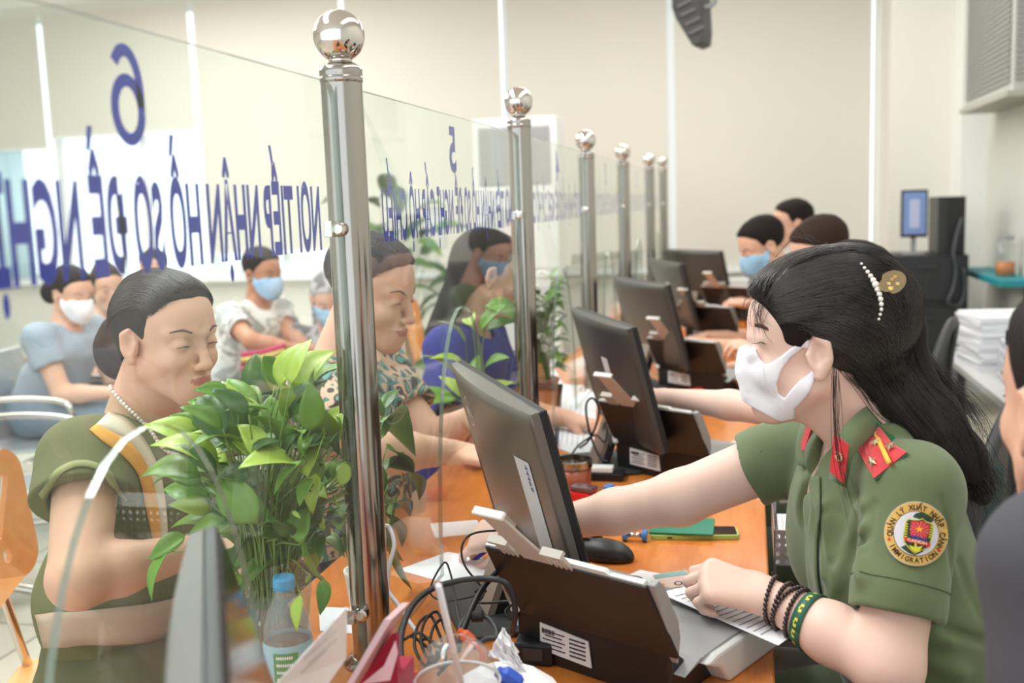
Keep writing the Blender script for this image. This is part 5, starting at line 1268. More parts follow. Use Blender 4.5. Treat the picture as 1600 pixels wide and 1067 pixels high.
def plant_front():
    vc = V3(-.665, 1.285, DESK); root = thing('potted_plant', 'large leafy green plant in a glass vase of water beside the nearest post', 'plant', vc)
    gl = glass_mat('clear vase glass', (.93, .95, .93), 0, .05)
    prof = [(.050, 0), (.054, .004), (.050, .05), (.052, .10), (.060, .165), (.0575, .165), (.0495, .10), (.0475, .05), (.048, .012), (.0, .010)]
    obj('vase', lathe(NB(), prof, (0, 0, 0), seg=36, cap=False), gl, root, smooth=True)
    obj('water', lathe(NB(), [(.0, .012), (.0455, .012), (.0455, .05), (.047, .085), (.0, .085)], (0, 0, 0), seg=30, cap=False), M('murky water', (196, 176, 132), .08, trans=.8, alpha=.6), root, smooth=True)
    rb = NB(); r = random.Random(5)
    for k in range(46):
        a = r.uniform(0, 6.28); q = r.uniform(.0, .032); tube(rb, [(q*.5*math.cos(a), q*.5*math.sin(a), .15), (q*math.cos(a), q*math.sin(a), .09), (q*math.cos(a+.8)*1.1, q*math.sin(a+.8)*1.1, .02+r.uniform(0, .03))], .0013, 4, 4)
    obj('roots', rb, M('pale brown root', (176, 148, 112), .7), root, smooth=True)
    mouth = vc+V3(0, 0, .165); r = random.Random(11)
    def safe(p): p = V3(*p); p[0] = min(p[0], -.578); return p
    key = [((356, 611), (303, 608), 1.42), ((372, 640), (352, 590), 1.45), ((505, 640), (528, 566), 1.42), ((470, 640), (505, 588), 1.50), ((452, 655), (440, 590), 1.46), ((420, 640), (350, 640), 1.40), ((440, 690), (380, 720), 1.38),
           ((500, 690), (548, 650), 1.44), ((457, 799), (545, 812), 1.36), ((371, 815), (318, 856), 1.40), ((330, 800), (262, 782), 1.42), ((262, 862), (240, 932), 1.44), ((290, 835), (232, 872), 1.46), ((612, 640), (655, 700), 1.62), ((600, 650), (626, 615), 1.66), ((606, 690), (640, 745), 1.60),
           ((610, 720), (652, 790), 1.62), ((622, 778), (650, 905), 1.58), ((612, 760), (634, 850), 1.60), ((590, 800), (625, 860), 1.62), ((480, 720), (430, 770), 1.36), ((520, 740), (560, 800), 1.40), ((430, 600), (470, 566), 1.5), ((395, 690), (330, 700), 1.44), ((400, 760), (340, 775), 1.4),
           ((540, 905), (560, 960), 1.42), ((500, 900), (535, 915), 1.38), ((470, 930), (500, 985), 1.36), ((380, 900), (340, 930), 1.42), ((360, 730), (300, 725), 1.46)]
    lv = [(safe(at(*b, D=d)), safe(at(*t, D=d-.02))) for b, t, d in key]
    for k in range(150):
        a = r.uniform(0, 6.28); q = math.sqrt(r.random()); px = 445+135*q*math.cos(a); py = 740+140*q*math.sin(a); D = r.uniform(1.36, 1.62)
        b = at(px, py, D=D); out = unit(V3(px-452, 0, 0)/100+V3(r.uniform(-.6, .6), r.uniform(-.6, .6), r.uniform(-.2, .9)-.004*(py-735)*.6)); ln = r.uniform(.06, .105); lv.append((safe(b), safe(b+out*ln)))
    foliage('foliage', root, mouth, lv, .03, r, (0, 0, 1, 0, 2, 2), .47)
plant_front()
def plant_side():
    base = V3(-.64, 1.575, DESK); root = thing('potted_plant', 'trailing plant whose broad leaves hang just right of the nearest post', 'plant', base); r = random.Random(4)
    obj('pot', lathe(NB(), [(.024, 0), (.032, .07), (.034, .08), (.030, .08), (.029, .07), (0, .07)], seg=24, cap=False), M('white ceramic pot', (226, 226, 222), .4), root, smooth=True)
    key = [((600, 640), (622, 606), -.60), ((598, 660), (652, 695), -.595), ((604, 700), (640, 745), -.60), ((606, 730), (650, 770), -.60), ((622, 770), (650, 905), -.59), ((606, 760), (636, 860), -.60), ((600, 800), (626, 850), -.61), ((590, 690), (612, 650), -.62), ((596, 740), (634, 712), -.61), ((600, 790), (640, 800), -.6)]
    lv = [(at(*b, X=x), at(*t, X=x)) for b, t, x in key]; foliage('foliage', root, base+V3(0, 0, .07), lv, .012, r, (0, 1, 1), .36)
plant_side()
def plant_pot(label, base, h, r0, n, seed, name='potted_plant', flowers=False, pr=.05, ph=.10, potm=None, ln=(.08, .12), spread=.12, mats=(0, 1)):
    root = thing(name, label, 'plant', base); r = random.Random(seed); m = potm or M('terracotta pot', (168, 104, 74), .7)
    obj('pot', lathe(NB(), [(pr*.75, 0), (pr, ph), (pr*1.08, ph), (pr*1.08, ph+.012), (pr*.95, ph+.012), (pr*.9, ph-.01), (0, ph-.01)], seg=28, cap=False), m, root, smooth=True)
    mouth = V3(*base)+V3(0, 0, ph-.01); lv = []
    for k in range(n):
        a = r.uniform(0, 6.28); q = r.uniform(.15, 1)*spread; z = ph+h*r.uniform(.1, 1); b = V3(*base)+V3(q*math.cos(a), q*math.sin(a), z)
        if abs(base[0]-GX) < .4 and base[2] > .5: b[0] = min(b[0], GX-.03) if base[0] < GX else max(b[0], GX+.03)
        t = b+unit(V3(math.cos(a), math.sin(a), r.uniform(-.5, 1)))*r.uniform(*ln)
        if abs(base[0]-GX) < .4 and base[2] > .5: t[0] = min(t[0], GX-.014) if base[0] < GX else max(t[0], GX+.014)
        lv.append((b, t))
    foliage('foliage', root, mouth, lv, pr*.5, r, mats)
    if flowers:
        bm = NB()
        for k in range(16):
            a = r.uniform(0, 6.28); q = r.uniform(.01, spread*.6); c = V3(*base)+V3(min(q*math.cos(a), .06), q*math.sin(a), ph+h*r.uniform(.25, 1.1))
            if c[0] > GX-.03: c[0] = GX-.035
            for j in range(5): sphere(bm, c+V3(.009*math.cos(1.26*j), -.004, .009*math.sin(1.26*j)), .007, 8, 6)
        obj('flowers', bm, M('white petal', (244, 238, 228), .6), root, smooth=True, world=True)
    return root
plant_pot('flowering plant with white blossoms in a brown pot, seen through the third arch', (-.665, 3.30, DESK), .34, .05, 60, 3, flowers=True, spread=.06, ln=(.06, .10))
plant_pot('light green leafed plant behind the second glass screen, by the second post', (-.70, 2.56, DESK), .36, .05, 16, 9, spread=.07, mats=(0, 2), ln=(.10, .15))
plant_pot('tall floor plant standing in the hall near the air conditioner', (-2.12, 6.0, 0), 1.2, .2, 60, 21, pr=.17, ph=.32, potm=M('white ceramic pot', (226, 226, 222), .4), spread=.28, ln=(.18, .28), mats=(0, 1, 1))
plant_pot('small green plant on the far end of the counter', (-.02, 6.7, DESK), .10, .05, 24, 31, pr=.035, ph=.06, spread=.05, ln=(.04, .07))

# ================================================================== things on the counter
paperm = M('paper white', (240, 240, 242), .8); printm = M('grey print', (150, 150, 156), .8)
def sheet(label, pix, z=DESK+.0012, lines=0, mat=paperm, th=.0008, name='paper_sheet', cat='paper', group=None, cat_lines=printm):
    P = [at(x, y, Z=z) for x, y in pix]; c = np.mean(P, 0); r = thing(name, label, cat, (c[0], c[1], z-th), group=group)
    bm = NB(); A = [bm.verts.new(tuple(p)) for p in P]; B_ = [bm.verts.new(tuple(p-V3(0, 0, th))) for p in P]; n = len(P)
    bm.faces.new(A); bm.faces.new(B_[::-1])
    for i in range(n): bm.faces.new((A[i], B_[i], B_[(i+1) % n], A[(i+1) % n]))
    obj('sheet', bm, mat, r, world=True)
    if lines and n == 4:
        bm = NB(); rd = random.Random(int(c[0]*1e4))
        for k in range(lines):
            t = .1+.8*k/lines; a = P[0]+(P[3]-P[0])*t; b = P[1]+(P[2]-P[1])*t; t2 = .1+.75*rd.random()*.3+.5; p = a+(b-a)*.08; q = a+(b-a)*t2; w_ = (P[3]-P[0])*.012+(P[2]-P[1])*.0
            addv(bm, [v+V3(0, 0, .0004) for v in (p, q, q+w_, p+w_)], [(0, 1, 2, 3)])
        obj('print', bm, cat_lines, r, world=True)
    return r
sheet('white sheet lying under the arch, under the pen hand', [(622, 890), (700, 862), (790, 878), (770, 930)][::1], lines=0)
sheet('small white slip on the customer side of the arch', [(672, 818), (745, 812), (758, 832), (680, 840)])
sheet('white note on the counter behind the nearest post', [(498, 948), (560, 950), (556, 990), (500, 985)])
sheet('white papers on the counter left of the glass vase', [(340, 985), (372, 960), (410, 972), (384, 1018)], lines=3)
sheet('white form with lines of print under the bare left hand', [(1030, 926), (1128, 902), (1252, 982), (1216, 1008)], z=DESK+.066, lines=14)
r_ = sheet('white sheet printed with two dark curled shapes, left of the identity card', [(950, 912), (1000, 890), (1080, 905), (1035, 938)], z=DESK+.0028)
for (cx0, cy0) in ((990, 905), (1008, 920), (978, 915)):
    bm = NB(); tube(bm, [at(cx0+14*math.cos(t), cy0+5*math.sin(t), Z=DESK+.0034) for t in np.linspace(2.2, 6.6, 10)], .0011, 5, 3); tube(bm, [at(cx0+14, cy0+2, Z=DESK+.0034), at(cx0+20, cy0+4, Z=DESK+.0034)], .002, 5); obj('curled_shape', bm, blackp, r_, world=True)
sheet('white papers spread on the counter at the third window', [(846, 690), (856, 598), (935, 604), (925, 720)], lines=8)
sheet('white papers on the customer side of the third window', [(842, 640), (856, 560), (880, 600), (872, 700)])
sheet('loose white paper right of the third monitor', [(975, 566), (1010, 552), (1016, 575), (985, 590)], z=DESK+.03, th=.03)
idc = sheet('pink and teal identity card with a portrait oval, near the left fist', [(1020, 898), (1072, 890), (1086, 914), (1030, 920)], z=DESK+.0045, mat=M('identity card pink', (226, 196, 184), .35, var=.1, vscale=40), name='identity_card', cat='card')
def flat(par, pix, z, mat, nm, th=.0003): 
    bm = NB(); P = [at(x, y, Z=z) for x, y in pix]; addv(bm, P, [tuple(range(len(P)))]); return obj(nm, bm, mat, par, world=True)
flat(idc, [(1021, 898), (1071, 890.5), (1075, 897), (1024, 904)], DESK+.0049, M('card teal', (120, 176, 170), .4), 'header_band'); flat(idc, [(1060+7*math.cos(t), 911+3.4*math.sin(t)) for t in np.linspace(0, 6.28, 18)[:-1]], DESK+.0049, M('portrait dark', (70, 50, 60), .5), 'portrait')
flat(idc, [(1060+4*math.cos(t), 911+2.4*math.sin(t)) for t in np.linspace(0, 6.28, 18)[:-1]], DESK+.0052, skin, 'portrait'); flat(idc, [(1036+3*math.cos(t), 913+2*math.sin(t)) for t in np.linspace(0, 6.28, 14)[:-1]], DESK+.0052, M('emblem orange', (236, 140, 50), .5), 'emblem')
# mouse
mc = at(945, 872, Z=DESK); ms = thing('computer_mouse', 'black computer mouse on the wooden counter', 'mouse', (mc[0], mc[1], DESK), math.radians(-14))
F_ = Field((-.07, -.045, -.01), (.07, .045, .05), .0025); F_.ell((0, 0, .006), (.060, .033, .033), None, .01); F_.halfcut((0, 0, .001), (0, 0, -1), (-.08, -.05, -.03), (.08, .05, .02), .003)
V, Fq = F_.mesh(1); me_o = np_mesh('shell', V, Fq, M('matte black plastic', (26, 26, 27), .42), None); me_o.parent = ms; me_o.location = (0, 0, 0)
_me = me_o.data; _co = V; _me.vertices.foreach_set('co', np.asarray(V, np.float32).ravel()); _me.update()
obj('scroll_wheel', cyl(NB(), (-.032, -.004, .030), (-.032, .004, .030), .008, None, 16), darkg, ms); obj('side_seam', tube(NB(), [(-.058, -.004, .012), (-.03, -.031, .013), (.02, -.033, .013), (.055, -.012, .012)], .0008, 5, 6), blackg, ms)
# phone and passport
def slab(label, name, cat, pix, z0, h, mat, rad=.25, inset=None):
    P = [at(x, y, Z=z0+h) for x, y in pix]; c = np.mean(P, 0); r = thing(name, label, cat, (c[0], c[1], z0)); e1 = (P[1]-P[0]); e2 = (P[3]-P[0]); w_, hh = np.linalg.norm(e1), np.linalg.norm(e2)
    ux, uy = unit(e1), unit(e2-unit(e1)*(e2@unit(e1))); bm = NB(); prism(bm, rrect(w_, hh, min(w_, hh)*rad), c-V3(0, 0, h/2), ux, uy, h); b = obj('body', bm, mat, r, world=True, bevel=min(h*.3, .0015)); return r, c, ux, uy, w_, hh
r, c, ux, uy, w_, hh = slab('phone in a light green case, lying on the counter', 'mobile_phone', 'phone', [(1012, 836), (1152, 836), (1150, 822), (1022, 822)], DESK, .010, M('light green case', (166, 196, 104), .5), .18)
obj('screen', prism(NB(), rrect(w_-.008, hh-.008, .006), c+V3(0, 0, .0004), ux, uy, .0008), blackg, r, world=True); obj('side_button', box(NB(), c-uy*hh/2-ux*.05+V3(0, 0, -.005), (.010, .002, .003)), darkg, r, world=True)
r, c, ux, uy, w_, hh = slab('green passport booklet lying on the phone', 'passport', 'booklet', [(1010, 832), (1112, 836), (1112, 806), (1030, 808)], DESK+.0112, .004, M('passport green', (28, 122, 92), .5), .04)
obj('crest', prism(NB(), star(.012, .5), c+V3(0, 0, .0004)-ux*.0, ux, uy, .0006), gold_, r, world=True)
# blue and steel desk punch
p = at(992, 838, Z=DESK+.01); r = thing('hole_punch', 'small blue and steel desk tool between mouse and phone', 'desk tool', (p[0], p[1], DESK))
bl = M('blue plastic', (70, 130, 200), .4)
for dx in (-.020, .020): obj('grip', lathe(NB(), [(.006, -.005), (.013, -.005), (.013, .005), (.006, .005)], (dx, 0, .013), (1, 0, 0), 20), bl, r, smooth=False, bevel=.001)
obj('spindle', cyl(NB(), (-.02, 0, .013), (.02, 0, .013), .005, None, 14), chrome, r, smooth=True)
# dark clip box behind the mouse
p = at(918, 838, Z=DESK+.01); r = thing('pen_holder', 'dark slotted desk holder behind the mouse', 'holder', (p[0], p[1], DESK)); obj('body', box(NB(), (0, 0, .02), (.06, .035, .04)), blackp, r, bevel=.003); obj('divider', box(NB(), (.008, 0, .045), (.004, .03, .012)), darkg, r)
obj('divider', box(NB(), (-.012, 0, .045), (.004, .03, .012)), darkg, r)
# red stamp, pink box, cup, small box
p = at(905, 775, Z=DESK+.02); r = thing('ink_stamp', 'red self-inking stamp with smoky top, between cup and forearm', 'stamp', (p[0], p[1], DESK), -.35)
F2 = NB(); prism(F2, [(-.045, 0), (.040, 0), (.044, .018), (.034, .034), (-.030, .034), (-.046, .018)], (0, 0, 0), (1, 0, 0), (0, 0, 1), .042); obj('body', F2, M('glossy red plastic', (206, 24, 34), .25, coat=.4), r, bevel=.005)
obj('top', box(NB(), (.012, 0, .040), (.058, .036, .014)), M('smoky dark red plastic', (96, 70, 74), .15, coat=.5), r, bevel=.005)
p = at(960, 768, Z=DESK+.02); r = thing('eraser_box', 'salmon pink box beside the red stamp', 'box', (p[0], p[1], DESK), -.3); obj('box', box(NB(), (0, 0, .014), (.045, .05, .028)), M('salmon pink', (226, 112, 100), .5), r, bevel=.002); obj('blue_lid', box(NB(), (-.014, .0, .031), (.018, .03, .006)), bl, r, bevel=.002)
p = at(896, 742, Z=DESK+.04); r = thing('drinking_cup', 'brown cup with a steel rim, filled with dark coffee', 'cup', (p[0], p[1], DESK))
obj('body', lathe(NB(), [(.0, 0), (.036, 0), (.041, .01), (.044, .062), (.040, .062), (.038, .008), (.0, .006)], seg=36, cap=False), M('brown glaze', (158, 84, 58), .3), r, smooth=True)
obj('rim', lathe(NB(), [(.044, .060), (.0465, .062), (.0465, .078), (.0455, .080), (.042, .080), (.041, .062)], seg=48, cap=False), steel, r, smooth=False); obj('coffee', lathe(NB(), [(0, .066), (.041, .066)], seg=30, cap=False), M('dark coffee', (46, 26, 18), .08), r)
p = at(948, 742, Z=DESK+.01); r = thing('charger_box', 'small white charger box on a black base beyond the cup', 'charger', (p[0], p[1], DESK)); obj('base', box(NB(), (0, 0, .010), (.085, .055, .02)), blackp, r, bevel=.002); obj('cover', box(NB(), (-.01, -.003, .027), (.055, .035, .013)), whitep, r, bevel=.002)
p = at(1075, 618, Z=DESK+.02); r = thing('stapler', 'red stapler in front of the third scanner', 'stapler', (p[0], p[1], DESK)); obj('base', box(NB(), (0, 0, .006), (.11, .03, .012)), blackp, r, bevel=.003); obj('arm', box(NB(), (0.004, 0, .030), (.10, .032, .026), roty(-.12)), M('glossy red plastic', (206, 24, 34), .25), r, bevel=.009)
p = at(1075, 490, Z=DESK+.04); r = thing('toy_box', 'small orange object between the far monitors and scanners', 'box', (p[0], p[1], DESK)); obj('body', lathe(NB(), [(0, 0), (.03, 0), (.036, .05), (.03, .10), (.02, .12), (0, .12)], seg=20, cap=False), M('bright orange plastic', (236, 96, 40), .45), r, smooth=True)
# water bottle
bp = at(450, 925, X=-.608); bp = V3(-.608, bp[1]-.01, DESK); r = thing('water_bottle', 'clear plastic water bottle with blue cap and green label', 'bottle', bp)
obj('body', lathe(NB(), [(.0, 0), (.028, 0), (.0325, .006), (.0325, .03), (.031, .034), (.0325, .038), (.0325, .118), (.031, .135), (.024, .158), (.0135, .178), (.0125, .190)], seg=36, cap=False), glass_mat('clear bottle plastic', (.90, .94, .94), .05, .16), r, smooth=True)
obj('water', lathe(NB(), [(.0, .004), (.0305, .006), (.0305, .112), (.0, .112)], seg=30, cap=False), M('clear water', (214, 226, 228), .05, trans=.85, alpha=.5), r, smooth=True)
obj('cap', lathe(NB(), [(.0, .203), (.0135, .203), (.0150, .200), (.0150, .187), (.0, .187)], seg=36, cap=False), M('sky blue cap', (38, 150, 200), .4), r, smooth=False)
obj('label', lathe(NB(), [(.0329, .058), (.0331, .06), (.0331, .115), (.0329, .117)], seg=36, cap=False), M('label blue', (150, 196, 214), .5), r, smooth=True)
bm = NB()
for k in range(12):
    a0 = -1.75+k*.085; a1 = a0+.085; addv(bm, [(.0336*math.cos(a), .0336*math.sin(a), z) for a, z in ((a0, .062), (a1, .062), (a1, .108), (a0, .108))], [(0, 1, 2, 3)])
lg = obj('label_panel', bm, M('label green', (70, 150, 96), .5), r, smooth=True)
bm = NB()
for k, z in enumerate((.100, .090, .080, .070)):
    for j in range(8):
        a0 = -1.62+j*.085; a1 = a0+.06; addv(bm, [(.0339*math.cos(a), .0339*math.sin(a), q) for a, q in ((a0, z), (a1, z), (a1, z+.004), (a0, z+.004))], [(0, 1, 2, 3)])
obj('label_print', bm, paperm, lg)
# ink bottle
p = at(622, 985, Z=DESK); r = thing('glue_bottle', 'blue and white squeeze bottle just right of the nearest post', 'bottle', (-.610, p[1]+.03, DESK)); obj('body', lathe(NB(), [(0, 0), (.022, 0), (.024, .008), (.022, .04), (.012, .055), (.010, .07)], seg=24), M('deep blue plastic', (40, 62, 160), .35), r, smooth=True)
obj('nozzle', lathe(NB(), [(.012, .068), (.012, .078), (.005, .085), (.003, .11), (0, .112)], seg=20), whitep, r, smooth=True)
# domed cup with straw
p = V3(-.325, 1.062, DESK); r = thing('takeaway_cup', 'clear plastic takeaway cup with domed lid and white straw', 'cup', p); cp = glass_mat('clear cup plastic', (.90, .90, .90), .06, .13)
obj('cup', lathe(NB(), [(0, .002), (.030, .002), (.031, .004), (.045, .140), (.047, .146), (.047, .150)], seg=40, cap=False), cp, r, smooth=True)
obj('dome_lid', lathe(NB(), [(.0485, .146), (.0495, .150), (.0485, .155), (.0455, .158), (.043, .172), (.034, .188), (.022, .196), (.012, .199)], seg=40, cap=False), cp, r, smooth=True)
obj('lid_rim', tube(NB(), [(.0488*math.cos(t), .0488*math.sin(t), .150) for t in np.linspace(0, 2*PI, 41)], .0017, 6), M('cloudy plastic', (226, 222, 224), .3), r, smooth=True)
obj('drink', lathe(NB(), [(0, .004), (.029, .004), (.036, .07), (0, .07)], seg=30, cap=False), M('pale brown drink', (150, 110, 90), .15, trans=.4), r, smooth=True)
s0 = at(722, 1072, D=1.19); s1 = at(685, 915, D=1.06); s0 = s0+unit(s0-s1)*.05; obj('straw', tube(NB(), [s0, s1], .0035, 12), M('white straw', (240, 236, 240), .4), r, smooth=True, world=True)
# folders and loose paper at the near left
p = at(590, 1040, D=1.12); r = thing('plastic_folder', 'red papers in a clear pinkish plastic folder standing in front of the nearest post', 'folder', (p[0], p[1], DESK))
Q = [at(552, 1067, D=1.12), at(612, 985, D=1.12), at(624, 985, D=1.22), at(628, 1067, D=1.22)]; Q = [Q[0], Q[1], Q[2], Q[3]]
lo_ = [V3(q[0], q[1], DESK+.002) for q in (Q[0], Q[3])]
bm = NB(); hexa(bm, [at(556, 1075, D=1.14), at(622, 1078, D=1.14), at(626, 1078, D=1.20), at(560, 1075, D=1.20), at(612, 990, D=1.14), at(620, 988, D=1.14), at(624, 988, D=1.20), at(616, 990, D=1.20)])
obj('red_papers', bm, M('crimson paper', (160, 20, 56), .5, var=.15, vscale=20), r, world=True)
bm = NB(); P1 = [at(538, 1075, D=1.10), at(548, 1075, D=1.10), at(612, 968, D=1.13), at(600, 968, D=1.13)]; hexa(bm, [*(q for q in P1), *(q+V3(.004, .05, .0) for q in P1)]); obj('folder_spine', bm, M('pinkish clear plastic', (226, 190, 196), .2, trans=.3), r, world=True)
bm = NB(); P1 = [at(566, 1068, D=1.12), at(600, 1040, D=1.12), at(618, 1000, D=1.12), at(622, 1020, D=1.12), at(610, 1062, D=1.12)]; addv(bm, P1, [(0, 1, 2, 3, 4)]); o = obj('wrapping', bm, M('pale pink wrap', (234, 196, 208), .4), r, world=True); o.modifiers.new('t', 'SOLIDIFY').thickness = .002
bm = NB(); b0, b1 = at(560, 1075, D=1.15), at(626, 1078, D=1.18); box2(bm, (b0[0], b0[1], DESK), (b1[0], b1[1]+.05, b0[2])); obj('lower_papers', bm, M('crimson paper', (160, 20, 56), .5), r, world=True)
r = thing('paper_sheet', 'white printed sheet standing tilted in front of the water bottle', 'paper', tuple(at(480, 1080, D=1.0)*V3(1, 1, 0)+V3(0, 0, DESK)))
P1 = [at(425, 1075, D=.98), at(541, 948, D=1.06), at(540, 1028, D=1.08), at(505, 1078, D=1.05)]; P1 = [V3(P1[0][0], P1[0][1], P1[0][2]), P1[1], P1[2], P1[3]]; bm = NB(); addv(bm, P1+[V3(P1[3][0], P1[3][1], DESK), V3(P1[0][0], P1[0][1], DESK)], [(0, 1, 2, 3), (0, 3, 4, 5)]); o = obj('sheet', bm, paperm, r, world=True); o.modifiers.new('t', 'SOLIDIFY').thickness = .001
bm = NB()
for (x, y, l) in ((492, 1003, 24), (500, 1008, 22), (475, 1030, 50), (482, 1038, 44), (470, 1052, 40), (505, 985, 18)):
    a = at(x, y, D=1.012); b = at(x+l, y-l*.9, D=1.04); tube(bm, [a, b], .0005, 4)
obj('print', bm, printm, r, world=True)
# tissue
p = at(793, 1010, D=1.30); r = thing('tissue', 'crumpled white tissue beside the nearest scanner', 'tissue', (p[0], p[1], DESK)); rd = random.Random(8)
bm = NB(); C0 = [(786, 978), (806, 1012), (822, 1052), (764, 1024)]; G_ = [[None]*9 for _ in range(9)]
for i in range(9):
    for j in range(9):
        u, v = i/8, j/8; x = (C0[0][0]*(1-u)+C0[1][0]*u)*(1-v)+(C0[3][0]*(1-u)+C0[2][0]*u)*v; y = (C0[0][1]*(1-u)+C0[1][1]*u)*(1-v)+(C0[3][1]*(1-u)+C0[2][1]*u)*v
        G_[i][j] = bm.verts.new(tuple(at(x+rd.uniform(-2, 2), y+rd.uniform(-2, 2), D=1.31+rd.uniform(-.007, .007)-.012*v)))
for i in range(8):
    for j in range(8): bm.faces.new((G_[i][j], G_[i+1][j], G_[i+1][j+1])); bm.faces.new((G_[i][j], G_[i+1][j+1], G_[i][j+1]))
o = obj('sheet', bm, M('tissue white', (240, 240, 244), .9), r, world=True); o.modifiers.new('t', 'SOLIDIFY').thickness = .0012
q = at(792, 1045, D=1.31); obj('crumpled_base', sphere(NB(), (q[0]-p[0], q[1]-p[1], max(.012, (q[2]-DESK)*.5)), max(.012, (q[2]-DESK)*.55), 9, 6, (1.5, 1, 1)), M('tissue white', (240, 240, 244), .9), r)
# cables and plugs
cab = M('black cable', (24, 24, 27), .45); cgr = M('grey cable', (60, 62, 66), .5); wcab = M('white cable', (224, 224, 228), .45)
def cable(label, pts, r0, mat=cab, D=None, name='cable', n=8):
    P = [at(q[0], q[1], D=q[2] if len(q) > 2 else D) for q in pts]; 
    for q in P: q[2] = max(q[2], DESK+r0)
    c = min(P, key=lambda q: q[2]); t = thing(name, label, 'cable', c); obj('cord', tube(NB(), P, r0, 8, n), mat, t, smooth=True, world=True); return t
cable('thick black cable arching over the takeaway cup', [(640, 1075, 1.22), (627, 1030, 1.24), (628, 985, 1.28), (645, 945, 1.32), (675, 920, 1.36), (715, 908, 1.38), (755, 904, 1.38), (785, 908, 1.37), (800, 925, 1.37), (805, 960, 1.38), (800, 990, 1.42)], .0042)
cable('black cable rising behind the nearest monitor stand', [(800, 870, 1.60), (780, 890, 1.55), (757, 915, 1.50), (740, 945, 1.46), (724, 985, 1.42), (716, 1015, 1.36)], .0045)
cable('thin black cable looping left of the monitor stand', [(800, 828, 1.62), (775, 829, 1.60), (745, 832, 1.58), (727, 842, 1.56), (721, 862, 1.55), (727, 885, 1.54), (745, 908, 1.54), (760, 925, 1.54)], .0017)
cable('thin grey cable hanging from the glass edge', [(745, 930, 1.62), (715, 937, 1.60), (690, 938, 1.60), (673, 928, 1.60), (676, 908, 1.60), (694, 879, 1.60), (703, 893, 1.60), (711, 930, 1.58), (716, 960, 1.52), (722, 985, 1.48)], .0016, cgr)
cable('grey cable with a ferrite lump on the monitor base', [(716, 985, 1.42), (728, 966, 1.45), (745, 962, 1.45), (762, 965, 1.45), (774, 980, 1.42), (776, 995, 1.40), (760, 998, 1.40), (742, 1012, 1.38)], .0035, cgr)
o = thing('ferrite_choke', 'black ferrite lump on the grey cable', 'cable part', at(745, 962, D=1.45)-V3(0, 0, .009)); obj('body', cyl(NB(), at(736, 963, D=1.45), at(755, 962, D=1.45), .0085, None, 16), blackp, o, smooth=False, world=True, bevel=.002)
for k, (ox, oy, s_, lab) in enumerate([(0, 0, 1, 'coiled thin black cable left of the takeaway cup, outer loop'), (10, -6, .8, 'coiled thin black cable left of the takeaway cup, middle loop'), (24, 4, .9, 'coiled thin black cable left of the takeaway cup, inner loop')]):
    cable(lab, [(630+ox, 1000+oy, 1.38), (645+ox, 995+oy, 1.38), (672+ox, 1018+oy, 1.36), (664+ox, 1040+oy, 1.34), (648+ox, 1010+oy, 1.36), (654+ox, 975+oy*s_, 1.40), (672+ox, 962+oy, 1.44), (684+ox, 985+oy, 1.42), (690+ox, 1015+oy, 1.38), (660+ox, 1050+oy, 1.34)], .0022)
cable('curled black cable behind the nearest monitor stand', [(742, 925, 1.62), (758, 915, 1.64), (752, 935, 1.6), (738, 940, 1.6), (760, 942, 1.58), (800, 940, 1.56), (812, 955, 1.55), (800, 968, 1.53), (790, 955, 1.54), (806, 940, 1.56)], .002)
cable('white cable hanging behind the nearest post', [(588, 830, 1.62), (606, 822, 1.64), (616, 850, 1.63), (608, 885, 1.62), (606, 920, 1.62), (622, 945, 1.60), (640, 972, 1.58), (650, 985, 1.55)], .0035, wcab)
cable('looped black cable beside the second monitor', [(905, 700, 2.65), (918, 690, 2.65), (930, 668, 2.65), (936, 640, 2.66), (926, 622, 2.66), (916, 632, 2.66), (918, 660, 2.65), (926, 690, 2.64), (938, 715, 2.62), (950, 722, 2.6)], .003)
cable('thin black cable tangle at the foot of the second monitor', [(890, 715, 2.62), (905, 695, 2.64), (930, 680, 2.65), (945, 690, 2.63), (950, 660, 2.65), (955, 700, 2.6)], .0025)
def plug(label, a, b, D, mat, w_=.008, tail=None):
    A, B_ = at(*a, D=D), at(*b, D=D); A[2] = max(A[2], DESK+.01); B_[2] = max(B_[2], DESK+.01); t = thing('cable_plug', label, 'plug', (A[0], A[1], min(A[2], B_[2])-.01)); d = unit(B_-A); n_ = 4
    obj('body', lathe(NB(), [(.0, 0), (w_*.55, 0), (w_*.6, .006), (w_, .010), (w_, np.linalg.norm(B_-A)-.004), (w_*.8, np.linalg.norm(B_-A))], A, d, 8), mat, t, world=True, bevel=.001)
    if tail: obj('cord', tube(NB(), [B_]+[at(*q, D=D) for q in tail], .0035, 8, 5), mat, t, smooth=True, world=True)
orgc = M('orange rubber', (222, 92, 44), .5)
plug('orange cable plug on the monitor base', (716, 984), (740, 1004), 1.36, orgc, .0085, [(752, 1018), (753, 1032)])
plug('orange cable end at the foot of the takeaway cup', (648, 1048), (645, 1075), 1.24, orgc, .006)
plug('blue monitor plug under the crumpled tissue', (776, 1048), (812, 1072), 1.24, M('plug blue', (40, 84, 190), .45), .013)
p = at(790, 960, Z=DESK); 
r = thing('power_adapter', 'black power adapter behind the crumpled tissue', 'adapter', (-.315, 1.475, DESK)); obj('body', box(NB(), (0, 0, .018), (.06, .11, .036)), blackp, r, bevel=.005); obj('plug_face', box(NB(), (.0, -.056, .02), (.03, .004, .018)), darkg, r)
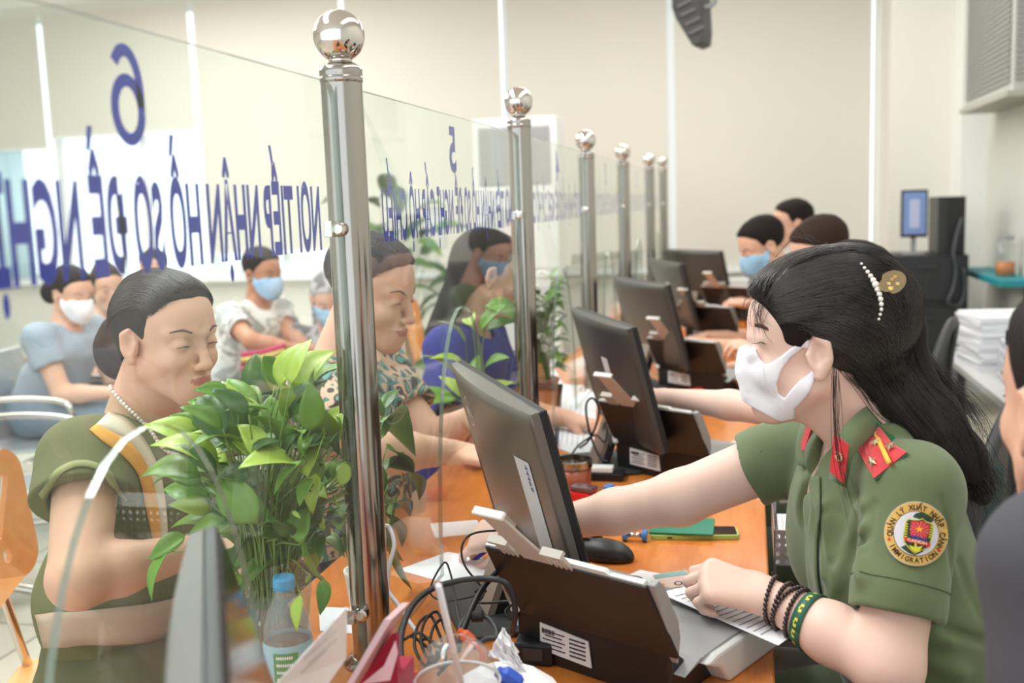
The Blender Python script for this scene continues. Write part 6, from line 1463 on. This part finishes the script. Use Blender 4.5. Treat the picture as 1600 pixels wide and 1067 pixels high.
# blue-white badge tray under the officer's far hand side: perforated file trays beside the counter
hole = M('perforated grey metal', (176, 168, 166), .4, .5)
nt = N(hole); tc = [n for n in nt if n.type == 'TEX_COORD'][0]
def mth(op, a=None, b=None, c=None):
    n = nt.new('ShaderNodeMath'); n.operation = op
    for i, v in enumerate((a, b, c)):
        if v is None: continue
        if isinstance(v, (int, float)): n.inputs[i].default_value = v
        else: L(hole, v, n.inputs[i])
    return n.outputs[0]
sp = nt.new('ShaderNodeSeparateXYZ'); L(hole, tc.outputs['Object'], sp.inputs[0]); pitch = .0165
hx = mth('ADD', sp.outputs[0], sp.outputs[1]); fx = mth('SUBTRACT', mth('FRACT', mth('DIVIDE', hx, pitch)), .5); fz = mth('SUBTRACT', mth('FRACT', mth('DIVIDE', sp.outputs[2], pitch)), .5)
rr_ = mth('SQRT', mth('ADD', mth('MULTIPLY', fx, fx), mth('MULTIPLY', fz, fz))); al = mth('GREATER_THAN', rr_, .30); L(hole, al, nt['Principled BSDF'].inputs['Alpha'])
r = thing('file_tray', 'grey perforated metal file tray beside the counter edge', 'file tray', (.17, 1.99, .52))
for k, z in enumerate((.58, .74)):
    bm = NB(); x0, x1, y0, y1 = .046, .34, 1.90, 2.12
    for a, b in (((x0, y0, z), (x1, y0+.0015, z+.065)), ((x0, y0, z), (x0+.0015, y1, z+.065)), ((x1, y0, z), (x1+.0015, y1, z+.065))): box2(bm, a, b)
    obj('perforated_wall', bm, hole, r, world=True); obj('tray_floor', box2(NB(), (x0, y0, z-.003), (x1, y1, z)), M('grey metal', (176, 172, 174), .4, .4), r, world=True); obj('papers', box2(NB(), (x0+.01, y0+.01, z), (x1-.01, y1-.01, z+.012+.02*k)), paperm, r, world=True)
for x in (.05, .335): obj('upright', box2(NB(), (x, 2.11, .52), (x+.005, 2.12, .81)), M('grey metal', (176, 172, 174), .4, .4), r, world=True)
r = thing('side_cabinet', 'pale low cabinet under the perforated file tray', 'cabinet', (.19, 2.01, 0)); obj('body', box2(NB(), (.045, 1.88, 0), (.36, 2.14, .52)), lightg, r, world=True, bevel=.003); obj('handle', box2(NB(), (.15, 1.865, .40), (.25, 1.878, .412)), steel, r, world=True)
# ================================================================== right side of the room
r = thing('metal_cabinet', 'black cabinet against the back wall under the small monitor', 'cabinet', (1.16, 7.1, 0)); yb = 6.85
obj('body', box2(NB(), (.85, yb, 0), (1.34, yb+.5, 1.02)), M('satin black metal', (30, 32, 34), .5), r, world=True, bevel=.004)
for z in (.1, .42, .74): d_ = obj('drawer', box2(NB(), (.865, yb-.012, z), (1.325, yb, z+.27)), M('charcoal metal', (38, 40, 43), .45), r, world=True, bevel=.002); obj('handle', box2(NB(), (1.04, yb-.03, z+.2), (1.15, yb-.012, z+.215)), darkg, d_, world=True)
r = thing('desktop_monitor', 'small upright monitor showing a blue page, on the black cabinet', 'monitor', (1.03, 7.0, 1.02)); obj('housing', box2(NB(), (.955, 6.97, 1.13), (1.115, 7.0, 1.43)), blackp, r, world=True, bevel=.003)
obj('screen', box2(NB(), (.967, 6.967, 1.15), (1.103, 6.9695, 1.415)), M('lit blue screen', (98, 118, 158), .3, emit=.55), r, world=True); obj('page', box2(NB(), (1.005, 6.964, 1.19), (1.065, 6.9665, 1.37)), M('lit page', (150, 156, 178), .3, emit=.5), r, world=True)
obj('stand', box2(NB(), (1.02, 6.99, 1.02), (1.05, 7.02, 1.15)), midg, r, world=True); obj('base', box2(NB(), (.975, 6.94, 1.02), (1.095, 7.06, 1.03)), midg, r, world=True)
r = thing('computer_tower', 'black computer tower standing on the black cabinet', 'computer', (1.23, 7.0, 1.02)); obj('case', box2(NB(), (1.165, 6.90, 1.02), (1.325, 7.25, 1.38)), M('dark metal case', (40, 42, 42), .4), r, world=True, bevel=.004); obj('front_panel', box2(NB(), (1.225, 6.885, 1.03), (1.32, 6.90, 1.375)), blackp, r, world=True, bevel=.003)
r = thing('hanging_hose', 'grey looped cord hanging in front of the black cabinet', 'cord', at(1490, 480, D=6.3)); obj('cord', tube(NB(), [at(x, y, D=6.35) for x, y in ((1504, 340), (1497, 360), (1490, 395), (1494, 420), (1490, 450), (1482, 470), (1490, 478), (1502, 474), (1508, 450), (1506, 420))], .012, 8, 6), cgr, r, smooth=True, world=True)
# side table with papers along the right wall, shelf, jar
r = thing('side_table', 'pale side table by the right wall, heaped with papers', 'table', (1.22, 4.35, 0)); obj('tabletop', box2(NB(), (.86, 3.6, .66), (1.56, 4.95, .69)), lightg, r, world=True, bevel=.003)
for x, y in ((.9, 3.64), (1.52, 3.64), (.9, 4.91), (1.52, 4.91)): obj('leg', box2(NB(), (x-.02, y-.02, 0), (x+.02, y+.02, .66)), midg, r, world=True)
def stack(label, x, y, z, w_, d_, h, n, rot=0, mat=paperm, seed=0):
    t = thing('paper_stack', label, 'papers', (x, y, z), rot); bm = NB(); rd = random.Random(seed)
    for k in range(n): q = h/n; box(bm, (rd.uniform(-.006, .006), rd.uniform(-.006, .006), q*(k+.5)), (w_, d_, q*.9), rotz(rd.uniform(-.05, .05)))
    obj('sheets', bm, mat, t); return t
stack('tall stack of white paper on the side table', 1.02, 4.55, .69, .26, .32, .22, 22, .1, seed=1); stack('second grey-white stack of paper, in front of the tall stack', 1.08, 4.18, .69, .27, .20, .15, 14, -.1, M('greyish paper', (196, 196, 204), .8), 2)
stack('sprawl of white papers at the near end of the side table', 1.17, 3.78, .69, .5, .28, .05, 8, .3, seed=3)
r = thing('box_file', 'teal box file lying across the stacked papers', 'file', (1.12, 4.05, .842), .12); obj('cover', box(NB(), (0, 0, .03), (.34, .10, .06)), M('teal card', (24, 140, 150), .5), r, bevel=.003); obj('spine', box(NB(), (-.175, 0, .03), (.02, .096, .056)), darkg, r)
r = thing('dark_bag', 'black bag slumped on the papers, right of the teal file', 'bag', (1.36, 3.74, .745)); obj('body', sphere(NB(), (0, 0, .04), .11, 20, 12, (1.3, .8, .38)), M('black nylon', (28, 28, 32), .7), r, smooth=True); obj('strap', tube(NB(), [(-.12, 0, .05), (-.05, -.03, .11), (.05, -.03, .1), (.11, 0, .05)], .008, 6, 5), blackp, r, smooth=True)
bm = NB(); box2(bm, (1.40, 6.30, .86), (RW, 7.45, .90)); r = thing('wall_shelf', 'teal shelf on the right wall holding a jar', 'shelf', (1.49, 6.9, .86)); obj('board', bm, M('teal card', (24, 140, 150), .5), r, world=True, bevel=.004); obj('bracket', box2(NB(), (1.36, 7.40, .84), (1.42, 7.47, .90)), darkg, r, world=True); obj('bracket', box2(NB(), (1.56, 6.4, .72), (RW, 6.43, .86)), darkg, r, world=True)
jp = at(1571, 412, X=1.50); r = thing('glass_jar', 'glass jar half full of amber tea on the teal shelf', 'jar', (1.50, jp[1], .90)); obj('glass', lathe(NB(), [(0, 0), (.055, 0), (.057, .01), (.057, .18), (.04, .205), (.04, .22)], seg=24, cap=False), glass_mat('jar glass', (.95, .96, .95), 0, .05), r, smooth=True); obj('tea', lathe(NB(), [(0, .004), (.052, .004), (.052, .085), (0, .085)], seg=24, cap=False), M('amber tea', (196, 112, 40), .2), r, smooth=True); obj('lid', lathe(NB(), [(0, .22), (.044, .22), (.044, .24), (0, .24)], seg=24, cap=False), midg, r)
# mesh office chairs
def office_chair(label, x, y, rz, top):
    r = thing('office_chair', label, 'chair', (x, y, 0), rz, 'black mesh office chairs'); 
    pts = [(.21*math.sin(t)*(1-.12*math.cos(t)), 0, top-.24+.24*math.cos(t)) for t in np.linspace(-PI, PI, 28)]; pts = [(a, -.22-.05*(1-(a/.22)**2), c) for a, b, c in pts]
    obj('back_frame', tube(NB(), pts, .017, 8), M('dark grey plastic', (52, 52, 54), .5), r, smooth=True)
    bm = NB(); addv(bm, pts[:-1], [tuple(range(len(pts)-1))]); bmesh.ops.triangulate(bm, faces=bm.faces[:]); obj('mesh_back', bm, M('black mesh fabric', (30, 31, 34), .8, alpha=.9), r)
    obj('seat', sphere(NB(), (0, 0, .46), .24, 24, 10, (1, 1, .18)), M('black fabric', (26, 26, 28), .9), r, smooth=True); obj('back_support', tube(NB(), [(0, -.27, top-.3), (0, -.30, .6), (0, -.2, .44), (0, 0, .42)], .018, 8, 5), darkg, r, smooth=True)
    obj('column', cyl(NB(), (0, 0, .08), (0, 0, .43), .025, None, 14), chrome, r, smooth=True)
    for k in range(5): a = 2*PI*k/5; l = obj('leg', tube(NB(), [(0, 0, .09), (.27*math.cos(a), .27*math.sin(a), .06)], [.02, .014], 8), blackp, r, smooth=True); obj('caster', sphere(NB(), (.27*math.cos(a), .27*math.sin(a), .028), .028, 12, 8), blackp, l, smooth=True)
    for s_ in (-1, 1): obj('armrest', tube(NB(), [(s_*.24, -.1, .46), (s_*.27, -.08, .6), (s_*.27, .12, .64)], .016, 8, 4), blackp, r, smooth=True)
office_chair('black mesh chair whose rounded back shows beside the long hair', .41, 3.72, math.radians(72), .985)
office_chair('lower black mesh chair back, in front of the teal folders', .36, 2.62, math.radians(66), .945)
office_chair('black mesh chair of the fourth officer, mostly hidden behind the others', .33, 4.6, math.radians(90), .9)
# seats under the seated officers and customers
def stool(label, x, y, h, group): r = thing('chair', label, 'chair', (x, y, 0), 0); return r
office_chair('black chair under the nearest officer in olive uniform', .34, 1.65, math.radians(96), .80)
r = thing('paper_box', 'teal folders standing on the floor below the mesh chair', 'file', at(1545, 690, D=3.6)*V3(1, 1, 0)); 
for k in range(2): obj('folder', box(NB(), (k*.06-.06, 0, .24), (.05, .25, .48)), M('teal card', (24, 140, 150), .5), r, bevel=.003)
# ================================================================== air conditioners, speaker
y0 = 7.3; a, b = at(737, 187, Y=y0), at(868, 187, Y=y0); r = thing('air_conditioner', 'tall white floor-standing air conditioner against the blinds', 'air conditioner', ((a[0]+b[0])/2, y0+.17, 0)); zt = a[2]
acw = M('air conditioner white', (232, 234, 234), .4); obj('cabinet', box2(NB(), (a[0], y0, 0), (b[0], y0+.34, zt)), acw, r, world=True, bevel=.012)
bm = NB(); 
for k in range(14): z = zt-.10-.028*k; box2(bm, (a[0]+.05, y0-.012, z), (b[0]-.05, y0-.002, z+.016))
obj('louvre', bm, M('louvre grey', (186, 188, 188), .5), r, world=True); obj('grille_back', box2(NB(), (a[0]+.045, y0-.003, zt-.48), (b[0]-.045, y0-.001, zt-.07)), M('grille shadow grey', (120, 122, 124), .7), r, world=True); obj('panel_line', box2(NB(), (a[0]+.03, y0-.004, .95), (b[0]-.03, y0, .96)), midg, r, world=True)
r = thing('wall_air_conditioner', 'grey louvred unit high on the right wall', 'air conditioner', (RW-.12, 7.0, 1.92)); obj('casing', box2(NB(), (RW-.20, 6.1, 1.93), (RW, 7.32, 3.0)), M('ac grey', (190, 190, 184), .5), r, world=True, bevel=.01)
bm = NB(); 
for k in range(34): z = 1.99+.029*k; box2(bm, (RW-.212, 6.14, z), (RW-.20, 7.28, z+.017)); box2(bm, (RW-.19, 7.32, z), (RW-.01, 7.33, z+.017)); box2(bm, (RW-.19, 6.09, z), (RW-.01, 6.10, z+.017))
obj('louvres', bm, M('ac louvre grey', (150, 150, 146), .6), r, world=True); obj('bottom_lip', box2(NB(), (RW-.23, 6.08, 1.91), (RW-.0, 7.36, 1.94)), M('ac lip', (170, 168, 156), .5), r, world=True)
tp = at(1086, 30, D=4.8); r = thing('wall_speaker', 'dark grey speaker hanging at the top of the picture', 'speaker', (tp[0], tp[1], tp[2]-.1))
P1 = [at(x, y, D=4.8) for x, y in ((1049, -30), (1049, 12), (1056, 30), (1082, 72), (1096, 66), (1098, 45), (1094, -30))]; bm = NB(); n_ = len(P1); A = [bm.verts.new(tuple(p)) for p in P1]; B_ = [bm.verts.new(tuple(p+V3(.04, .16, .0))) for p in P1]; bm.faces.new(A); bm.faces.new(B_[::-1])
for i in range(n_): bm.faces.new((A[i], B_[i], B_[(i+1) % n_], A[(i+1) % n_]))
obj('housing', bm, M('speaker grey', (72, 70, 70), .55), r, world=True, bevel=.006)
bm = NB()
for k, (xx, yy) in enumerate(((1066, 8), (1072, 22), (1079, 36), (1085, 50))): tube(bm, [at(xx-8, yy+3, D=4.79), at(xx+14, yy-8, D=4.79)], .008, 6)
obj('ribs', bm, M('speaker light grey', (120, 116, 114), .5), r, world=True); obj('bracket', tube(NB(), [at(1098, 12, D=4.85), at(1112, 8, D=4.85), at(1118, -6, D=4.85), at(1110, -60, D=4.85)], .012, 8, 5), midg, r, smooth=True, world=True)
obj('ceiling_arm', tube(NB(), [at(1075, -25, D=4.88), V3(tp[0], tp[1]+.1, 3.4)], .016, 8), midg, r, smooth=True, world=True)
# ================================================================== seats on the customer side
chw = wood_mat('orange chair wood', (246, 178, 108), (236, 156, 84), .4)
def wood_chair(label, x, y, rz, top=.92, w_=.44):
    r = thing('wooden_chair', label, 'chair', (x, y, 0), rz, 'orange plywood chairs'); H_ = .28
    # bentwood back with cut slots: built from strips around the holes
    bm = NB(); cap_ = lambda cx, cy, ln, rad, ang: [(cx+math.cos(ang)*s_*ln/2+rad*math.cos(ang+t), cy+math.sin(ang)*s_*ln/2+rad*math.sin(ang+t)) for s_, t0 in ((1, -PI/2), (-1, PI/2)) for t in np.linspace(t0, t0+PI, 8)]
    loops = [rrect(w_, H_, .055, 6, 0, H_/2), cap_(0, .165, .11, .017, PI/2), cap_(.135, .165, .12, .012, PI/2-.5), cap_(-.135, .165, .12, .012, PI/2+.5), cap_(.075, .165, .11, .012, PI/2), cap_(-.075, .165, .11, .012, PI/2), circle(.016, 16, .12, .060), circle(.016, 16, -.12, .060), circle(.012, 16, 0, .055)]
    ed = []
    for lp in loops:
        vs = [bm.verts.new((a, 0, b)) for a, b in lp]; ed += [bm.edges.new((vs[i], vs[(i+1) % len(vs)])) for i in range(len(vs))]
    bmesh.ops.triangle_fill(bm, use_beauty=True, use_dissolve=False, edges=ed, normal=(0, -1, 0))
    for q in bm.verts: a, b = q.co.x, q.co.z; q.co = Vector((a, -.19+.05*(a/(w_/2))**2-.10*b, top-H_+b))
    o = obj('backrest', bm, chw, r); m = o.modifiers.new('t', 'SOLIDIFY'); m.thickness = .014
    obj('seat', prism(NB(), rrect(.44, .42, .06), (0, .02, .45), (1, 0, 0), (0, 1, 0), .016), chw, r, bevel=.004)
    for s_ in (-1, 1):
        obj('back_post', tube(NB(), [(s_*.18, -.165, .44), (s_*.17, -.20, .62), (s_*.14, -.225, .80)], .011, 8, 4), chrome, r, smooth=True)
        for q in (-1, 1): obj('leg', tube(NB(), [(s_*.18, q*.17+.02, .44), (s_*.21, q*.22+.02, 0)], .012, 8), chrome, r, smooth=True)
    return r
wood_chair('orange plywood chair with cut slots behind the nearest customer', -1.315, 1.74, math.radians(-66), .945)
wood_chair('orange plywood chair back showing above the plant leaves', -1.42, 2.66, math.radians(-72), .955)
wood_chair('orange plywood chair between the second and third customers', -1.50, 5.0, math.radians(-75), .95)
wood_chair('orange plywood chair under the nearest customer', -1.115, 1.60, math.radians(-95), .80) if False else None
def steel_bench(label, x, y, rz, n=3):
    r = thing('waiting_bench', label, 'bench', (x, y, 0), rz, 'steel waiting benches'); W = .56*n
    obj('beam', box(NB(), (0, 0, .36), (W, .06, .05)), chrome, r, bevel=.004)
    for k in range(n):
        cx0 = (k-(n-1)/2)*.56; pf = [(.24, .43), (.20, .445), (-.16, .42), (-.24, .44), (-.32, .82), (-.33, .83), (-.335, .82), (-.255, .43), (-.16, .405), (.20, .43), (.24, .418)]
        obj('seat_shell', prism(NB(), pf, (cx0, 0, 0), (0, 1, 0), (0, 0, 1), .50), M('perforated steel sheet', (190, 192, 196), .35, .8), r)
    for k in range(n+1):
        cx0 = (k-n/2)*.56; obj('armrest', tube(NB(), [(cx0, -.22, .40), (cx0, -.24, .62), (cx0, -.1, .66), (cx0, .16, .655), (cx0, .23, .60), (cx0, .22, .42), (cx0, .05, .37)], .013, 8, 5), chrome, r, smooth=True)
    for s_ in (-1, 1):
        obj('leg', tube(NB(), [(s_*W*.36, 0, .36), (s_*W*.36, 0, .05)], .022, 8), chrome, r, smooth=True); obj('foot', tube(NB(), [(s_*W*.36, -.27, .02), (s_*W*.36, 0, .05), (s_*W*.36, .27, .02)], .018, 8, 4), chrome, r, smooth=True)
    return r
steel_bench('steel waiting bench at the far left behind the nearest customer', -2.75, 2.6, math.radians(-88), 3)
steel_bench('steel waiting bench under the woman in grey blue', -3.15, 4.6, math.radians(-84), 3)
steel_bench('steel waiting bench under the man in the white shirt', -2.40, 4.75, math.radians(-106), 2)
r = thing('fabric_bag', 'magenta and yellow striped bag on the waiting man’s lap', 'bag', at(412, 562, D=4.75)); 
for k, c in enumerate([(176, 40, 90), (214, 190, 110), (120, 30, 60), (200, 60, 110)]): obj('stripe', tube(NB(), [at(378, 555+k*7, D=4.66), at(412, 550+k*7, D=4.64), at(446, 540+k*7, D=4.66)], .014, 8, 4), M('bag stripe %d' % k, c, .7), r, smooth=True, world=True)
r = thing('fabric_bag', 'purple and red cloth bag on the steel bench at the far left', 'bag', (-2.72, 2.65, .445)); obj('body', sphere(NB(), (0, 0, .09), .16, 22, 14, (1, 1.6, .55)), pattern_mat('purple red print', [(120, 60, 90), (186, 140, 170), (150, 40, 56), (190, 160, 90)], 16), r, smooth=True); obj('handle', tube(NB(), [(0, -.1, .15), (0, -.05, .24), (0, .06, .24), (0, .1, .15)], .01, 8, 5), M('purple strap', (110, 60, 100), .7), r, smooth=True)

p = at(1132, 440, Y=6.45); r = thing('cardboard_box', 'white open box on the far end of the counter', 'box', (p[0], 6.45, DESK)); w_ = .15
for a, b in (((-w_, -.1, 0), (w_, -.095, .19)), ((-w_, .095, 0), (w_, .1, .19)), ((-w_, -.1, 0), (-w_+.005, .1, .19)), ((w_-.005, -.1, 0), (w_, .1, .19)), ((-w_, -.1, 0), (w_, .1, .005))): obj('side', box2(NB(), a, b), whitep, r)
